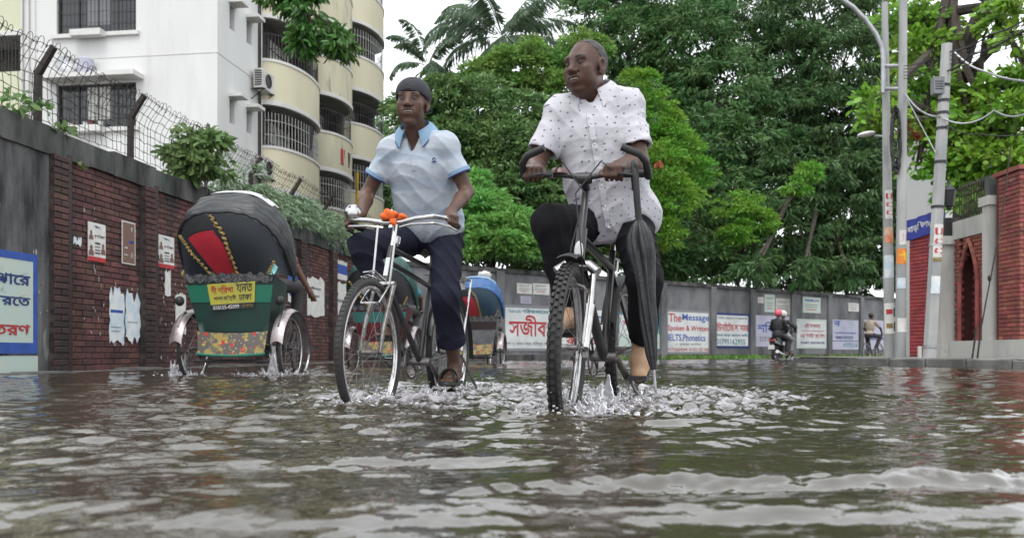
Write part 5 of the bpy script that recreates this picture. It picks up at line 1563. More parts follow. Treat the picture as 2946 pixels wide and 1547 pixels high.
for sd in (-1, 1):
    part(lambda m: m.tube([Vector((sd * .272, BY2 - .09, BZ2 + .012)), Vector((sd * .264, BY2 - .20, BZ2 + .003))], .0165, 10), 'grip', 'blackplastic', rod, S2)
    part(lambda m: m.tube([Vector((sd * .045, BY2 + .06, BZ2 - .03)), Vector((sd * .12, BY2 + .085, BZ2 - .022)), Vector((sd * .225, BY2 + .07, BZ2 - .018)), Vector((sd * .28, BY2 - .01, BZ2 - .022)), Vector((sd * .284, BY2 - .13, BZ2 - .03))], .006, 8), 'brake_lever', 'chrome', rod, S2)
# chrome bell on the bar
part(lambda m: (m.lathe([(0, .042), (.018, .04), (.036, .028), (.046, .008), (.047, 0), (.036, -.004), (0, -.004)], 18, (.222, BY2 + .03, BZ2 + .055), (.1, .75, .65)),
                m.lathe([(0, .05), (.006, .05), (.006, .04)], 8, (.222, BY2 + .03, BZ2 + .055), (.1, .75, .65))), 'bell', 'chrome', rod, S2)
part(lambda m: (m.sphere((.222, BY2 + .01, BZ2 + .03), (.022, .02, .025), 8, 6),), 'bell_base', 'steel', rod, S2)
part(lambda m: m.tube([SC2 - Vector((0, 0, .03)), SC2 + Vector((0, -.02, .09))], .0125, 8), 'seat_post', 'chrome', rod)
part(lambda m: m.grid(lambda u, v: Vector(((2 * u - 1) * (.022 + .08 * (1 - v) ** 1.2), .13 + .28 * v, .935 - .035 * (2 * u - 1) ** 2 - .012 * v)), 9, 10), 'saddle', 'leather', rod)
PED2 = crankset(rod, BB2, math.atan2(.125, .115))
part(lambda m: (m.tube([Vector((.05, .47, .39)), Vector((.05, .0, .395))], .004, 5), m.tube([Vector((.05, .47, .21)), Vector((.05, 0, .305))], .004, 5)), 'chain', 'steel', rod)
part(lambda m: m.grid(lambda u, v: Vector((.032 * (2 * u - 1), .385 * math.cos(R(15 + 170 * v)), .35 + .385 * math.sin(R(15 + 170 * v)) - .012 * (2 * u - 1) ** 2)), 7, 20), 'mudguard', 'blackpaint', rod)
part(lambda m: ([m.tube([Vector((x, .20, .80)), Vector((x, -.22, .80))], .006, 6) for x in (-.07, -.025, .025, .07)], [m.tube([Vector((-.075, y, .80)), Vector((.075, y, .80))], .006, 6) for y in (.2, -.02, -.22)],
                [m.tube([Vector((x, -.20, .80)), Vector((x, -.01, .36))], .006, 6) for x in (-.078, .078)], m.box((0, -.24, .77), (.05, .012, .05))), 'carrier', 'chrome', rod)
part(lambda m: ([m.tube([Vector((x, -.01, .34)), Vector((x * 1.9, -.16, .10))], .008, 6) for x in (-.075, .075)], m.tube([Vector((-.1425, -.16, .10)), Vector((.1425, -.16, .10))], .008, 6)), 'stand', 'steel', rod)


def local2(p, steer=True):
    p = Vector(p)
    return MW2 @ (S2 @ p if steer else p)


# orange cloth knotted round the chrome bar
oc = local2((.02, BY2 + .035, BZ2 + .03))
clo = thing('orange_cloth', 'bright orange cloth knotted round the chrome handlebar', 'cloth', oc)
mb = MB()


def lump(c, rr, seed, seg=18, rings=12):
    rnd = random.Random(seed); ph = [rnd.uniform(0, 6.28) for _ in range(6)]
    n0 = len(mb.v); mb.sphere(c, rr, seg, rings)
    for i in range(n0, len(mb.v)):
        p = Vector(mb.v[i]); d = p - c
        k = 1 + .13 * math.sin(d.x * 130 + ph[0] + 2 * math.sin(d.z * 70)) + .08 * math.sin(d.z * 160 + d.x * 60 + ph[1]) + .06 * math.sin(d.y * 190 + ph[2])
        mb.v[i] = tuple(c + d * k)


lump(oc + Vector((0, -.005, .006)), (.043, .032, .028), 1); lump(oc + Vector((.062, 0, -.004)), (.026, .024, .017), 2); lump(oc + Vector((.02, -.02, -.03)), (.018, .014, .02), 3)
mb.build('cloth', M['orange'], clo, smooth=60, world=True)

# furled umbrella hooked on the mountain bike bar
umb = thing('umbrella', 'furled black umbrella hooked over the mountain bike handlebar', 'umbrella', P(1886, 1128, 3.42))
h0 = local1((-.215, BARY + .03, BARZ - .01)); tip = P(1887, 1132, 3.46)
dU = (tip - h0).normalized(); LU = (tip - h0).length
sx = dU.orthogonal().normalized(); sy = dU.cross(sx)
mb = MB()
hk = [h0 + Vector((.012, .085, -.03)), h0 + Vector((.01, .088, .02)), h0 + Vector((.006, .06, .06)), h0 + Vector((0, .02, .07)), h0 + Vector((-.002, -.012, .045)), h0 + Vector((0, -.02, 0)), h0 + dU * .10, h0 + dU * .20]
mb.tube(hk, [.013, .0145, .0145, .0145, .0145, .0145, .0145, .0135], 10); mb.build('handle', M['blackplastic'], umb, world=True, smooth=True)
mb = MB(); mb.tube([h0 + dU * .18, h0 + dU * (LU - .01)], .005, 6); mb.build('shaft', M['steel'], umb, world=True)
mb = MB()


def can(u, v):
    a = 2 * math.pi * u; prof = [(.0, .013), (.03, .026), (.1, .044), (.2, .050), (.32, .040), (.45, .034), (.7, .030), (.9, .022), (1, .010)]
    for (x0, r0), (x1, r1) in zip(prof[:-1], prof[1:]):
        if x0 <= v <= x1: r = r0 + (r1 - r0) * (v - x0) / (x1 - x0); break
    r *= 1 + .22 * math.sin(a * 8 + v * 5) * (1 - .3 * v) + .10 * math.sin(a * 3 - v * 9)
    return h0 + dU * (.17 + (LU - .27) * v) + (sx * math.cos(a) + sy * math.sin(a)) * r


mb.grid(can, 48, 34, closeu=True); mb.build('canopy', mat('umbrella_cloth', (.013, .013, .015), .42, col2=(.02, .02, .023), scale=30, bump=.003, bscale=50), umb, world=True, smooth=70)
mb = MB(); mb.tube([h0 + dU * (LU - .10), h0 + dU * (LU - .02), tip], [.007, .006, .003], 8); mb.build('ferrule', M['alloy'], umb, world=True)
# ================================================================== people: signed distance modelling
class Field:
    def __init__(s, lo, hi, h):
        s.lo = np.array(lo, dtype=np.float32); s.h = h
        s.n = np.ceil((np.array(hi) - np.array(lo)) / h).astype(int) + 1
        s.a = np.full(s.n, .05, dtype=np.float32)

    def sub(s, lo, hi):
        i0 = np.clip(np.floor((np.array(lo) - s.lo) / s.h).astype(int), 0, s.n - 1); i1 = np.clip(np.ceil((np.array(hi) - s.lo) / s.h).astype(int) + 1, 1, s.n)
        sl = tuple(slice(a, b) for a, b in zip(i0, i1))
        g = [(s.lo[k] + s.h * np.arange(i0[k], i1[k], dtype=np.float32)) for k in range(3)]
        return sl, g[0][:, None, None], g[1][None, :, None], g[2][None, None, :]

    def op(s, sl, d, k, op):
        a = s.a[sl]
        if op == 'u':
            h = np.clip(.5 + .5 * (a - d) / k, 0, 1); s.a[sl] = a + (d - a) * h - k * h * (1 - h)
        else:
            h = np.clip(.5 - .5 * (a + d) / k, 0, 1); s.a[sl] = a + (-d - a) * h + k * h * (1 - h)

    def cap(s, a, b, ra, rb=None, k=.015, op='u'):
        rb = ra if rb is None else rb
        a = np.array(a, dtype=np.float32); b = np.array(b, dtype=np.float32); R_ = max(ra, rb) + k + .02
        sl, X, Y, Z = s.sub(np.minimum(a, b) - R_, np.maximum(a, b) + R_)
        ab = b - a; L2 = float(ab @ ab) + 1e-9
        t = np.clip(((X - a[0]) * ab[0] + (Y - a[1]) * ab[1] + (Z - a[2]) * ab[2]) / L2, 0, 1)
        d = np.sqrt((X - a[0] - t * ab[0]) ** 2 + (Y - a[1] - t * ab[1]) ** 2 + (Z - a[2] - t * ab[2]) ** 2) - (ra + (rb - ra) * t)
        s.op(sl, d, k, op); return s

    def chain(s, pts, rs, k=.012):
        for i in range(len(pts) - 1): s.cap(pts[i], pts[i + 1], rs[i], rs[i + 1], k)
        return s

    def ell(s, c, r, Rm=None, k=.015, op='u'):
        c = np.array(c, dtype=np.float32); r = np.array(r, dtype=np.float32); R_ = float(r.max()) + k + .02
        sl, X, Y, Z = s.sub(c - R_, c + R_)
        x, y, z = X - c[0], Y - c[1], Z - c[2]
        if Rm is not None:
            q = np.array(Rm, dtype=np.float32)       # columns: local axes in world
            x, y, z = (x * q[0, 0] + y * q[1, 0] + z * q[2, 0], x * q[0, 1] + y * q[1, 1] + z * q[2, 1], x * q[0, 2] + y * q[1, 2] + z * q[2, 2])
        k0 = np.sqrt((x / r[0]) ** 2 + (y / r[1]) ** 2 + (z / r[2]) ** 2); k1 = np.sqrt((x / r[0] ** 2) ** 2 + (y / r[1] ** 2) ** 2 + (z / r[2] ** 2) ** 2) + 1e-6
        s.op(sl, k0 * (k0 - 1) / k1, k, op); return s

    def cut(s, p, n, rad=None):
        """remove what lies on the +n side of the plane (within rad of p)"""
        p = np.array(p, dtype=np.float32); n = np.array(n, dtype=np.float32); n = n / np.linalg.norm(n)
        if rad is None: sl, X, Y, Z = s.sub(s.lo, s.lo + s.h * s.n)
        else: sl, X, Y, Z = s.sub(p - rad, p + rad)
        d = (X - p[0]) * n[0] + (Y - p[1]) * n[1] + (Z - p[2]) * n[2]
        if rad is not None:
            ball = np.sqrt((X - p[0]) ** 2 + (Y - p[1]) ** 2 + (Z - p[2]) ** 2) - rad
            d = np.maximum(-np.maximum(-d, ball), -.05)
        s.a[sl] = np.maximum(s.a[sl], d); return s

    def wrinkle(s, fn):
        sl, X, Y, Z = s.sub(s.lo, s.lo + s.h * s.n)
        m = np.abs(s.a) < .035
        s.a = np.where(m, s.a + fn(X, Y, Z).astype(np.float32), s.a); return s

    def mesh(s, name, m, colfn=None, origin=(0, 0, 0)):
        a = np.clip(s.a, -.05, .05).astype(np.float32)
        for ax in range(3):                      # closed at the borders
            ix = [slice(None)] * 3; ix[ax] = 0; a[tuple(ix)] = .05; ix[ax] = -1; a[tuple(ix)] = .05
        g = openvdb.FloatGrid(.05); g.copyFromArray(a)
        v, q = g.convertToQuads(0.0)
        v = v * s.h + s.lo
        q = q[:, ::-1]
        me = np_mesh(name, v - np.array(origin), q, m, True, None if colfn is None else colfn(v))
        return me


def V3(*a): return np.array(a, dtype=float)


def ik(a, b, l1, l2, pole):
    a, b = np.array(a, float), np.array(b, float); d = b - a; L = np.linalg.norm(d); d /= L
    L_ = min(L, (l1 + l2) * .999)
    x = (l1 * l1 - l2 * l2 + L_ * L_) / (2 * L_); h = math.sqrt(max(l1 * l1 - x * x, 0))
    p = np.array(pole, float); p = p - d * (p @ d); p /= np.linalg.norm(p)
    return a + d * x + p * h


def basis(fwd, up=(0, 0, 1)):
    f = np.array(fwd, float); f /= np.linalg.norm(f); u = np.array(up, float); u = u - f * (u @ f); u /= np.linalg.norm(u)
    return np.stack([np.cross(f, u), f, u], 1)           # columns: right, forward, up


def grip_hand(F, wrist, bc, bdir, fwd, up, sc=1.0, mirror=1):
    """hand closed round a bar through bc along bdir (bdir points to the little finger side)"""
    b, f, u = (np.array(x, float) / np.linalg.norm(x) for x in (bdir, fwd, up)); bc = np.array(bc, float)
    r = .0088 * sc
    kn = [bc + b * o + u * .028 - f * .006 for o in (-.031, -.010, .011, .030)]
    pc = (np.array(wrist) + (kn[1] + kn[2]) / 2) / 2
    for k_, o in zip(kn, (-.022, -.008, .008, .02)): F.cap(np.array(wrist) + b * o * .8, k_, .015 * sc, .0125 * sc, .012)
    for i, (k_, o, ln) in enumerate(zip(kn, (-.031, -.010, .011, .030), (1, 1.05, 1.0, .85))):
        c = bc + b * o
        p1 = c + f * .030 * ln + u * .020; p2 = c + f * .030 * ln - u * .014; p3 = c + f * .006 - u * .027
        F.chain([k_, p1, p2, p3], [r * 1.15, r * 1.05, r, r * .85], .006)
    th = np.array(wrist) * .55 + kn[0] * .45 - b * .022 - u * .008
    F.chain([np.array(wrist) - b * .012, th, bc - b * .052 + u * .004 + f * .006, bc - b * .050 + f * .028 - u * .012], [.016, .0135, .0105, .0085], .008)


def head(F, c, B, sc=1.0, jaw=1.0, heavy=1.0, smile=True, ears=True):
    c = np.array(c, float)
    q = lambda x, y, z: c + B @ (np.array([x, y, z]) * sc)
    E = lambda p, r, k=.02, op='u': F.ell(q(*p), np.array(r) * sc, B, k * sc, op)
    C = lambda a, b, ra, rb, k=.012, op='u': F.cap(q(*a), q(*b), ra * sc, rb * sc, k * sc, op)
    E((0, -.018, .035), (.074, .094, .085)); E((0, .03, -.005), (.064, .066, .080)); E((0, .030, -.055), (.054 * heavy, .056, .062 * jaw))
    E((0, .058, -.098 * jaw), (.026 * heavy, .024, .018)); E((.040, .020, -.066), (.022 * heavy, .04, .03)); E((-.040, .020, -.066), (.022 * heavy, .04, .03))
    C((-.042, .078, .028), (.042, .078, .028), .012, .012, .018)                 # brow
    for s in (-1, 1):
        E((s * .044, .060, -.018), (.021, .024, .017), .018)                      # cheekbone
        E((s * .034, .052, -.050), (.020 * heavy, .026, .026), .02)
        E((s * .031, .100, .006), (.016, .016, .0105), .008, 's')               # eye socket
        E((s * .031, .078, .005), (.0142, .0118, .0105), .004)                  # lid
        if ears:
            E((s * .077, -.012, .000), (.011, .022, .034), .008); E((s * .084, -.004, .004), (.008, .012, .019), .006, 's'); E((s * .074, -.004, -.030), (.008, .012, .012), .006)
    C((0, .086, .020), (0, .104, -.022), .0095, .0135, .012); E((0, .108, -.026), (.014, .013, .011), .008)
    for s in (-1, 1): E((s * .0145, .097, -.029), (.0095, .011, .0085), .006); E((s * .0075, .108, -.0365), (.0042, .006, .004), .003, 's')
    E((0, .076, -.058), (.034, .017, .024), .016)                                # muzzle
    C((-.028, .0805, -.0525), (0, .0940, -.0510), .0040, .0048, .006); C((0, .0940, -.0510), (.028, .0805, -.0525), .0048, .0040, .006)
    C((-.025, .0800, -.0640), (0, .0915, -.0715), .0040, .0058, .006); C((0, .0915, -.0715), (.025, .0800, -.0640), .0058, .0040, .006)
    for s in (-1, 1): C((s * .020, .088, -.030), (s * .036, .074, -.052), .0025, .0025, .006, 's'); E((s * .044, .058, -.036), (.016, .018, .016), .016)
    if smile: C((-.024, .0875, -.0575), (0, .0955, -.0595), .0038, .0050, .003, 's'); C((0, .0955, -.0595), (.024, .0875, -.0575), .0050, .0038, .003, 's')
    return q


M['skin_dark'] = vcolmat('skin_deep_brown', .46, .30, bump=.0012, bscale=130)
M['eye'] = mat('eye_white', (.20, .17, .155), .25)
M['iris'] = mat('iris', (.015, .01, .008), .1)
M['teeth'] = mat('teeth', (.40, .37, .32), .35)
M['nail'] = mat('nail', (.32, .20, .16), .35)


def skin_col(q_head, base, lip, palms=()):
    def fn(v):
        n = len(v); c = np.tile(np.array(base, float), (n, 1))
        w = np.sin(v[:, 0] * 37 + np.sin(v[:, 2] * 29)) * np.sin(v[:, 1] * 31 + v[:, 2] * 23)
        c *= (1 + .10 * w)[:, None]
        hc, B, sc = q_head
        l = (v - hc) @ B / sc

        def blob(p, r, col, amt):
            d = np.exp(-(((l - np.array(p)) / np.array(r)) ** 2).sum(1)) * amt
            c[:] = c * (1 - d[:, None]) + np.array(col) * d[:, None]
        blob((0, .092, -.0515), (.025, .016, .005), lip, .9); blob((0, .090, -.0705), (.021, .016, .006), lip, .9)
        for s in (-1, 1): blob((s * .033, .088, .031), (.019, .02, .0048), (.012, .010, .010), .85); blob((s * .031, .09, .002), (.019, .03, .0125), np.array(base) * .34, .85); blob((s * .066, .03, -.03), (.016, .04, .045), np.array(base) * .7, .5)  # shade of eye sockets and cheek sides painted into the skin colour
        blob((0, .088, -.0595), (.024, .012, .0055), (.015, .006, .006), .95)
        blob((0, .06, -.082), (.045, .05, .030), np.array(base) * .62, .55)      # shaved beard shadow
        blob((0, .10, -.044), (.022, .018, .006), np.array(base) * .4, .55)  # darkening under the nose painted in for depth
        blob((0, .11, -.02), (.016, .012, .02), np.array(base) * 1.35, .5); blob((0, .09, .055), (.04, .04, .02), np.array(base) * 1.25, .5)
        return c
    return fn


def eyes(parent, q, B, sc, look=(0, 1, 0), squint=.6):
    mb = MB(); m2 = MB(); o = Vector(rootloc(parent))
    for s in (-1, 1):
        c = Vector(q(s * .031, .0805, .0045)); Mx = Matrix([list(r) for r in B])
        mb.sphere(c, (.0112 * sc, .0098 * sc, .0046 * sc * squint / .6), 12, 8, Mx)
        lk = Vector(B @ np.array(look)).normalized()
        m2.sphere(c + lk * .0088 * sc, (.0045 * sc, .003 * sc, .0045 * sc), 10, 6, Mx)
    m3 = MB(); m4 = MB()
    for s in (-1, 1):
        m3.tube([q(s * (.031 + .0145 * math.cos(t)), .0895 - .004 * abs(math.cos(t)) - .003 * math.cos(t), .0035 + .0060 * math.sin(t)) for t in np.linspace(.05, math.pi - .05, 9)], .0011 * sc, 5)
        m4.tube([q(s * x, y, z) for x, y, z in ((.012, .0925, .0265), (.022, .0935, .0305), (.034, .0905, .0315), (.046, .0815, .0275))], [.0022 * sc, .0034 * sc, .0030 * sc, .0014 * sc], 6)
    m3.build('eyelashes', M['dark'], parent, smooth=True, world=True); m4.build('eyebrows', M['dark'], parent, smooth=True, world=True)
    mb.build('eyeballs', M['eye'], parent, smooth=True, world=True); m2.build('irises', M['iris'], parent, smooth=True, world=True)


def fold(ax, f, amp, warp=.4, sharp=1.6):
    """creases across direction ax: narrow ridges that wander and fade"""
    ax = np.array(ax, float) / np.linalg.norm(ax); s0 = (f * 7.31) % 6.28
    def fn(X, Y, Z):
        u = X * ax[0] + Y * ax[1] + Z * ax[2]
        ph = f * u + 1.7 * np.sin(5 * Y + 6 * X - 5 * Z + s0) + .9 * np.sin(9 * X + 8 * Z - 5 * Y + 2 * s0) + .25 * np.sin(27 * Z - 21 * X + s0)
        mask = np.clip(.40 + .60 * np.sin(7 * X - 6 * Z + 5 * Y + 3 * s0) + .30 * np.sin(11 * Z + 8 * X + s0), 0, 1)
        return -amp * ((1 - np.abs(np.sin(ph * .5))) ** sharp * 2 - .6) * mask
    return fn
# ------------------------------------------------------------------ clothing helpers
def cloth_mat(name, col, col2, kind=None):
    m = mat(name, col, .85, col2=col2, scale=9, bump=.0042, bscale=24, spec=.15)
    nt = m.node_tree; N, L = nt.nodes, nt.links; b = _bsdf(m)
    src = b.inputs['Base Color'].links[0].from_socket
    geo = N.new('ShaderNodeNewGeometry')
    if kind == 'dots':
        v = N.new('ShaderNodeTexVoronoi'); v.inputs['Scale'].default_value = 25; v.inputs['Randomness'].default_value = .5; v.voronoi_dimensions = '2D'
        sx_ = N.new('ShaderNodeSeparateXYZ'); L.new(geo.outputs['Position'], sx_.inputs[0])
        ma = N.new('ShaderNodeMath'); ma.operation = 'MULTIPLY_ADD'; ma.inputs[1].default_value = .6; L.new(sx_.outputs[1], ma.inputs[0]); L.new(sx_.outputs[0], ma.inputs[2])
        cb = N.new('ShaderNodeCombineXYZ'); L.new(ma.outputs[0], cb.inputs[0]); L.new(sx_.outputs[2], cb.inputs[1])
        L.new(cb.outputs[0], v.inputs['Vector'])
        lt = N.new('ShaderNodeMath'); lt.operation = 'LESS_THAN'; lt.inputs[1].default_value = .10; L.new(v.outputs['Distance'], lt.inputs[0])
        x = N.new('ShaderNodeMix'); x.data_type = 'RGBA'; L.new(lt.outputs[0], x.inputs[0]); L.new(src, x.inputs[6]); x.inputs[7].default_value = (.16, .15, .19, 1)
        L.new(x.outputs[2], b.inputs['Base Color'])
    if kind == 'stripes':
        w = N.new('ShaderNodeTexWave'); w.wave_type = 'BANDS'; w.bands_direction = 'Z'; w.inputs['Scale'].default_value = 2.1; w.inputs['Distortion'].default_value = .6
        L.new(geo.outputs['Position'], w.inputs['Vector'])
        mr = N.new('ShaderNodeMapRange'); mr.inputs[1].default_value = .55; mr.inputs[2].default_value = .8; mr.inputs[4].default_value = .55; L.new(w.outputs['Fac'], mr.inputs[0])
        x = N.new('ShaderNodeMix'); x.data_type = 'RGBA'; L.new(mr.outputs[0], x.inputs[0]); L.new(src, x.inputs[6]); x.inputs[7].default_value = (.30, .36, .45, 1)
        L.new(x.outputs[2], b.inputs['Base Color'])
    return m


def bbox(pts, pad):
    p = np.array([list(x) for x in pts]); return p.min(0) - pad, p.max(0) + pad


def obj_from(me, name, parent):
    o = bpy.data.objects.new(name, me); COL.objects.link(o); o.parent = parent
    return o


def collar(parent, nc, T, r=.066, h=.034, m='x', tip=.065, spread=.30, band=None, rx=1.08, ry=1.0):
    """turned-down collar round the neck; T columns right, front, up"""
    nc = np.array(nc, float)

    def pt(u, v):
        th = -math.pi + spread + (2 * math.pi - 2 * spread) * u          # 0 = back
        f = abs(th) / math.pi
        tipf = max(0, (f - .62) / .38) ** 1.6
        if v < .45:
            w = v / .45; rr = r + .001 * w; hh = -.004 + (h + .004) * w
        else:
            w = (v - .45) / .55; rr = r + (.040 + .034 * tipf) * w; hh = h + .006 * math.sin(w * math.pi) - (h + .006 + tip * tipf) * w
        lo = -.030 * f ** 2
        p = np.array([math.sin(th) * rr * rx, -math.cos(th) * rr * ry, hh + lo])
        return Vector(nc + T @ p)
    mb = MB(); mb.grid(pt, 44, 9)
    mb.grid(lambda u, v: pt(u, v) + (pt(u, v) - Vector(nc)).normalized() * .0035, 44, 9)
    o = mb.build('collar', m, parent, smooth=50, world=True)
    if band:
        mb = MB(); mb.tube([pt(i / 60, 1.0) + (pt(i / 60, 1) - Vector(nc)).normalized() * .002 for i in range(61)], .0028, 5); mb.build('collar_edge', band, o, smooth=True)
    return o


def torso_frame(pel, sR, sL):
    up = (np.array(sR) + np.array(sL)) / 2 - np.array(pel); up /= np.linalg.norm(up)
    rt = np.array(sR) - np.array(sL); rt -= up * (rt @ up); rt /= np.linalg.norm(rt)
    return np.stack([rt, np.cross(up, rt), up], 1)      # right, front, up


def npv(v): return np.array([v.x, v.y, v.z])


# ================================================================== cyclist in the dotted white shirt
R1 = (MW1 @ S1).to_3x3(); fw1 = npv((R1 @ Vector((0, 1, 0))).normalized()); rt1 = npv((R1 @ Vector((1, 0, 0))).normalized())
pel = npv(local1((0, .24, .965), False)); sR = npv(P(1612, 322, 3.92)); sL = npv(P(1808, 303, 3.83)); nk = npv(P(1706, 274, 3.90)); hc = npv(P(1686, 198, 3.84))
B1 = basis((-.66, -.75, -.07), (.03, 0, 1)); SC1 = 1.085
bz = lambda x: BARY - .10 * abs(x) ** 1.5
hR = npv(local1((.225, bz(.225), BARZ + .02))); hL = npv(local1((-.125, bz(.125), BARZ + .02)))
wR = hR - fw1 * .070 + V3(0, 0, .042) + rt1 * .004; wL = hL - fw1 * .066 + V3(0, 0, .046) - rt1 * .01
eR = ik(sR, wR, .285, .25, (-.28, .8, -.45)); eL = ik(sL, wL, .285, .25, (.55, .65, -.40))
T1 = torso_frame(pel, sR, sL)
hipR = pel + T1[:, 0] * .09 - V3(0, 0, .03); hipL = pel - T1[:, 0] * .09 - V3(0, 0, .03)
pR, pL = (npv(MW1 @ p) for p in PED1)
e1 = npv((MW1.to_3x3() @ Vector((0, 1, 0)))); r1 = npv((MW1.to_3x3() @ Vector((1, 0, 0))))
aR = pR - e1 * .07 + V3(0, 0, .10); aL = pL - e1 * .085 + V3(0, 0, .165)
kR = ik(hipR, aR, .45, .44, e1 + r1 * .22 + V3(0, 0, .3)); kL = ik(hipL, aL, .45, .44, e1 - r1 * .30 + V3(0, 0, .2))
lo, hi = bbox([pel, sR, sL, hc, wR, wL, eR, eL, kR, kL, aR, aL, pR, pL, hR, hL], .19)
SK1 = (.076, .038, .027)
F = Field(lo, hi, .0044)
q1 = head(F, hc, B1, SC1, 1.0, 1.22)
F.cap(hc + B1 @ V3(0, -.03, -.06) * SC1, nk - T1[:, 2] * .03, .062, .068, .03)
F.cap(hc + B1 @ V3(0, .02, -.085) * SC1, nk + T1[:, 1] * .01 - T1[:, 2] * .03, .040, .05, .03)
F.ell(pel + T1[:, 2] * .38 + T1[:, 1] * .0, (.155, .098, .15), T1, .03); F.ell(pel + T1[:, 2] * .15, (.14, .105, .16), T1, .03); F.ell(pel, (.14, .10, .11), T1, .03)
for s_, e_, w_ in ((sR, eR, wR), (sL, eL, wL)):
    F.cap(s_, s_ + (e_ - s_) * .5, .055, .053, .02); F.cap(s_ + (e_ - s_) * .4, e_, .052, .043, .02)
    F.cap(e_, e_ + (w_ - e_) * .35, .044, .044, .015); F.cap(e_ + (w_ - e_) * .35, w_, .043, .027, .015)
grip_hand(F, wR, hR, rt1, fw1, (0, 0, 1), 1.1); grip_hand(F, wL, hL, -rt1, fw1, (0, 0, 1), 1.1)
for h_, k_, a_ in ((hipR, kR, aR), (hipL, kL, aL)):
    F.cap(h_, k_, .07, .05, .02); F.cap(k_, a_, .048, .036, .02)
foot = lambda a_, p_, e_, up: F.cap(a_, a_ - up * .02 + e_ * .01, .036, .03, .015)
foot(aR, pR, e1, V3(0, 0, 1)); foot(aL, pL, e1, V3(0, 0, 1))
org = Vector((pel[0], pel[1], -.09))
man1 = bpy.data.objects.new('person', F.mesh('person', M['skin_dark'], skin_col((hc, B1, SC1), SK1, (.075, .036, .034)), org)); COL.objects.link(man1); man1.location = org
tag(man1, 'bald heavyset cyclist in white dotted short sleeved shirt and black trousers looking sideways', 'person')
eyes(man1, q1, B1, SC1, (-.25, 1, -.05), .5)
mb = MB(); mb.tube([q1(-.021, .0845, -.0565), q1(-.008, .0905, -.0570), q1(.008, .0905, -.0570), q1(.021, .0845, -.0565)], .0036, 6); mb.build('teeth', M['teeth'], man1, world=True, smooth=True)
# hair: cropped grey
F = Field(*bbox([hc], .17), .004)
F.ell(hc + B1 @ V3(0, -.018, .035) * SC1, V3(.0762, .0960, .0872) * SC1, B1, .01)
A_ = V3(0, .040, .104); n_ = V3(0, .86, -.52)
F.cut(hc + B1 @ A_ * SC1, B1 @ n_); F.cut(hc + B1 @ V3(0, -.05, -.05) * SC1, B1 @ V3(0, .25, -1))
for s in (-1, 1): F.ell(hc + B1 @ V3(s * .085, .0, .0) * SC1, V3(.02, .028, .036) * SC1, B1, .006, 's')
obj_from(F.mesh('hair', mat('hair_grey', (.030, .028, .028), .85, col2=(.10, .096, .093), scale=60, lo=.4, hi=.65, bump=.004, bscale=220), None, org), 'hair', man1)
# shirt
F = Field(*bbox([pel - V3(0, 0, .12), sR, sL, sR + (eR - sR) * .8, sL + (eL - sL) * .8, nk], .19), .0055)
ch = (sR + sL) / 2
for s_, e_ in ((sR, eR), (sL, eL)):      # sleeves first: open at the hem
    d_ = (e_ - s_) / np.linalg.norm(e_ - s_); F.cap(s_, s_ + (e_ - s_) * .9, .060, .076, .035); F.cut(s_ + (e_ - s_) * .74, d_ + V3(0, 0, -.12), .30); F.cap(s_ + (e_ - s_) * .64, s_ + (e_ - s_) * .84, .057, .064, .006, 's')
F.ell(pel + T1[:, 2] * .37 + T1[:, 1] * .012, (.198, .135, .17), T1, .05); F.ell(pel + T1[:, 2] * .19 + T1[:, 1] * .02, (.205, .155, .22), T1, .05); F.ell(pel + T1[:, 2] * .03 + T1[:, 1] * .01, (.208, .155, .15), T1, .05)
F.cap(sR, sL, .058, .058, .05); F.cap(nk - T1[:, 2] * .02 + T1[:, 0] * .06, sR, .052, .057, .06); F.cap(nk - T1[:, 2] * .02 - T1[:, 0] * .06, sL, .052, .057, .06)
fl = npv(P(1752, 640, 3.93)); F.ell(fl, (.13, .05, .15), T1, .05); F.ell(npv(P(1850, 620, 3.98)), (.09, .06, .11), T1, .05)
F.wrinkle(fold((1, .2, -.25), 75, .0036)); F.wrinkle(fold((.75, .1, .6), 88, .0026)); F.wrinkle(fold((-.5, .3, .9), 105, .0020)); F.wrinkle(fold((.1, .3, 1), 150, .0010))
F.cap(nk + T1[:, 2] * .07, nk - T1[:, 2] * .02, .062, .058, .01, 's'); F.cap(nk + T1[:, 1] * .045 + T1[:, 2] * .02, nk + T1[:, 1] * .105 - T1[:, 2] * .055, .040, .006, .006, 's')
F.cut(npv(P(1752, 692, 3.9)), V3(.10, 0, -1)); F.cut(npv(P(1630, 600, 3.95)), V3(-.62, 0, -.8), .20)
M['dotted'] = cloth_mat('white_dotted_cotton', (.50, .49, .52), (.45, .44, .48), 'dots')
sh = obj_from(F.mesh('shirt', M['dotted'], None, org), 'shirt', man1)
sh['label'] = 'white short sleeved shirt with tiny dark dots'
collar(sh, nk + T1[:, 2] * .016, T1, .077, .040, M['dotted'], .075, .42)
# placket, buttons and pocket on the shirt front


def surf(px, py, Fd, d0=3.2, d1=4.3):
    a = npv(P(px, py, d0)); b = npv(P(px, py, d1)); t = np.linspace(0, 1, 600)
    pts = a + (b - a) * t[:, None]; ix = np.clip(np.round((pts - Fd.lo) / Fd.h).astype(int), 0, Fd.n - 1)
    inb = np.all((pts > Fd.lo) & (pts < Fd.lo + Fd.h * (Fd.n - 1)), axis=1)
    v = np.where(inb, Fd.a[ix[:, 0], ix[:, 1], ix[:, 2]], .05); k = np.argmax(v < 0)
    return Vector(pts[k]) if v.min() < 0 else None


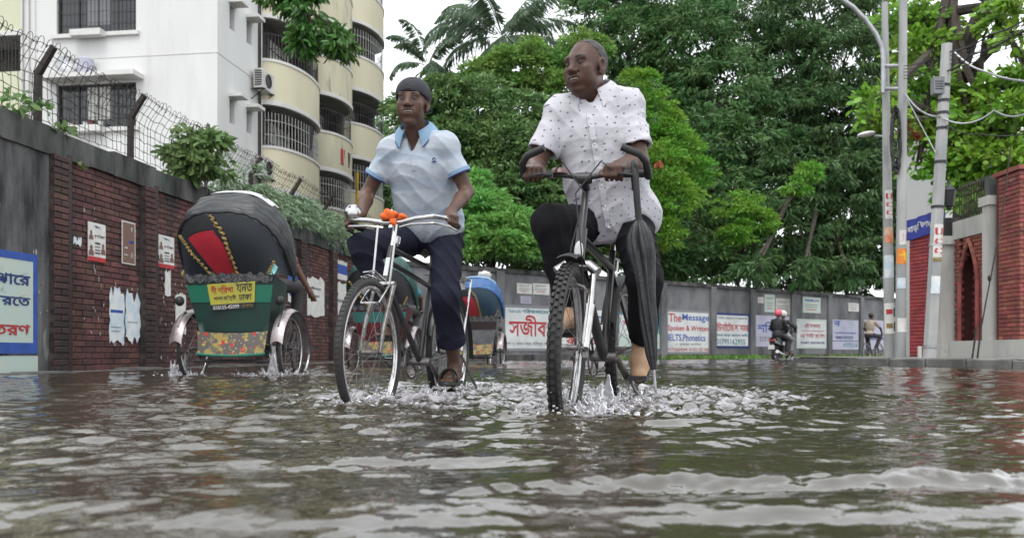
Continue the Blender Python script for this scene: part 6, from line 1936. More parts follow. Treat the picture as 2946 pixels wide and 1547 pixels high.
SF1 = F
pl = [(1694 + (y - 320) * .17, y) for y in range(330, 672, 12)]
pts = [surf(x, y, F) for x, y in pl]; pts = [p for p in pts if p is not None]
vw = Vector((0, -1, 0))
mb = MB()
for a, b in zip(pts[:-1], pts[1:]):
    if (a - b).length < .08: mb.hexa([a + vw * .001 + Vector((-.014, 0, 0)), a + vw * .001 + Vector((.014, 0, 0)), a + vw * .006 + Vector((.014, 0, 0)), a + vw * .006 + Vector((-.014, 0, 0)),
             b + vw * .001 + Vector((-.014, 0, 0)), b + vw * .001 + Vector((.014, 0, 0)), b + vw * .006 + Vector((.014, 0, 0)), b + vw * .006 + Vector((-.014, 0, 0))])
mb.build('placket', M['dotted'], sh, world=True, smooth=60)
for p in pts[2::5]:
    mb = MB(); mb.lathe([(0, .003), (.005, .003), (.0055, 0)], 10, p + vw * .007, vw); mb.build('button', M['white_enamel'], sh, world=True)
pk = [[surf(1735 + 62 * u / 6, 392 + 75 * v / 6 + 3 * math.sin(u), F) for u in range(7)] for v in range(7)]
mb = MB(); g = lambda u, v: pk[int(round(v * 6))][int(round(u * 6))] + vw * .004
try:
    mb.grid(g, 7, 7); mb.build('pocket', M['dotted'], sh, world=True, smooth=60)
except Exception:
    pass
# trousers
F = Field(*bbox([pel, kR, kL, aR, aL], .17), .006)
F.ell(pel + T1[:, 2] * .02, (.178, .132, .13), T1, .04)
for h_, k_, a_ in ((hipR, kR, aR), (hipL, kL, aL)):
    F.cap(h_, k_, .102, .078, .045); F.cap(k_, a_ + (k_ - a_) * .1, .076, .066, .03)
F.wrinkle(fold((.2, .5, 1), 80, .006)); F.wrinkle(fold((1, .4, .5), 95, .005))
for k_, a_ in ((kR, aR), (kL, aL)):
    d_ = (a_ - k_) / np.linalg.norm(a_ - k_); F.cut(a_ - d_ * .05, d_, .12); F.cap(a_ - d_ * .12, a_ + d_ * .05, .05, .058, .006, 's')
M['trouser1'] = mat('black_twill', (.0075, .0075, .009), .85, col2=(.012, .012, .014), scale=12, bump=.002, bscale=120, spec=.15)
obj_from(F.mesh('trousers', M['trouser1'], None, org), 'trousers', man1)
# tan shoes
M['tan'] = mat('tan_leather', (.46, .29, .17), .55, col2=(.38, .23, .14), scale=14, bump=.002, bscale=60)
for a_, p_, tilt in ((aR, pR, .1), (aL, pL, .95)):
    f_ = e1 * math.cos(tilt) - V3(0, 0, 1) * math.sin(tilt) * .75; f_ /= np.linalg.norm(f_); u_ = V3(0, 0, 1) - f_ * f_[2]; u_ /= np.linalg.norm(u_)
    heel = a_ - f_ * .055 - u_ * .060; toe = heel + f_ * .245
    F = Field(*bbox([a_, heel, toe], .09), .005)
    F.cap(heel + u_ * .03, heel + u_ * .085 + f_ * .03, .040, .046, .02); F.cap(heel + u_ * .03, heel + f_ * .15 + u_ * .028, .040, .046, .025); F.cap(heel + f_ * .14 + u_ * .025, toe - f_ * .03 + u_ * .014, .048, .038, .025); F.cap(heel + u_ * .08 + f_ * .05, heel + f_ * .15 + u_ * .040, .044, .040, .02)
    F.cut(heel - u_ * .004, -u_)
    sho = obj_from(F.mesh('shoe', M['tan'], None, org), 'shoe', man1)
    mb = MB(); sd_ = np.cross(f_, u_)
    ol = [(-.03, .0, .03), (-.035, .02, .034), (0, .036, 0), (.06, .036, 0), (.14, .046, 0), (.19, .043, 0), (.235, .02, 0), (.245, 0, 0)]
    prof = [(-.035, 0), (-.025, .03), (.03, .037), (.09, .036), (.15, .046), (.20, .042), (.235, .025), (.245, 0), (.235, -.025), (.20, -.042), (.15, -.046), (.09, -.036), (.03, -.037), (-.025, -.03)]
    mb.poly([Vector(heel + f_ * a + sd_ * b - u_ * .020) for a, b in prof], .018, Vector(u_)); mb.build('sole', M['leather'], sho, world=True)
# wedding band
mb = MB(); rc_ = hR + rt1 * .011 + fw1 * .022 + V3(0, 0, .026); mb.lathe([(.0108, -.0022), (.012, -.0015), (.012, .0015), (.0108, .0022)], 14, Vector(rc_), Vector(fw1 * .8 - V3(0, 0, .3))); mb.build('ring', M['chrome'], man1, world=True, smooth=True)

# ================================================================== cyclist in cap and blue polo
R2 = (MW2 @ S2).to_3x3(); fw2 = npv((R2 @ Vector((0, 1, 0))).normalized()); rt2 = npv((R2 @ Vector((1, 0, 0))).normalized())
pel = npv(local2((0, .27, 1.03), False)); sR = npv(P(1124, 430, 4.54)); sL = npv(P(1284, 417, 4.46)); nk = npv(P(1197, 386, 4.50)); hc = npv(P(1187, 299, 4.42))
B2 = basis((-.13, -.99, -.04), (.04, 0, 1)); SC2_ = 1.045
hR = npv(local2((.271, BY2 - .075, BZ2 + .014))); hL = npv(local2((-.271, BY2 - .085, BZ2 + .014)))
bR = npv((R2 @ Vector((.25, -.95, 0)))); bL = npv((R2 @ Vector((-.25, -.95, 0)))); fR = npv(R2 @ Vector((.72, .60, 0))); fL = npv(R2 @ Vector((-.55, .75, 0)))
fL /= np.linalg.norm(fL); fR /= np.linalg.norm(fR)
wR = hR - fw2 * .05 - rt2 * .025 + V3(0, 0, .058); wL = hL - fw2 * .05 + rt2 * .02 + V3(0, 0, .062)
eR = ik(sR, wR, .27, .245, (-.45, .75, -.3)); eL = ik(sL, wL, .27, .245, (.55, .75, -.25))
T2 = torso_frame(pel, sR, sL)
hipR = pel + T2[:, 0] * .085 - V3(0, 0, .03); hipL = pel - T2[:, 0] * .085 - V3(0, 0, .03)
pR, pL = (npv(MW2 @ p) for p in PED2)
e2 = npv((MW2.to_3x3() @ Vector((0, 1, 0)))); r2 = npv((MW2.to_3x3() @ Vector((1, 0, 0))))
aR = pR - e2 * .07 + V3(0, 0, .10); aL = pL - e2 * .07 + V3(0, 0, .11)
kR = ik(hipR, aR, .44, .43, e2 + r2 * .45 + V3(0, 0, .3)); kL = ik(hipL, aL, .44, .43, e2 - r2 * .22 + V3(0, 0, .1))
lo, hi = bbox([pel, sR, sL, hc, wR, wL, eR, eL, kR, kL, aR, aL, pR, pL, hR, hL], .18)
SK2 = (.100, .053, .038)
F = Field(lo, hi, .0046)
q2 = head(F, hc, B2, SC2_, 1.06, .98)
F.cap(hc + B2 @ V3(0, -.03, -.06) * SC2_, nk - T2[:, 2] * .03, .052, .058, .03); F.cap(hc + B2 @ V3(0, .01, -.085) * SC2_, nk + T2[:, 1] * .01 - T2[:, 2] * .03, .034, .045, .03)
F.ell(pel + T2[:, 2] * .36, (.145, .09, .15), T2, .03); F.ell(pel + T2[:, 2] * .15, (.12, .09, .16), T2, .03); F.ell(pel, (.13, .09, .11), T2, .03)
for s_, e_, w_ in ((sR, eR, wR), (sL, eL, wL)):
    F.cap(s_, s_ + (e_ - s_) * .5, .047, .045, .02); F.cap(s_ + (e_ - s_) * .4, e_, .044, .037, .02)
    F.cap(e_, e_ + (w_ - e_) * .35, .038, .039, .015); F.cap(e_ + (w_ - e_) * .35, w_, .038, .024, .015)
grip_hand(F, wR, hR, bR, fR, (0, 0, 1), 1.05); grip_hand(F, wL, hL, bL, fL, (0, 0, 1), 1.05)
for h_, k_, a_ in ((hipR, kR, aR), (hipL, kL, aL)):
    F.cap(h_, k_, .065, .048, .02); F.cap(k_, k_ + (a_ - k_) * .4, .046, .052, .02); F.cap(k_ + (a_ - k_) * .4, a_, .050, .032, .02)
Z1 = V3(0, 0, 1)
for a_, p_, r_ in ((aR, pR, r2), (aL, pL, r2)):
    heel = a_ - e2 * .045 - Z1 * .062
    F.cap(a_, heel + Z1 * .004, .034, .030, .02); F.cap(a_, p_ + Z1 * .035, .033, .030, .02); F.cap(heel + Z1 * .004, p_ + Z1 * .022, .028, .028, .02)
    for i, (o, ln) in enumerate(((-.030, .085), (-.012, .085), (.004, .078), (.018, .07), (.032, .06))):
        sgn = 1 if r_ is r2 and a_ is aR else -1
        b_ = p_ + r_ * o * sgn * -1 + Z1 * .024; F.cap(b_, b_ + e2 * ln - Z1 * .006, .014, .010 if i else .012, .008)
org = Vector((pel[0], pel[1], -.13))
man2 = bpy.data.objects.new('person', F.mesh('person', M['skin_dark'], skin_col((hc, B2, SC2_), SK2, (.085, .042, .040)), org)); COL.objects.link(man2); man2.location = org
tag(man2, 'slim cyclist in backward dark cap, pale blue polo shirt and rolled navy trousers', 'person')
eyes(man2, q2, B2, SC2_, (-.1, 1, 0), .5)
mb = MB(); mb.tube([q2(-.021, .0845, -.0565), q2(-.008, .0905, -.0570), q2(.008, .0905, -.0570), q2(.021, .0845, -.0565)], .0034, 6); mb.build('teeth', M['teeth'], man2, world=True, smooth=True)
# hair at the nape and temples, then the cap
F = Field(*bbox([hc], .19), .004)
F.ell(hc + B2 @ V3(0, -.018, .035) * SC2_, V3(.0765, .097, .088) * SC2_, B2, .01); F.cut(hc + B2 @ V3(0, .015, .0) * SC2_, B2 @ V3(0, 1, -.25)); F.cut(hc + B2 @ V3(0, -.05, -.055) * SC2_, B2 @ V3(0, .3, -1)); F.cut(hc + B2 @ V3(0, 0, .03) * SC2_, B2 @ V3(0, 0, 1))
for s in (-1, 1): F.ell(hc + B2 @ V3(s * .085, .0, .0) * SC2_, V3(.02, .028, .036) * SC2_, B2, .006, 's')
obj_from(F.mesh('hair', mat('hair_black', (.012, .011, .011), .7, bump=.003, bscale=200), None, org), 'hair', man2)
F = Field(*bbox([hc], .21), .004)
F.ell(hc + B2 @ V3(0, -.016, .042) * SC2_, V3(.087, .108, .092) * SC2_, B2, .012); F.ell(hc + B2 @ V3(0, -.008, .050) * SC2_, V3(.086, .106, .078) * SC2_, B2, .012)
F.cut(hc + B2 @ V3(0, .085, .040) * SC2_, B2 @ V3(0, .30, -1))
F.ell(hc + B2 @ V3(0, -.135, .002) * SC2_, V3(.070, .065, .008) * SC2_, B2, .012)
cap_ = obj_from(F.mesh('cap', mat('cap_cloth', (.020, .021, .028), .85, col2=(.03, .031, .04), scale=20, bump=.002, bscale=180), None, org), 'cap', man2)
mb = MB(); mb.grid(lambda u, v: Vector(q2(.05 * (2 * u - 1), .1005 - .016 * (2 * u - 1) ** 2 * 1.6, .050 + .014 * v)) , 12, 3); mb.build('strap', M['blackplastic'], cap_, world=True, smooth=True)
# polo shirt
M['polo'] = cloth_mat('pale_blue_jersey', (.45, .485, .53), (.38, .42, .48), 'stripes'); M['polo_blue'] = mat('sky_blue_rib', (.22, .33, .46), .85, col2=(.19, .30, .42), scale=20, bump=.001, bscale=300)
F = Field(*bbox([pel - V3(0, 0, .06), sR, sL, sR + (eR - sR) * .8, sL + (eL - sL) * .8, nk], .18), .0055)
hems = []
for s_, e_ in ((sR, eR), (sL, eL)):
    d_ = (e_ - s_) / np.linalg.norm(e_ - s_); hm = s_ + (e_ - s_) * .62; hems.append((hm, d_))
    F.cap(s_, s_ + (e_ - s_) * .8, .051, .067, .035); F.cut(hm, d_, .25); F.cap(s_ + (e_ - s_) * .52, s_ + (e_ - s_) * .68, .050, .056, .006, 's')
F.ell(pel + T2[:, 2] * .36 + T2[:, 1] * .006, (.190, .122, .16), T2, .05); F.ell(pel + T2[:, 2] * .19 + T2[:, 1] * .010, (.196, .130, .20), T2, .05); F.ell(pel + T2[:, 2] * .06 + T2[:, 1] * .010, (.196, .132, .13), T2, .05)
F.cap(sR, sL, .050, .050, .05); F.cap(nk - T2[:, 2] * .02 + T2[:, 0] * .06, sR, .045, .048, .06); F.cap(nk - T2[:, 2] * .02 - T2[:, 0] * .06, sL, .045, .048, .06)
F.wrinkle(fold((.8, .2, .7), 80, .0026)); F.wrinkle(fold((-.6, .1, .8), 85, .0024)); F.wrinkle(fold((.25, .3, 1), 115, .0016)); F.wrinkle(fold((1, .3, .1), 130, .0018))
F.cap(nk + T2[:, 2] * .06, nk - T2[:, 2] * .02, .056, .052, .01, 's'); F.cap(nk + T2[:, 1] * .04 + T2[:, 2] * .02, nk + T2[:, 1] * .115 - T2[:, 2] * .115, .040, .004, .006, 's')
F.cut(pel - T2[:, 2] * .012, -T2[:, 2])
SF2 = F
ps_ = obj_from(F.mesh('polo_shirt', M['polo'], None, org), 'polo_shirt', man2)
collar(ps_, nk + T2[:, 2] * .018, T2, .070, .042, M['polo_blue'], .075, .50, M['ink_navy'])
for hm, d_ in hems:         # ribbed blue cuffs with navy edge
    mb = MB(); mb.lathe([(.0655, -.022), (.0672, -.02), (.0672, -.002), (.065, .0)], 28, Vector(hm), Vector(d_)); cf = mb.build('cuff', M['polo_blue'], ps_, world=True, smooth=True)
    mb = MB(); mb.lathe([(.0650, -.001), (.0675, .0), (.0675, .005), (.0650, .006)], 28, Vector(hm), Vector(d_)); mb.build('cuff_edge', M['ink_navy'], cf, smooth=True)
# emblem on the chest and buttoned placket
c0 = surf(1249, 459, F, 3.8, 4.8)
if c0:
    mb = MB(); ex, ez = Vector((1, 0, 0)), Vector((0, 0, 1))
    mb.tube([c0 + vw * .003 + (ex * math.cos(a) + ez * math.sin(a)) * .008 for a in np.linspace(.5, 5.8, 14)], .0018, 5); mb.box(c0 + vw * .004 - ez * .013, (.028, .003, .0035)); mb.build('emblem', M['ink_navy'], ps_, world=True)
pts = [surf(1192 + (y - 455) * .02, y, F, 3.8, 4.9) for y in range(452, 500, 8)]; pts = [p for p in pts if p is not None]
mb = MB()
for a, b in zip(pts[:-1], pts[1:]):
    if (a - b).length < .06: mb.hexa([a + vw * t + Vector((x, 0, 0)) for t, x in ((.001, -.013), (.001, .013), (.005, .013), (.005, -.013))] + [b + vw * t + Vector((x, 0, 0)) for t, x in ((.001, -.013), (.001, .013), (.005, .013), (.005, -.013))])
mb.build('placket', M['polo'], ps_, world=True, smooth=60)
# navy trousers, rolled up over the calves
F = Field(*bbox([pel, kR, kL, aR, aL], .17), .006)
F.ell(pel + T2[:, 2] * .02, (.158, .115, .12), T2, .04)
for h_, k_, a_ in ((hipR, kR, aR), (hipL, kL, aL)):
    F.cap(h_, k_, .094, .074, .045); F.cap(k_, a_ + (k_ - a_) * .1, .073, .072, .03)
F.wrinkle(fold((.2, .5, 1), 80, .006)); F.wrinkle(fold((1, .4, .5), 95, .005))
rolls = []
for k_, a_ in ((kR, aR), (kL, aL)):
    d_ = (a_ - k_) / np.linalg.norm(a_ - k_); hm = k_ + (a_ - k_) * .60; rolls.append((hm, d_)); F.cut(hm, d_, .13); F.cut(hm + d_ * .1, d_, .16); F.cut(hm + d_ * .2, d_, .16); F.cap(hm - d_ * .10, hm + d_ * .03, .05, .062, .006, 's')
M['trouser2'] = mat('navy_twill', (.013, .014, .026), .85, col2=(.018, .019, .033), scale=12, bump=.002, bscale=120, spec=.15)
tr_ = obj_from(F.mesh('trousers', M['trouser2'], None, org), 'trousers', man2)
for hm, d_ in rolls:
    mb = MB(); mb.lathe([(.066, -.028), (.078, -.024), (.082, .0), (.080, .028), (.072, .034), (.062, .028), (.060, -.01)], 30, Vector(hm), Vector(d_)); mb.build('rolled_cuff', M['trouser2'], tr_, world=True, smooth=True)
# strap sandals
for a_, p_ in ((aR, pR), (aL, pL)):
    heel = a_ - e2 * .045 - Z1 * .066; sd_ = np.cross(e2, Z1)
    prof = [(-.035, 0), (-.02, .03), (.04, .034), (.12, .043), (.19, .045), (.225, .03), (.238, 0), (.225, -.03), (.19, -.045), (.12, -.043), (.04, -.034), (-.02, -.03)]
    mb = MB(); mb.poly([Vector(heel + e2 * a + sd_ * b - Z1 * (.045 + .03 * max(0, a) / .24 * 0)) for a, b in prof], .020, Vector(Z1)); sn = mb.build('sandal', M['leather'], man2, world=True)
    for q_, w_ in ((.135, .05), (.175, .045)):
        mb = MB(); mb.tube([Vector(heel + e2 * (q_ - .02 * math.sin(t)) + sd_ * w_ * math.cos(t) + Z1 * (-.03 + .068 * math.sin(t))) for t in np.linspace(0, math.pi, 12)], .011, 6, flat=.4); mb.build('strap', M['leather'], sn, smooth=True)
mb = MB(); rc_ = hL + bL * .011 + fL * .022 + V3(0, 0, .026); mb.lathe([(.0105, -.0022), (.0118, -.0015), (.0118, .0015), (.0105, .0022)], 14, Vector(rc_), Vector(fL * .8 - V3(0, 0, .3))); mb.build('ring', M['chrome'], man2, world=True, smooth=True)
# ================================================================== simple seated figures
def sitter(name, label, pel, fwd, hands, feet, skin, top, legs, headgear=None, sc=1.0, vox=.010, lean=.18, hair=True, sleeve=.6, kneeout=.35, look=None, hgmat=None, legcut=.0):
    f = np.array(fwd, float); f[2] = 0; f /= np.linalg.norm(f); u = V3(0, 0, 1); r = np.cross(f, u); pel = np.array(pel, float)
    ch = pel + u * .46 * sc + f * lean; sR, sL = ch + r * .17 * sc, ch - r * .17 * sc; nk = ch + u * .06 * sc; hc = ch + u * .235 * sc + f * .03
    B = basis(look if look is not None else f + V3(0, 0, -.05))
    wR, wL = (np.array(h, float) for h in hands)
    eR = ik(sR, wR, .29 * sc, .26 * sc, r * .8 - u * .4 - f * .2); eL = ik(sL, wL, .29 * sc, .26 * sc, -r * .8 - u * .4 - f * .2)
    hR, hL = pel + r * .09, pel - r * .09; aR, aL = (np.array(a, float) for a in feet)
    kR = ik(hR, aR, .44 * sc, .43 * sc, f + r * kneeout + u * .3); kL = ik(hL, aL, .44 * sc, .43 * sc, f - r * kneeout + u * .3)
    F = Field(*bbox([pel, hc, wR, wL, eR, eL, kR, kL, aR, aL], .2), vox)
    F.ell(hc + B @ V3(0, -.01, .03), V3(.075, .09, .085) * sc, B, .02); F.ell(hc + B @ V3(0, .03, -.045), V3(.056, .06, .07) * sc, B, .02); F.ell(hc + B @ V3(0, .095, -.02), V3(.014, .02, .02) * sc, B, .02)
    for s in (-1, 1): F.ell(hc + B @ V3(s * .077, -.01, -.005), V3(.014, .02, .032), B, .01)
    F.cap(hc - u * .05, nk - u * .04, .052, .056, .03); F.ell((pel + ch) / 2, (.12, .09, .24), np.stack([r, f, u], 1), .03); F.cap(sR, sL, .05, .05, .03)
    for s_, e_, w_, h_ in ((sR, eR, wR, 1), (sL, eL, wL, -1)):
        F.cap(s_, e_, .05, .04, .02); F.cap(e_, w_, .042, .027, .02); d_ = (w_ - e_) / np.linalg.norm(w_ - e_); F.cap(w_, w_ + d_ * .05, .03, .03, .02)
        for i in range(4): F.cap(w_ + d_ * .05 + r * (i - 1.5) * .017, w_ + d_ * .085 - u * .025 + r * (i - 1.5) * .018, .010, .009, .006)
        F.cap(w_ + d_ * .02 - r * h_ * .02, w_ + d_ * .06 - r * h_ * .045 - u * .01, .012, .010, .008)
    for h_, k_, a_ in ((hR, kR, aR), (hL, kL, aL)):
        F.cap(h_, k_, .07, .052, .03); F.cap(k_, a_, .05, .035, .02); F.cap(a_, a_ + f * .12 - u * .05, .035, .03, .02); F.cap(a_, a_ - f * .04 - u * .05, .034, .03, .02)
    org = Vector((pel[0], pel[1], 0)); n = 'person'
    col = lambda v: np.tile(np.array(skin, float), (len(v), 1))
    o = bpy.data.objects.new(n, F.mesh(n, M['skin_dark'], col, org)); COL.objects.link(o); o.location = org; tag(o, label, 'person')
    F = Field(*bbox([pel, sR, sL, eR, eL], .16), vox)
    F.ell((pel + ch) / 2 + u * .08, (.165, .12, .26), np.stack([r, f, u], 1), .04); F.ell(pel + u * .04, (.16, .12, .12), np.stack([r, f, u], 1), .04); F.cap(sR, sL, .06, .06, .04)
    for s_, e_, w_ in ((sR, eR, wR), (sL, eL, wL)):
        F.cap(s_, s_ + (e_ - s_) * min(sleeve, 1), .066, .068, .03)
        if sleeve > 1: F.cap(e_, e_ + (w_ - e_) * .9, .062, .042, .02)
    F.wrinkle(fold((.3, .2, 1), 50, .005)); F.wrinkle(fold((1, .1, .3), 44, .004)); F.cap(nk + u * .07, nk - u * .0, .058, .055, .01, 's')
    obj_from(F.mesh('shirt', top, None, org), 'shirt', o)
    F = Field(*bbox([pel, kR, kL, aR, aL], .15), vox); F.ell(pel, (.165, .13, .12), np.stack([r, f, u], 1), .04)
    for h_, k_, a_ in ((hR, kR, aR), (hL, kL, aL)): F.cap(h_, k_, .09, .072, .04); F.cap(k_, a_ + (k_ - a_) * (.12 + legcut), .07, .06, .03)
    F.wrinkle(fold((.3, .4, 1), 50, .005)); obj_from(F.mesh('trousers', legs, None, org), 'trousers', o)
    if headgear == 'helmet':
        F = Field(*bbox([hc], .2), .008); F.ell(hc + B @ V3(0, -.005, .02), (.122, .142, .135), B, .02); F.cut(hc + B @ V3(0, 0, -.075), B @ V3(0, -.2, -1)); F.ell(hc + B @ V3(0, .15, -.01), (.085, .07, .05), B, .015, 's')
        hm = obj_from(F.mesh('helmet', hgmat, None, org), 'helmet', o)
        mb = MB(); mb.grid(lambda a, b: Vector(hc + B @ V3(.085 * math.sin(2.0 * (a - .5)) * 1.15, .105 + .03 * math.cos(2.0 * (a - .5)), -.05 + .085 * b)), 10, 4); mb.build('visor', M['glass'], hm, world=True, smooth=True)
    elif headgear == 'cap':
        F = Field(*bbox([hc], .16), .007); F.ell(hc + B @ V3(0, -.01, .045), (.085, .1, .07), B, .02); F.cut(hc + B @ V3(0, 0, .04), B @ V3(0, 0, -1)); obj_from(F.mesh('cap', hgmat, None, org), 'cap', o)
    elif hair:
        F = Field(*bbox([hc], .16), .007); F.ell(hc + B @ V3(0, -.018, .035), V3(.081, .097, .089) * sc, B, .01); F.cut(hc + B @ V3(0, .055, .08), B @ V3(0, .85, -.5)); obj_from(F.mesh('hair', M['dark'], None, org), 'hair', o)
    return o


# ================================================================== cycle rickshaws
def floral(name, base):
    m = mat(name, base, .5, col2=(.30, .22, .05), scale=9, lo=.5, hi=.56)
    nt = m.node_tree; N, L = nt.nodes, nt.links; b = _bsdf(m); src = b.inputs['Base Color'].links[0].from_socket
    geo = N.new('ShaderNodeNewGeometry')
    for sc_, th, col in ((11, .26, (.38, .03, .025)), (17, .22, (.42, .30, .06)), (23, .2, (.03, .16, .10)), (31, .18, (.4, .36, .33))):
        v = N.new('ShaderNodeTexVoronoi'); v.inputs['Scale'].default_value = sc_; L.new(geo.outputs['Position'], v.inputs['Vector'])
        lt = N.new('ShaderNodeMath'); lt.operation = 'LESS_THAN'; lt.inputs[1].default_value = th; L.new(v.outputs['Distance'], lt.inputs[0])
        x = N.new('ShaderNodeMix'); x.data_type = 'RGBA'; L.new(lt.outputs[0], x.inputs[0]); L.new(src, x.inputs[6]); x.inputs[7].default_value = (*col, 1); src = x.outputs[2]
    L.new(src, b.inputs['Base Color']); return m


M['tinsel'] = mat('tinsel', (.16, .155, .16), .45, .3, col2=(.05, .05, .06), scale=60, lo=.45, hi=.55, bump=.006, bscale=90)
M['painted'] = floral('painted_flowers', (.10, .08, .07))
M['fender'] = mat('worn_fender', (.40, .37, .37), .35, .75, col2=(.24, .19, .19), scale=7)
M['white_cover'] = mat('white_cover', (.62, .63, .62), .6, col2=(.5, .5, .5), scale=5)


def rickshaw(loc, yaw, label, pal, sign=True, vis=True):
    root = thing('cycle_rickshaw', label, 'rickshaw', loc, yaw, 'cycle rickshaws')
    Mw = Matrix.Translation(loc) @ Matrix.Rotation(yaw, 4, 'Z')
    for x in (-.5, .5): make_wheel(root, (x, 0, .34), .34, .036, None, False, nsp=36, rim='chrome', spr=.0016)
    make_wheel(root, (0, 1.72, .34), .34, .036, None, False, nsp=32, rim='chrome', spr=.0016)
    for sd in (-1, 1):
        part(lambda m: (m.grid(lambda u, v: Vector((sd * .5 + (u - .5) * .12, .40 * math.cos(R(-5 + 175 * v)), .34 + .40 * math.sin(R(-5 + 175 * v)) - .03 * (2 * u - 1) ** 2)), 7, 22),
                        m.grid(lambda u, v: Vector((sd * .5 + (u - .5) * .12, .394 * math.cos(R(-5 + 175 * v)), .34 + .394 * math.sin(R(-5 + 175 * v)) - .03 * (2 * u - 1) ** 2)), 7, 22)), 'fender', 'fender', root)
        part(lambda m: m.tube([Vector((sd * .42, -.1, .62)), Vector((sd * .5, -.2, .70)), Vector((sd * .5, -.34, .55))], .012, 6), 'fender_stay', 'steel', root)
        # bumper tube end / lamp cup
        part(lambda m: (m.sphere((sd * .50, -.30, .80), (.045, .04, .05), 10, 8),), 'lamp_cup', 'dark', root)
    part(lambda m: (m.tube([(-.52, 0, .34), (.52, 0, .34)], .016, 8), m.tube([(-.40, -.03, .30), (.40, -.03, .30)], .020, 8), m.tube([(-.36, -.24, .22), (.36, -.24, .22)], .016, 8),
                    [m.tube([(x, -.20, .26), (x, .5, .36), (x * .5, .95, .40), (0, 1.15, .32)], .016, 8) for x in (-.33, .33)], [m.tube([(x, -.18, .26), (x, -.2, .6)], .014, 6) for x in (-.36, .36)],
                    [m.tube([(x, 0, .34), (x * .9, 0, .55)], .02, 6) for x in (-.38, .38)]), 'chassis', 'blackpaint', root)
    # seat box and back panel
    hwb, hwt = .345, .45

    def bp(u, v, off=0.0): return Vector(((2 * u - 1) * (hwb + (hwt - hwb) * v), -.20 - .12 * v - off - .03 * (1 - (2 * u - 1) ** 2), .50 + .55 * v))
    part(lambda m: (m.grid(lambda u, v: bp(u, v), 11, 6), m.grid(lambda u, v: bp(u, v) + Vector((0, .02, 0)), 11, 6), m.grid(lambda u, v: Vector(((2 * u - 1) * hwb, -.2 + .34 * v, .50)), 5, 2),
                    [m.add([bp(s, 0), bp(s, 1), Vector((sd * .44, .06, .98)), Vector((sd * .36, .14, .50))], [(0, 1, 2, 3)]) for s, sd in ((0, -1), (1, 1))]), 'back_panel', pal['body'], root)
    part(lambda m: m.grid(lambda u, v: bp(u, .52 + .30 * v, .006), 11, 3), 'colour_band', pal['band'], root)
    part(lambda m: m.grid(lambda u, v: bp(u, .87 + .15 * v + .02 * math.sin(u * 60), .012 + .01 * math.sin(u * 45)), 60, 4), 'tinsel_fringe', 'tinsel', root)
    part(lambda m: m.grid(lambda u, v: Vector(((2 * u - 1) * (.352 - .02 * (1 - v)), -.235 - .04 * (1 - v) - .02 * (1 - (2 * u - 1) ** 2), .27 + .22 * v + .02 * (2 * u - 1) ** 2)), 11, 4), 'painted_panel', pal['floral'], root)
    part(lambda m: m.tube([Vector(((2 * u - 1) * .345, -.285 - .02 * (1 - (2 * u - 1) ** 2), .27 + .02 * (2 * u - 1) ** 2)) for u in np.linspace(0, 1, 9)], .013, 6), 'panel_rail', pal['band'], root)
    part(lambda m: (m.box((0, .05, .78), (.70, .4, .12)), m.box((0, -.16, 1.02), (.78, .07, .3))), 'seat', pal['seat'], root, smooth=False)
    if sign:
        pf = lambda x, z: bp(.26 + .55 * x, .37 + .46 * z + .05 * x, .016)
        pl_ = part(lambda m: m.grid(lambda u, v: pf(u, .22 + .78 * v), 8, 4), 'advert_plate', mat('advert_yellow', (.46, .42, .05), .6, col2=(.36, .34, .09), scale=7), root)
        part(lambda m: m.grid(lambda u, v: pf(u, .21 * v), 8, 2), 'advert_strip', mat('advert_dark', (.03, .03, .035), .6), root)
        up_ = lambda x, z: pf(x, z) + Vector((0, -.003, 0))
        for body, a0, a1, b0, b1, mt in (('শী শিরপা', .06, .55, .62, .93, 'ink_red'), ('যনত', .62, .95, .62, .93, 'ink'), ('পাপন চৌধুরী', .1, .6, .33, .55, 'ink'), ('ঢাকা', .66, .94, .33, .55, 'ink'), ('018155-45099', .05, .66, .03, .18, 'paper'), ('ঢাকা মহানগর', .7, .97, .04, .16, 'gold')):
            part(lambda m: letter(m, body, up_, a0, a1, b0, b1, .015), 'lettering', mt, root, smooth=False)
    # hood bows
    feet = (.06, 1.06); bows = [(-.44, 1.60), (-.38, 1.71), (-.28, 1.80), (-.15, 1.85), (-.03, 1.84), (.07, 1.80)]
    hw = .52

    def bow(t, i, off=0.0):
        i0 = min(int(i), len(bows) - 2); w = i - i0
        ty = bows[i0][0] * (1 - w) + bows[i0 + 1][0] * w; tz = bows[i0][1] * (1 - w) + bows[i0 + 1][1] * w
        c = math.cos(t); s = max(math.sin(t), 0) ** .72
        return Vector(((hw + off) * (1 if c >= 0 else -1) * abs(c) ** .72, feet[0] - .10 * (1 - i / 5) + (ty - feet[0]) * s, feet[1] + (tz + off - feet[1]) * s - .05 * (i > 3) * (1 - s)))
    part(lambda m: m.grid(lambda u, v: bow(math.pi * (1 - u), 2.9 * v, .014 + .016 * abs(math.sin(v * 15 + 1.6 * math.sin(u * 5))) + .006 * math.sin(u * 37 + v * 9) + .004 * math.sin(u * 71)), 70, 40), 'hood_cover', pal['hood'], root, smooth=70)
    part(lambda m: m.grid(lambda u, v: bow(math.pi * (1 - u), 2.85 + 2.15 * v, .014 + .007 * math.sin(v * 12 + 3 * u)), 48, 12), 'hood_front', pal['hood'], root, smooth=70)
    part(lambda m: m.grid(lambda u, v: bow(math.pi * (.74 - .46 * u), 2.2 + 2.7 * v, .034), 24, 12), 'hood_patch', pal['hoodtop'], root, smooth=70)
    part(lambda m: m.grid(lambda u, v: bow(math.pi * (1 - u), 5 * v, -.01), 40, 12), 'hood_lining', pal['lining'], root)
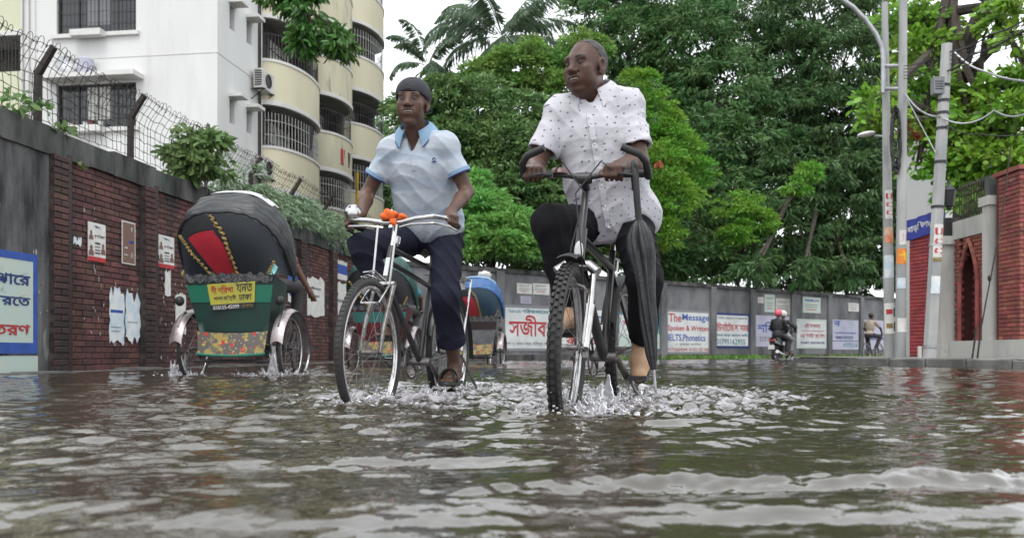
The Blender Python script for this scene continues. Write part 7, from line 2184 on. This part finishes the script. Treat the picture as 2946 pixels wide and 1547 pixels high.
    for i in (0, 1.4, 2.8, 4.0, 5.0):
        part(lambda m: m.tube([bow(math.pi * k / 24, i, -.004) for k in range(25)], .010, 6), 'hood_bow', 'steel', root)
    part(lambda m: m.tube([bow(math.pi * k / 40, 0, .02) + Vector((0, 0, .006 * math.sin(k * 2.1))) for k in range(41)], .019, 6), 'hood_hem', pal['hood'], root)

    def cur(u, v, off=0.0):
        b = bow(math.pi * (1 - u), 0.0); a = Vector(((2 * u - 1) * .465, -.335, 1.045)); p = a.lerp(b, v)
        return p + Vector((0, -.07 * math.sin(math.pi * min(1, v * .9 + .05)) * (1 - (2 * u - 1) ** 4) - off, 0))
    part(lambda m: m.grid(lambda u, v: cur(u, v, 0), 41, 16), 'rear_curtain', pal['curtain'], root)
    sh_ = lambda v: .13 * (1 - v) ** 1.3
    part(lambda m: m.grid(lambda u, v: cur(.255 + .20 * u + sh_(v * .70), .02 + .70 * v, .006), 12, 10), 'curtain_panel', pal['panel'], root)
    part(lambda m: m.grid(lambda u, v: cur(.26 + .19 * u + sh_(.74 + .24 * v), .74 + .22 * v, .005), 8, 6), 'curtain_gap', 'dark', root)
    for u0 in (.20, .48):
        part(lambda m: m.tube([cur(u0 + sh_(v) + .006 * math.sin(v * 70), v, .016) for v in np.linspace(.01, .97, 60)], [.013 + .006 * math.sin(k * 1.3) for k in range(60)], 6), 'gold_trim', 'gold', root)
    part(lambda m: m.tube([cur(.93 - .03 * v, v, .014) for v in np.linspace(.02, .6, 30)], [.014 + .006 * math.sin(k * 1.3) for k in range(30)], 6), 'gold_trim', 'gold', root)
    part(lambda m: m.tube([cur(.02, v, .014) for v in np.linspace(.02, .6, 30)], [.014 + .006 * math.sin(k * 1.3) for k in range(30)], 6), 'gold_trim', 'gold', root)
    part(lambda m: m.grid(lambda u, v: cur(.945 + .04 * u - .03 * v, .02 + .5 * v, .008), 4, 6), 'curtain_strip', mat('turquoise_strip', (.22, .52, .52), .6) if pal.get('strip') else pal['curtain'], root)
    # puller's end: frame, saddle, fork, bar
    part(lambda m: (m.tube([(0, 1.15, .32), (0, .95, .86)], .016, 8), m.tube([(0, .97, .80), (0, 1.46, .86)], .016, 8), m.tube([(0, 1.15, .32), (0, 1.48, .74)], .017, 8), m.tube([(0, 1.45, .92), (0, 1.50, .70)], .02, 8)), 'frame', 'blackpaint', root)
    part(lambda m: (m.tube([(-.05, 1.50, .70), (-.05, 1.70, .34)], .012, 8), m.tube([(.05, 1.50, .70), (.05, 1.70, .34)], .012, 8), m.tube([(0, 1.45, .9), (0, 1.42, 1.05)], .014, 8)), 'fork', 'chrome', root)
    part(lambda m: m.tube([(-.30, 1.28, 1.04), (-.26, 1.40, 1.06), (-.1, 1.46, 1.05), (.1, 1.46, 1.05), (.26, 1.40, 1.06), (.30, 1.28, 1.04)], .0125, 8), 'handlebar', 'chrome', root)
    part(lambda m: m.sphere((0, .93, .91), (.09, .13, .04), 12, 6), 'saddle', 'leather', root)
    crankset(root, Vector((0, 1.15, .32)), .8)
    return root, Mw


pal1 = dict(body=mat('rick_green', (.012, .050, .041), .45, col2=(.02, .036, .03), scale=5, col3=(.07, .065, .055), scale3=6, lo3=.62, hi3=.72, st3=(1, 1, .6)), band=mat('rick_emerald', (.02, .15, .095), .4), floral='painted', seat='ink_red', hood=mat('hood_black', (.011, .012, .014), .42, col2=(.028, .031, .033), scale=8, bump=.004, bscale=30),
            hoodtop='white_cover', lining='dark', curtain=mat('curtain_navy', (.010, .012, .022), .55, col2=(.012, .018, .02), scale=4), panel=mat('curtain_red', (.36, .012, .028), .5, col2=(.28, .01, .022), scale=6), strip=True)
rk1, RW1 = rickshaw((-2.70, 8.35, -.08), -R(5), 'nearest cycle rickshaw with black hood, red curtain panel and yellow advert, seen from behind', pal1)
pal2 = dict(pal1); pal2.update(body=mat('rick_grey', (.16, .17, .18), .5, col2=(.1, .1, .1), scale=6), band=mat('rick_dark', (.03, .02, .02), .5), hood=mat('hood_blue', (.02, .075, .22), .5, col2=(.03, .11, .27), scale=6), hoodtop=mat('hood_blue_pale', (.20, .30, .42), .5), curtain=mat('curtain_blue', (.015, .035, .07), .5, col2=(.02, .05, .06), scale=4), panel=mat('curtain_red_b', (.28, .02, .03), .5), strip=False)
rk2, RW2 = rickshaw((-.70, 17.2, -.10), -R(6), 'farther cycle rickshaw with blue hood beside the big red word sign', pal2, sign=False)
pal3 = dict(pal1); pal3.update(body=mat('rick_maroon', (.14, .012, .02), .5, col2=(.05, .01, .01), scale=5), band=mat('rick_teal', (.03, .14, .13), .5), hood=mat('hood_teal', (.012, .045, .042), .5, col2=(.02, .07, .06), scale=6), hoodtop=mat('hood_teal2', (.05, .12, .11), .5), curtain=mat('curtain_dark', (.014, .014, .018), .5), panel=mat('curtain_grey', (.30, .36, .36), .5), strip=False)
rk3, RW3 = rickshaw((-2.02, 13.2, -.10), -R(7), 'teal hooded cycle rickshaw seen through the roadster front wheel', pal3, sign=False)
for o in [c for c in rk3.children if c.name.startswith('curtain_panel')]:       # lattice window in the teal hood
    pass
for Mw, lab, cols in ((RW1, 'rickshaw driver with bare brown forearm reaching past the black hood', (M['ink_brown'], M['ink'])), (RW2, 'rickshaw driver hidden ahead of the blue hood', (M['paper'], M['ink'])), (RW3, 'rickshaw driver hidden ahead of the teal hood', (M['ink_teal'], M['ink']))):
    g = lambda x, y, z: npv(Mw @ Vector((x, y, z))); rr_ = Mw.to_3x3()
    fwd = npv(rr_ @ Vector((0, 1, 0)))
    first = Mw is RW1
    cot = mat('driver_shirt', (.17, .055, .045), .85, col2=(.13, .04, .035), scale=8) if first else cols[0]
    sitter('person', lab, g(-.10 if first else 0, .80 if first else .93, 1.04), fwd, (g(.34, 1.06, .98) if first else g(.29, 1.30, 1.08), g(-.29, 1.30, 1.08)), (g(.13, 1.2, .62), g(-.13, 1.08, .26)), (.10, .052, .038), cot, cols[1], None, 1.0, .009, .10, sleeve=.72)

# white bundle riding on top of the blue hood
bd = thing('white_bundle', 'small white bundle tied on top of the blue rickshaw hood', 'bundle', RW2 @ Vector((.1, .1, 1.86)))
mb = MB(); lump(Vector(RW2 @ Vector((.12, .12, 1.92))), (.14, .13, .09), 9); mb.build('cloth', M['paper'], bd, world=True, smooth=60)

# ================================================================== motorbike and far cyclist
def motorbike(loc, yaw):
    root = thing('motorbike', 'black motorbike carrying two helmeted riders through the water by the far wall', 'motorbike', loc, yaw)
    for y in (0, 1.28):
        w = part(lambda m: m.lathe([(.0, -.05), (.05, -.05), (.05, .05), (0, .05)], 12, (0, y, .30), (1, 0, 0)), 'wheel', 'steel', root)
        mb = MB(); k = 8; mb.lathe([(.245 + .055 * math.cos(2 * math.pi * i / k), .05 * math.sin(2 * math.pi * i / k)) for i in range(k + 1)], 32, (0, y, .30), (1, 0, 0)); mb.build('tyre', M['tyre'], w, smooth=True)
        mb = MB(); [mb.tube([(0, y, .30), (0, y + .2 * math.cos(a), .30 + .2 * math.sin(a))], .012, 5) for a in np.arange(0, 6.28, 1.047)]; mb.build('rim', M['alloy'], w)
    part(lambda m: (m.sphere((0, .72, .82), (.14, .24, .12), 14, 10),), 'fuel_tank', 'blackpaint', root)
    part(lambda m: m.hexa([(-.12, -.15, .74), (.12, -.15, .74), (.13, .55, .70), (-.13, .55, .70), (-.10, -.2, .84), (.10, -.2, .84), (.12, .55, .78), (-.12, .55, .78)]), 'seat', 'leather', root, smooth=False)
    part(lambda m: (m.hexa([(-.10, -.32, .66), (.10, -.32, .66), (.12, .3, .55), (-.12, .3, .55), (-.07, -.36, .80), (.07, -.36, .80), (.12, .3, .74), (-.12, .3, .74)]), m.box((0, .55, .42), (.24, .42, .34))), 'body', 'blackpaint', root, smooth=False)
    part(lambda m: m.grid(lambda u, v: Vector(((u - .5) * .14, -.36 + .06 * v - .02, .42 + .26 * v)), 3, 5), 'rear_mudguard', 'blackplastic', root)
    part(lambda m: m.box((0, -.40, .52), (.20, .012, .14)), 'number_plate', 'white_enamel', root, smooth=False)
    part(lambda m: m.box((0, -.37, .74), (.16, .03, .05)), 'tail_lamp', 'ink_red', root, smooth=False)
    part(lambda m: m.tube([(.12, .7, .3), (.17, .3, .28), (.18, -.05, .32), (.18, -.35, .38)], [.025, .03, .05, .055], 10), 'exhaust', 'chrome', root)
    part(lambda m: (m.tube([(-.10, 1.28, .30), (-.09, 1.05, .92)], .022, 8), m.tube([(.10, 1.28, .30), (.09, 1.05, .92)], .022, 8)), 'fork', 'alloy', root)
    part(lambda m: m.tube([(-.36, .86, 1.03), (-.2, .97, 1.04), (.2, .97, 1.04), (.36, .86, 1.03)], .014, 8), 'handlebar', 'blackpaint', root)
    part(lambda m: m.sphere((0, 1.18, .86), (.1, .09, .11), 12, 8), 'headlamp', 'chrome', root)
    for sd in (-1, 1):
        part(lambda m: (m.tube([(sd * .22, .97, 1.04), (sd * .27, .95, 1.18)], .006, 5), m.sphere((sd * .28, .94, 1.21), (.06, .015, .035), 10, 6)), 'mirror', 'blackplastic', root)
    return root, Matrix.Translation(loc) @ Matrix.Rotation(yaw, 4, 'Z')


mp = P(2232, 1028, 27.2)
mo, MM = motorbike((mp.x, 27.2, -.12), -R(38))
g = lambda x, y, z: npv(MM @ Vector((x, y, z))); fm = npv(MM.to_3x3() @ Vector((0, 1, 0)))
jk = mat('black_jacket', (.014, .014, .016), .7, col2=(.022, .022, .024), scale=9); gp = mat('pink_helmet', (.62, .10, .14), .25); gw = mat('white_helmet', (.55, .53, .5), .3)
sitter('person', 'pillion rider in pink helmet and black jacket on the motorbike', g(0, .12, .92), fm, (g(.16, .52, 1.0), g(-.16, .52, 1.0)), (g(.2, .42, .36), g(-.2, .42, .36)), (.13, .075, .055), jk, jk, 'helmet', 1.0, .012, .08, sleeve=1.2, hgmat=gp)
sitter('person', 'motorbike driver in white helmet ahead of the pink helmeted passenger', g(0, .52, .90), fm, (g(.34, .88, 1.06), g(-.34, .88, 1.06)), (g(.22, .78, .36), g(-.22, .78, .36)), (.13, .075, .055), jk, M['ink_grey'], 'helmet', 1.0, .012, .12, sleeve=1.2, hgmat=gw)
# far cyclist
fc = P(2492, 1026, 30.5)
fb = thing('bicycle', 'plain black bicycle of the far cyclist beside the lettered pole', 'bicycle', (fc.x, 30.5, -.10), -R(48))
FM = Matrix.Translation((fc.x, 30.5, -.10)) @ Matrix.Rotation(-R(48), 4, 'Z')
make_wheel(fb, (0, 0, .34), .34, .04, None, False, nsp=20, spr=.002); make_wheel(fb, (0, 1.05, .34), .34, .04, None, False, nsp=20, spr=.002)
part(lambda m: (m.tube([(0, .45, .3), (0, .25, .82)], .016, 8), m.tube([(0, .25, .80), (0, .82, .82)], .015, 8), m.tube([(0, .45, .3), (0, .86, .7)], .016, 8), m.tube([(0, .80, .88), (0, .9, .66), (0, 1.05, .34)], .016, 8), m.tube([(0, 0, .34), (0, .45, .3)], .011, 8), m.tube([(0, 0, .34), (0, .27, .78)], .011, 8)), 'frame', 'blackpaint', fb)
part(lambda m: (m.tube([(0, .80, .88), (0, .79, .98)], .012, 8), m.tube([(-.27, .66, .99), (-.2, .8, 1.0), (.2, .8, 1.0), (.27, .66, .99)], .012, 8)), 'handlebar', 'chrome', fb)
part(lambda m: m.sphere((0, .24, .88), (.08, .13, .035), 12, 6), 'saddle', 'leather', fb)
pd = crankset(fb, Vector((0, .45, .30)), .9)
g = lambda x, y, z: npv(FM @ Vector((x, y, z)))
sitter('person', 'far cyclist in beige shirt with bare head riding beside the lettered pole', g(0, .26, .97), npv(FM.to_3x3() @ Vector((0, 1, 0))), (g(.26, .70, 1.04), g(-.26, .70, 1.04)), (g(.13, .52, .52), g(-.13, .36, .28)), (.07, .042, .034), mat('beige_shirt', (.36, .30, .24), .85, col2=(.3, .25, .2), scale=8), M['ink'], None, 1.0, .012, .12, sleeve=.6)
# ================================================================== flood water
WV = np.random.default_rng(5)


def swell(x, y, lo, hi, n, slope, spread, seed, main=math.pi / 2):
    r = np.random.default_rng(seed); out = np.zeros_like(x)
    for i in range(n):
        lam = lo * (hi / lo) ** r.random(); th = main + r.normal(0, spread); k = 2 * math.pi / lam
        a = slope / k * math.sqrt(2 / n)
        out += a * np.sin(k * (math.cos(th) * x + math.sin(th) * y) + r.uniform(0, 6.28))
    return out


def blobn(x, y, sc, seed, n=14):
    r = np.random.default_rng(seed); out = np.zeros_like(x)
    for i in range(n):
        th = r.uniform(0, 6.28); k = sc * r.uniform(.5, 1.8); out += np.sin(k * (math.cos(th) * x + math.sin(th) * y) + r.uniform(0, 6.28))
    return out / math.sqrt(n / 2)


def w2(p): v = p; return (v.x, v.y)


# wheel entries into the water: (x, y, strength, reach)
HITS = [(*w2(MW1 @ (S1 @ (FA + Vector((0, .22, 0))))), 1.0, .5), (*w2(MW1 @ (S1 @ (FA - Vector((0, .2, 0))))), .8, .5), (*w2(MW1 @ Vector((0, .2, 0))), .9, .55), (*w2(MW1 @ Vector((0, -.2, 0))), .8, .6),
        (*w2(MW2 @ (S2 @ (FA2 + Vector((0, .24, 0))))), 1.0, .5), (*w2(MW2 @ (S2 @ (FA2 - Vector((0, .2, 0))))), .8, .5), (*w2(MW2 @ Vector((0, .2, 0))), .9, .55), (*w2(MW2 @ Vector((0, -.25, 0))), .8, .6),
        (*w2(RW1 @ Vector((-.5, -.15, 0))), 1.0, .5), (*w2(RW1 @ Vector((.5, -.15, 0))), 1.0, .6), (*w2(RW2 @ Vector((.5, -.1, 0))), .8, .6), (*w2(RW3 @ Vector((0, 0, 0))), .8, .9), (mp.x, 27.1, .9, .9)]


def water_height(x, y):
    calm = .62 + .38 * np.clip(blobn(x, y * .7, 1.6, 3), -1, 1)
    h = swell(x, y, .26, .8, 20, .062, .45, 1)
    h += swell(x, y, .07, .22, 40, .150, .45, 2) * calm
    near = np.clip((14 - y) / 9, .15, 1)
    h += swell(x, y, .03, .075, 34, .115, .7, 4) * (.35 + .65 * calm) * near
    h = h + 5.0 * h * np.abs(h)
    # lapping crests thrown towards the lens by the passing wheels
    for (yc, sl, amp, wd, ph) in ((1.38, .05, .020, .050, 0), (1.66, -.08, .009, .07, 1.3), (2.15, .10, .010, .09, 2.1), (1.14, -.03, .005, .05, .6)):
        c = yc + sl * x + .05 * np.sin(2.6 * x + ph) + .025 * np.sin(7 * x + 2 * ph)
        env = .55 + .45 * np.sin(1.7 * x + ph * 2)
        d = (y - c) / wd
        h += amp * env * np.exp(-d * d) * (1 + .12 * blobn(x, y, 60, 8, 8)) - .4 * amp * env * np.exp(-((y - c + wd * 1.6) / (wd * 1.3)) ** 2)
    foam = np.zeros_like(x)
    for i, (cx, cy, st, reach) in enumerate(HITS):
        r = np.sqrt((x - cx) ** 2 + (y - cy) ** 2) + 1e-6
        if i < 8: h += st * .0075 * np.exp(-r / .75) * np.sin(2 * math.pi * r / .17 - 1.2 * i) * (r > .03)
        foam += st * np.exp(-((x - cx - .25) ** 2 / (reach * 1.35) ** 2 + (y - cy - .25) ** 2 / (reach * 1.1) ** 2))
    # churned wake drifting right of the mountain bike
    foam += .42 * np.exp(-(((x - 1.1) / .95) ** 2 + ((y - 4.9 - .25 * x) / .45) ** 2)) + .5 * np.exp(-(((x + .1) / .6) ** 2 + ((y - 5.6) / .8) ** 2)) + .45 * np.exp(-(((x + 2.6) / 1.2) ** 2 + ((y - 7.6) / .7) ** 2))
    foam = np.clip(foam, 0, 1.2)
    turb = .7 * blobn(x, y, 48, 21, 18) + .6 * blobn(x, y, 105, 22, 22)
    h += foam * .0056 * turb * np.clip(2.2 / np.sqrt(y + .5), .5, 1.3)
    # froth fleck mask for colour; the crest term also paints in sky reflection
    crest = np.exp(-((y - (1.36 + .05 * x + .05 * np.sin(2.6 * x) + .025 * np.sin(7 * x))) / .05) ** 2) * (.5 + .5 * np.sin(1.7 * x))
    h += crest * .0035 * turb
    fl = np.clip((foam * .50 + .50 * crest + .22 * (turb * .5 + blobn(x, y, 22, 23, 14) * .6) * (foam > .04) - .42) * 1.7, 0, 1)
    return h, fl


rows = np.concatenate([np.array([-3, -1.5, -.6, 0, .25]), np.geomspace(.42, 46, 820)])
cols = np.linspace(-1, 1, 440); cols = np.sign(cols) * (np.abs(cols) * .8 + .2 * np.abs(cols) ** 3)
yy = np.repeat(rows[:, None], len(cols), 1); xx = cols[None, :] * (1.3 + .80 * np.maximum(yy, 0))
hh, fl = water_height(xx, yy); hh[rows < .3] *= .3
V = np.stack([xx, yy, hh], -1).reshape(-1, 3); nr, nc_ = yy.shape
i = np.arange(nr - 1)[:, None] * nc_ + np.arange(nc_ - 1)[None, :]
Fq = np.stack([i, i + 1, i + nc_ + 1, i + nc_], -1).reshape(-1, 4)
# flat margins so that the flood also reaches beyond the fan of waves
WM = bpy.data.materials.new('flood_water'); WM.use_nodes = True
N, L = WM.node_tree.nodes, WM.node_tree.links; b = _bsdf(WM)
vc = N.new('ShaderNodeVertexColor'); vc.layer_name = 'Col'
geo = N.new('ShaderNodeNewGeometry')
sp = N.new('ShaderNodeSeparateColor'); L.new(vc.outputs[0], sp.inputs[0])
nz = N.new('ShaderNodeTexNoise'); nz.inputs['Scale'].default_value = 2.2; nz.inputs['Detail'].default_value = 4; L.new(geo.outputs['Position'], nz.inputs['Vector'])
mud = N.new('ShaderNodeMix'); mud.data_type = 'RGBA'; L.new(nz.outputs['Fac'], mud.inputs[0]); mud.inputs[6].default_value = (.030, .026, .015, 1); mud.inputs[7].default_value = (.056, .045, .033, 1)
fz = N.new('ShaderNodeTexNoise'); fz.inputs['Scale'].default_value = 34; fz.inputs['Detail'].default_value = 5; L.new(geo.outputs['Position'], fz.inputs['Vector'])
ad = N.new('ShaderNodeMath'); ad.operation = 'MULTIPLY_ADD'; ad.inputs[1].default_value = 1.25; L.new(sp.outputs[0], ad.inputs[0])
m2 = N.new('ShaderNodeMapRange'); m2.inputs[1].default_value = .35; m2.inputs[2].default_value = .65; m2.inputs[3].default_value = -.35; m2.inputs[4].default_value = .25; L.new(fz.outputs['Fac'], m2.inputs[0]); L.new(m2.outputs[0], ad.inputs[2])
ad.use_clamp = True
ms = N.new('ShaderNodeMath'); ms.operation = 'MULTIPLY'; L.new(ad.outputs[0], ms.inputs[0])
gt = N.new('ShaderNodeMath'); gt.operation = 'GREATER_THAN'; gt.inputs[1].default_value = .02; L.new(sp.outputs[0], gt.inputs[0]); L.new(gt.outputs[0], ms.inputs[1])
fm_ = N.new('ShaderNodeMix'); fm_.data_type = 'RGBA'; L.new(ms.outputs[0], fm_.inputs[0]); L.new(mud.outputs[2], fm_.inputs[6]); fm_.inputs[7].default_value = (.38, .36, .385, 1)
L.new(fm_.outputs[2], b.inputs['Base Color'])
rr_ = N.new('ShaderNodeMapRange'); rr_.inputs[3].default_value = .02; rr_.inputs[4].default_value = .35; L.new(ms.outputs[0], rr_.inputs[0]); L.new(rr_.outputs[0], b.inputs['Roughness'])
b.inputs['IOR'].default_value = 1.75
mp1 = N.new('ShaderNodeMapping'); mp1.inputs['Scale'].default_value = (1, 1.3, 1); L.new(geo.outputs['Position'], mp1.inputs[0])
bz1 = N.new('ShaderNodeTexNoise'); bz1.inputs['Scale'].default_value = 26; bz1.inputs['Detail'].default_value = 3; L.new(mp1.outputs[0], bz1.inputs['Vector'])
bn = N.new('ShaderNodeBump'); bn.inputs['Strength'].default_value = 1; bn.inputs['Distance'].default_value = .0016; L.new(bz1.outputs['Fac'], bn.inputs['Height']); L.new(bn.outputs[0], b.inputs['Normal'])
cc = np.zeros((len(V), 3)); cc[:, 0] = fl.reshape(-1)
me = np_mesh('water', V, Fq, WM, True, cc)
wo = bpy.data.objects.new('water', me); COL.objects.link(wo); tag(wo, kind='structure')
mb = MB()
for x0, x1, y0, y1 in ((-80, 80, -60, 90),): mb.add([(x0, y0, -.035), (x1, y0, -.035), (x1, y1, -.035), (x0, y1, -.035)], [(0, 1, 2, 3)])
tag(mb.build('water_margin', WM), kind='structure')

# ------------------------------------------------------------------ splashes thrown up by the wheels
SPL = bpy.data.materials.new('splash_water'); SPL.use_nodes = True; b = _bsdf(SPL)
b.inputs['Base Color'].default_value = (.62, .61, .64, 1); b.inputs['Roughness'].default_value = .22; b.inputs['Transmission Weight'].default_value = .7; b.inputs['IOR'].default_value = 1.33


def splash(label, c, n, rx, ry, hmax, seed, vox=.006, jets=0, jh=.2, drops=120):
    rr = random.Random(seed); c = np.array(c, float)
    F = Field(c - V3(rx + .12, ry + .12, .06), c + V3(rx + .12, ry + .12, max(hmax, jh if jets else 0) + .08), vox)
    for i in range(int(n * .62)):
        a = rr.uniform(0, 6.28); q = rr.random() ** .9
        p = c + V3(math.cos(a) * rx * q, math.sin(a) * ry * q, -.012); d = V3(math.cos(a) * .4 + rr.uniform(-.5, .5), math.sin(a) * .4 + rr.uniform(-.4, .4), 1)
        l = hmax * .85 * rr.random() ** 2.4 * (1.15 - q * .8) + .008; r0 = rr.uniform(.006, .014)
        e = p + d / np.linalg.norm(d) * l; F.cap(p, e, r0 * 1.5, r0 * .45, .010)
        if rr.random() < .4: F.ell(e + V3(rr.uniform(-.02, .02), rr.uniform(-.02, .02), rr.uniform(.005, .03)), (r0 * .6,) * 3, None, .004)
    for i in range(jets):
        a = rr.uniform(-.5, .5); p = c + V3(rr.uniform(-.05, .05), rr.uniform(-.04, .04), 0); h = jh * rr.uniform(.4, 1)
        F.chain([p, p + V3(a * .03, 0, h * .5), p + V3(a * .08, rr.uniform(-.02, .02), h)], [.030, .017, .006], .012)
    for i in range(drops // 2):
        a = rr.uniform(0, 6.28); q = rr.random() ** .5 * 1.15; z = hmax * 1.3 * rr.random() ** 2.2 + .01
        F.ell(c + V3(math.cos(a) * rx * q, math.sin(a) * ry * q, z), (rr.uniform(.0032, .0062),) * 3, None, .002)
    F.wrinkle(lambda X, Y, Z: .002 * np.sin(140 * X + 60 * Z) * np.sin(120 * Y + 90 * Z))
    o = bpy.data.objects.new('water_splash', F.mesh('water_splash', SPL, None, tuple(c))); COL.objects.link(o); o.location = Vector(c); tag(o, label, 'splash', None, 'stuff')


h = HITS
splash('white water breaking round the mountain bike front tyre', (h[0][0] + .12, h[0][1] + .02, 0), 210, .30, .20, .055, 1, .0055, drops=150)
splash('churned water between the mountain bike wheels', ((h[1][0] + h[2][0]) / 2 + .02, (h[1][1] + h[2][1]) / 2, 0), 220, .26, .30, .075, 2, .0055, jets=2, jh=.12, drops=200)
splash('water kicked up behind the mountain bike rear wheel', (h[3][0] + .05, h[3][1], 0), 170, .36, .24, .055, 3, .006)
splash('water breaking round the roadster front tyre', (h[4][0] + .12, h[4][1] + .02, 0), 150, .26, .18, .045, 4, .0055)
splash('water churned under the roadster pedals', ((h[5][0] + h[6][0]) / 2 + .08, (h[5][1] + h[6][1]) / 2, 0), 180, .30, .30, .06, 5, .006, drops=150)
splash('water stirred by the roadster rear wheel', (h[7][0] + .05, h[7][1], 0), 120, .30, .22, .045, 6, .006)
splash('tall spout of water beside the rickshaw far wheel and brick wall', (h[8][0] - .06, h[8][1] - .05, 0), 140, .30, .20, .09, 7, .008, jets=5, jh=.22)
splash('spout of water beside the rickshaw chrome fender wheel', (h[9][0] - .10, h[9][1] - .05, 0), 240, .42, .24, .15, 8, .008, jets=8, jh=.34, drops=160)
splash('low spray at the blue rickshaw wheel', (h[10][0], h[10][1], 0), 90, .35, .2, .10, 9, .011)
splash('white bow wave beside the motorbike', (mp.x + .35, 27.0, 0), 120, .55, .3, .22, 10, .018, drops=30)
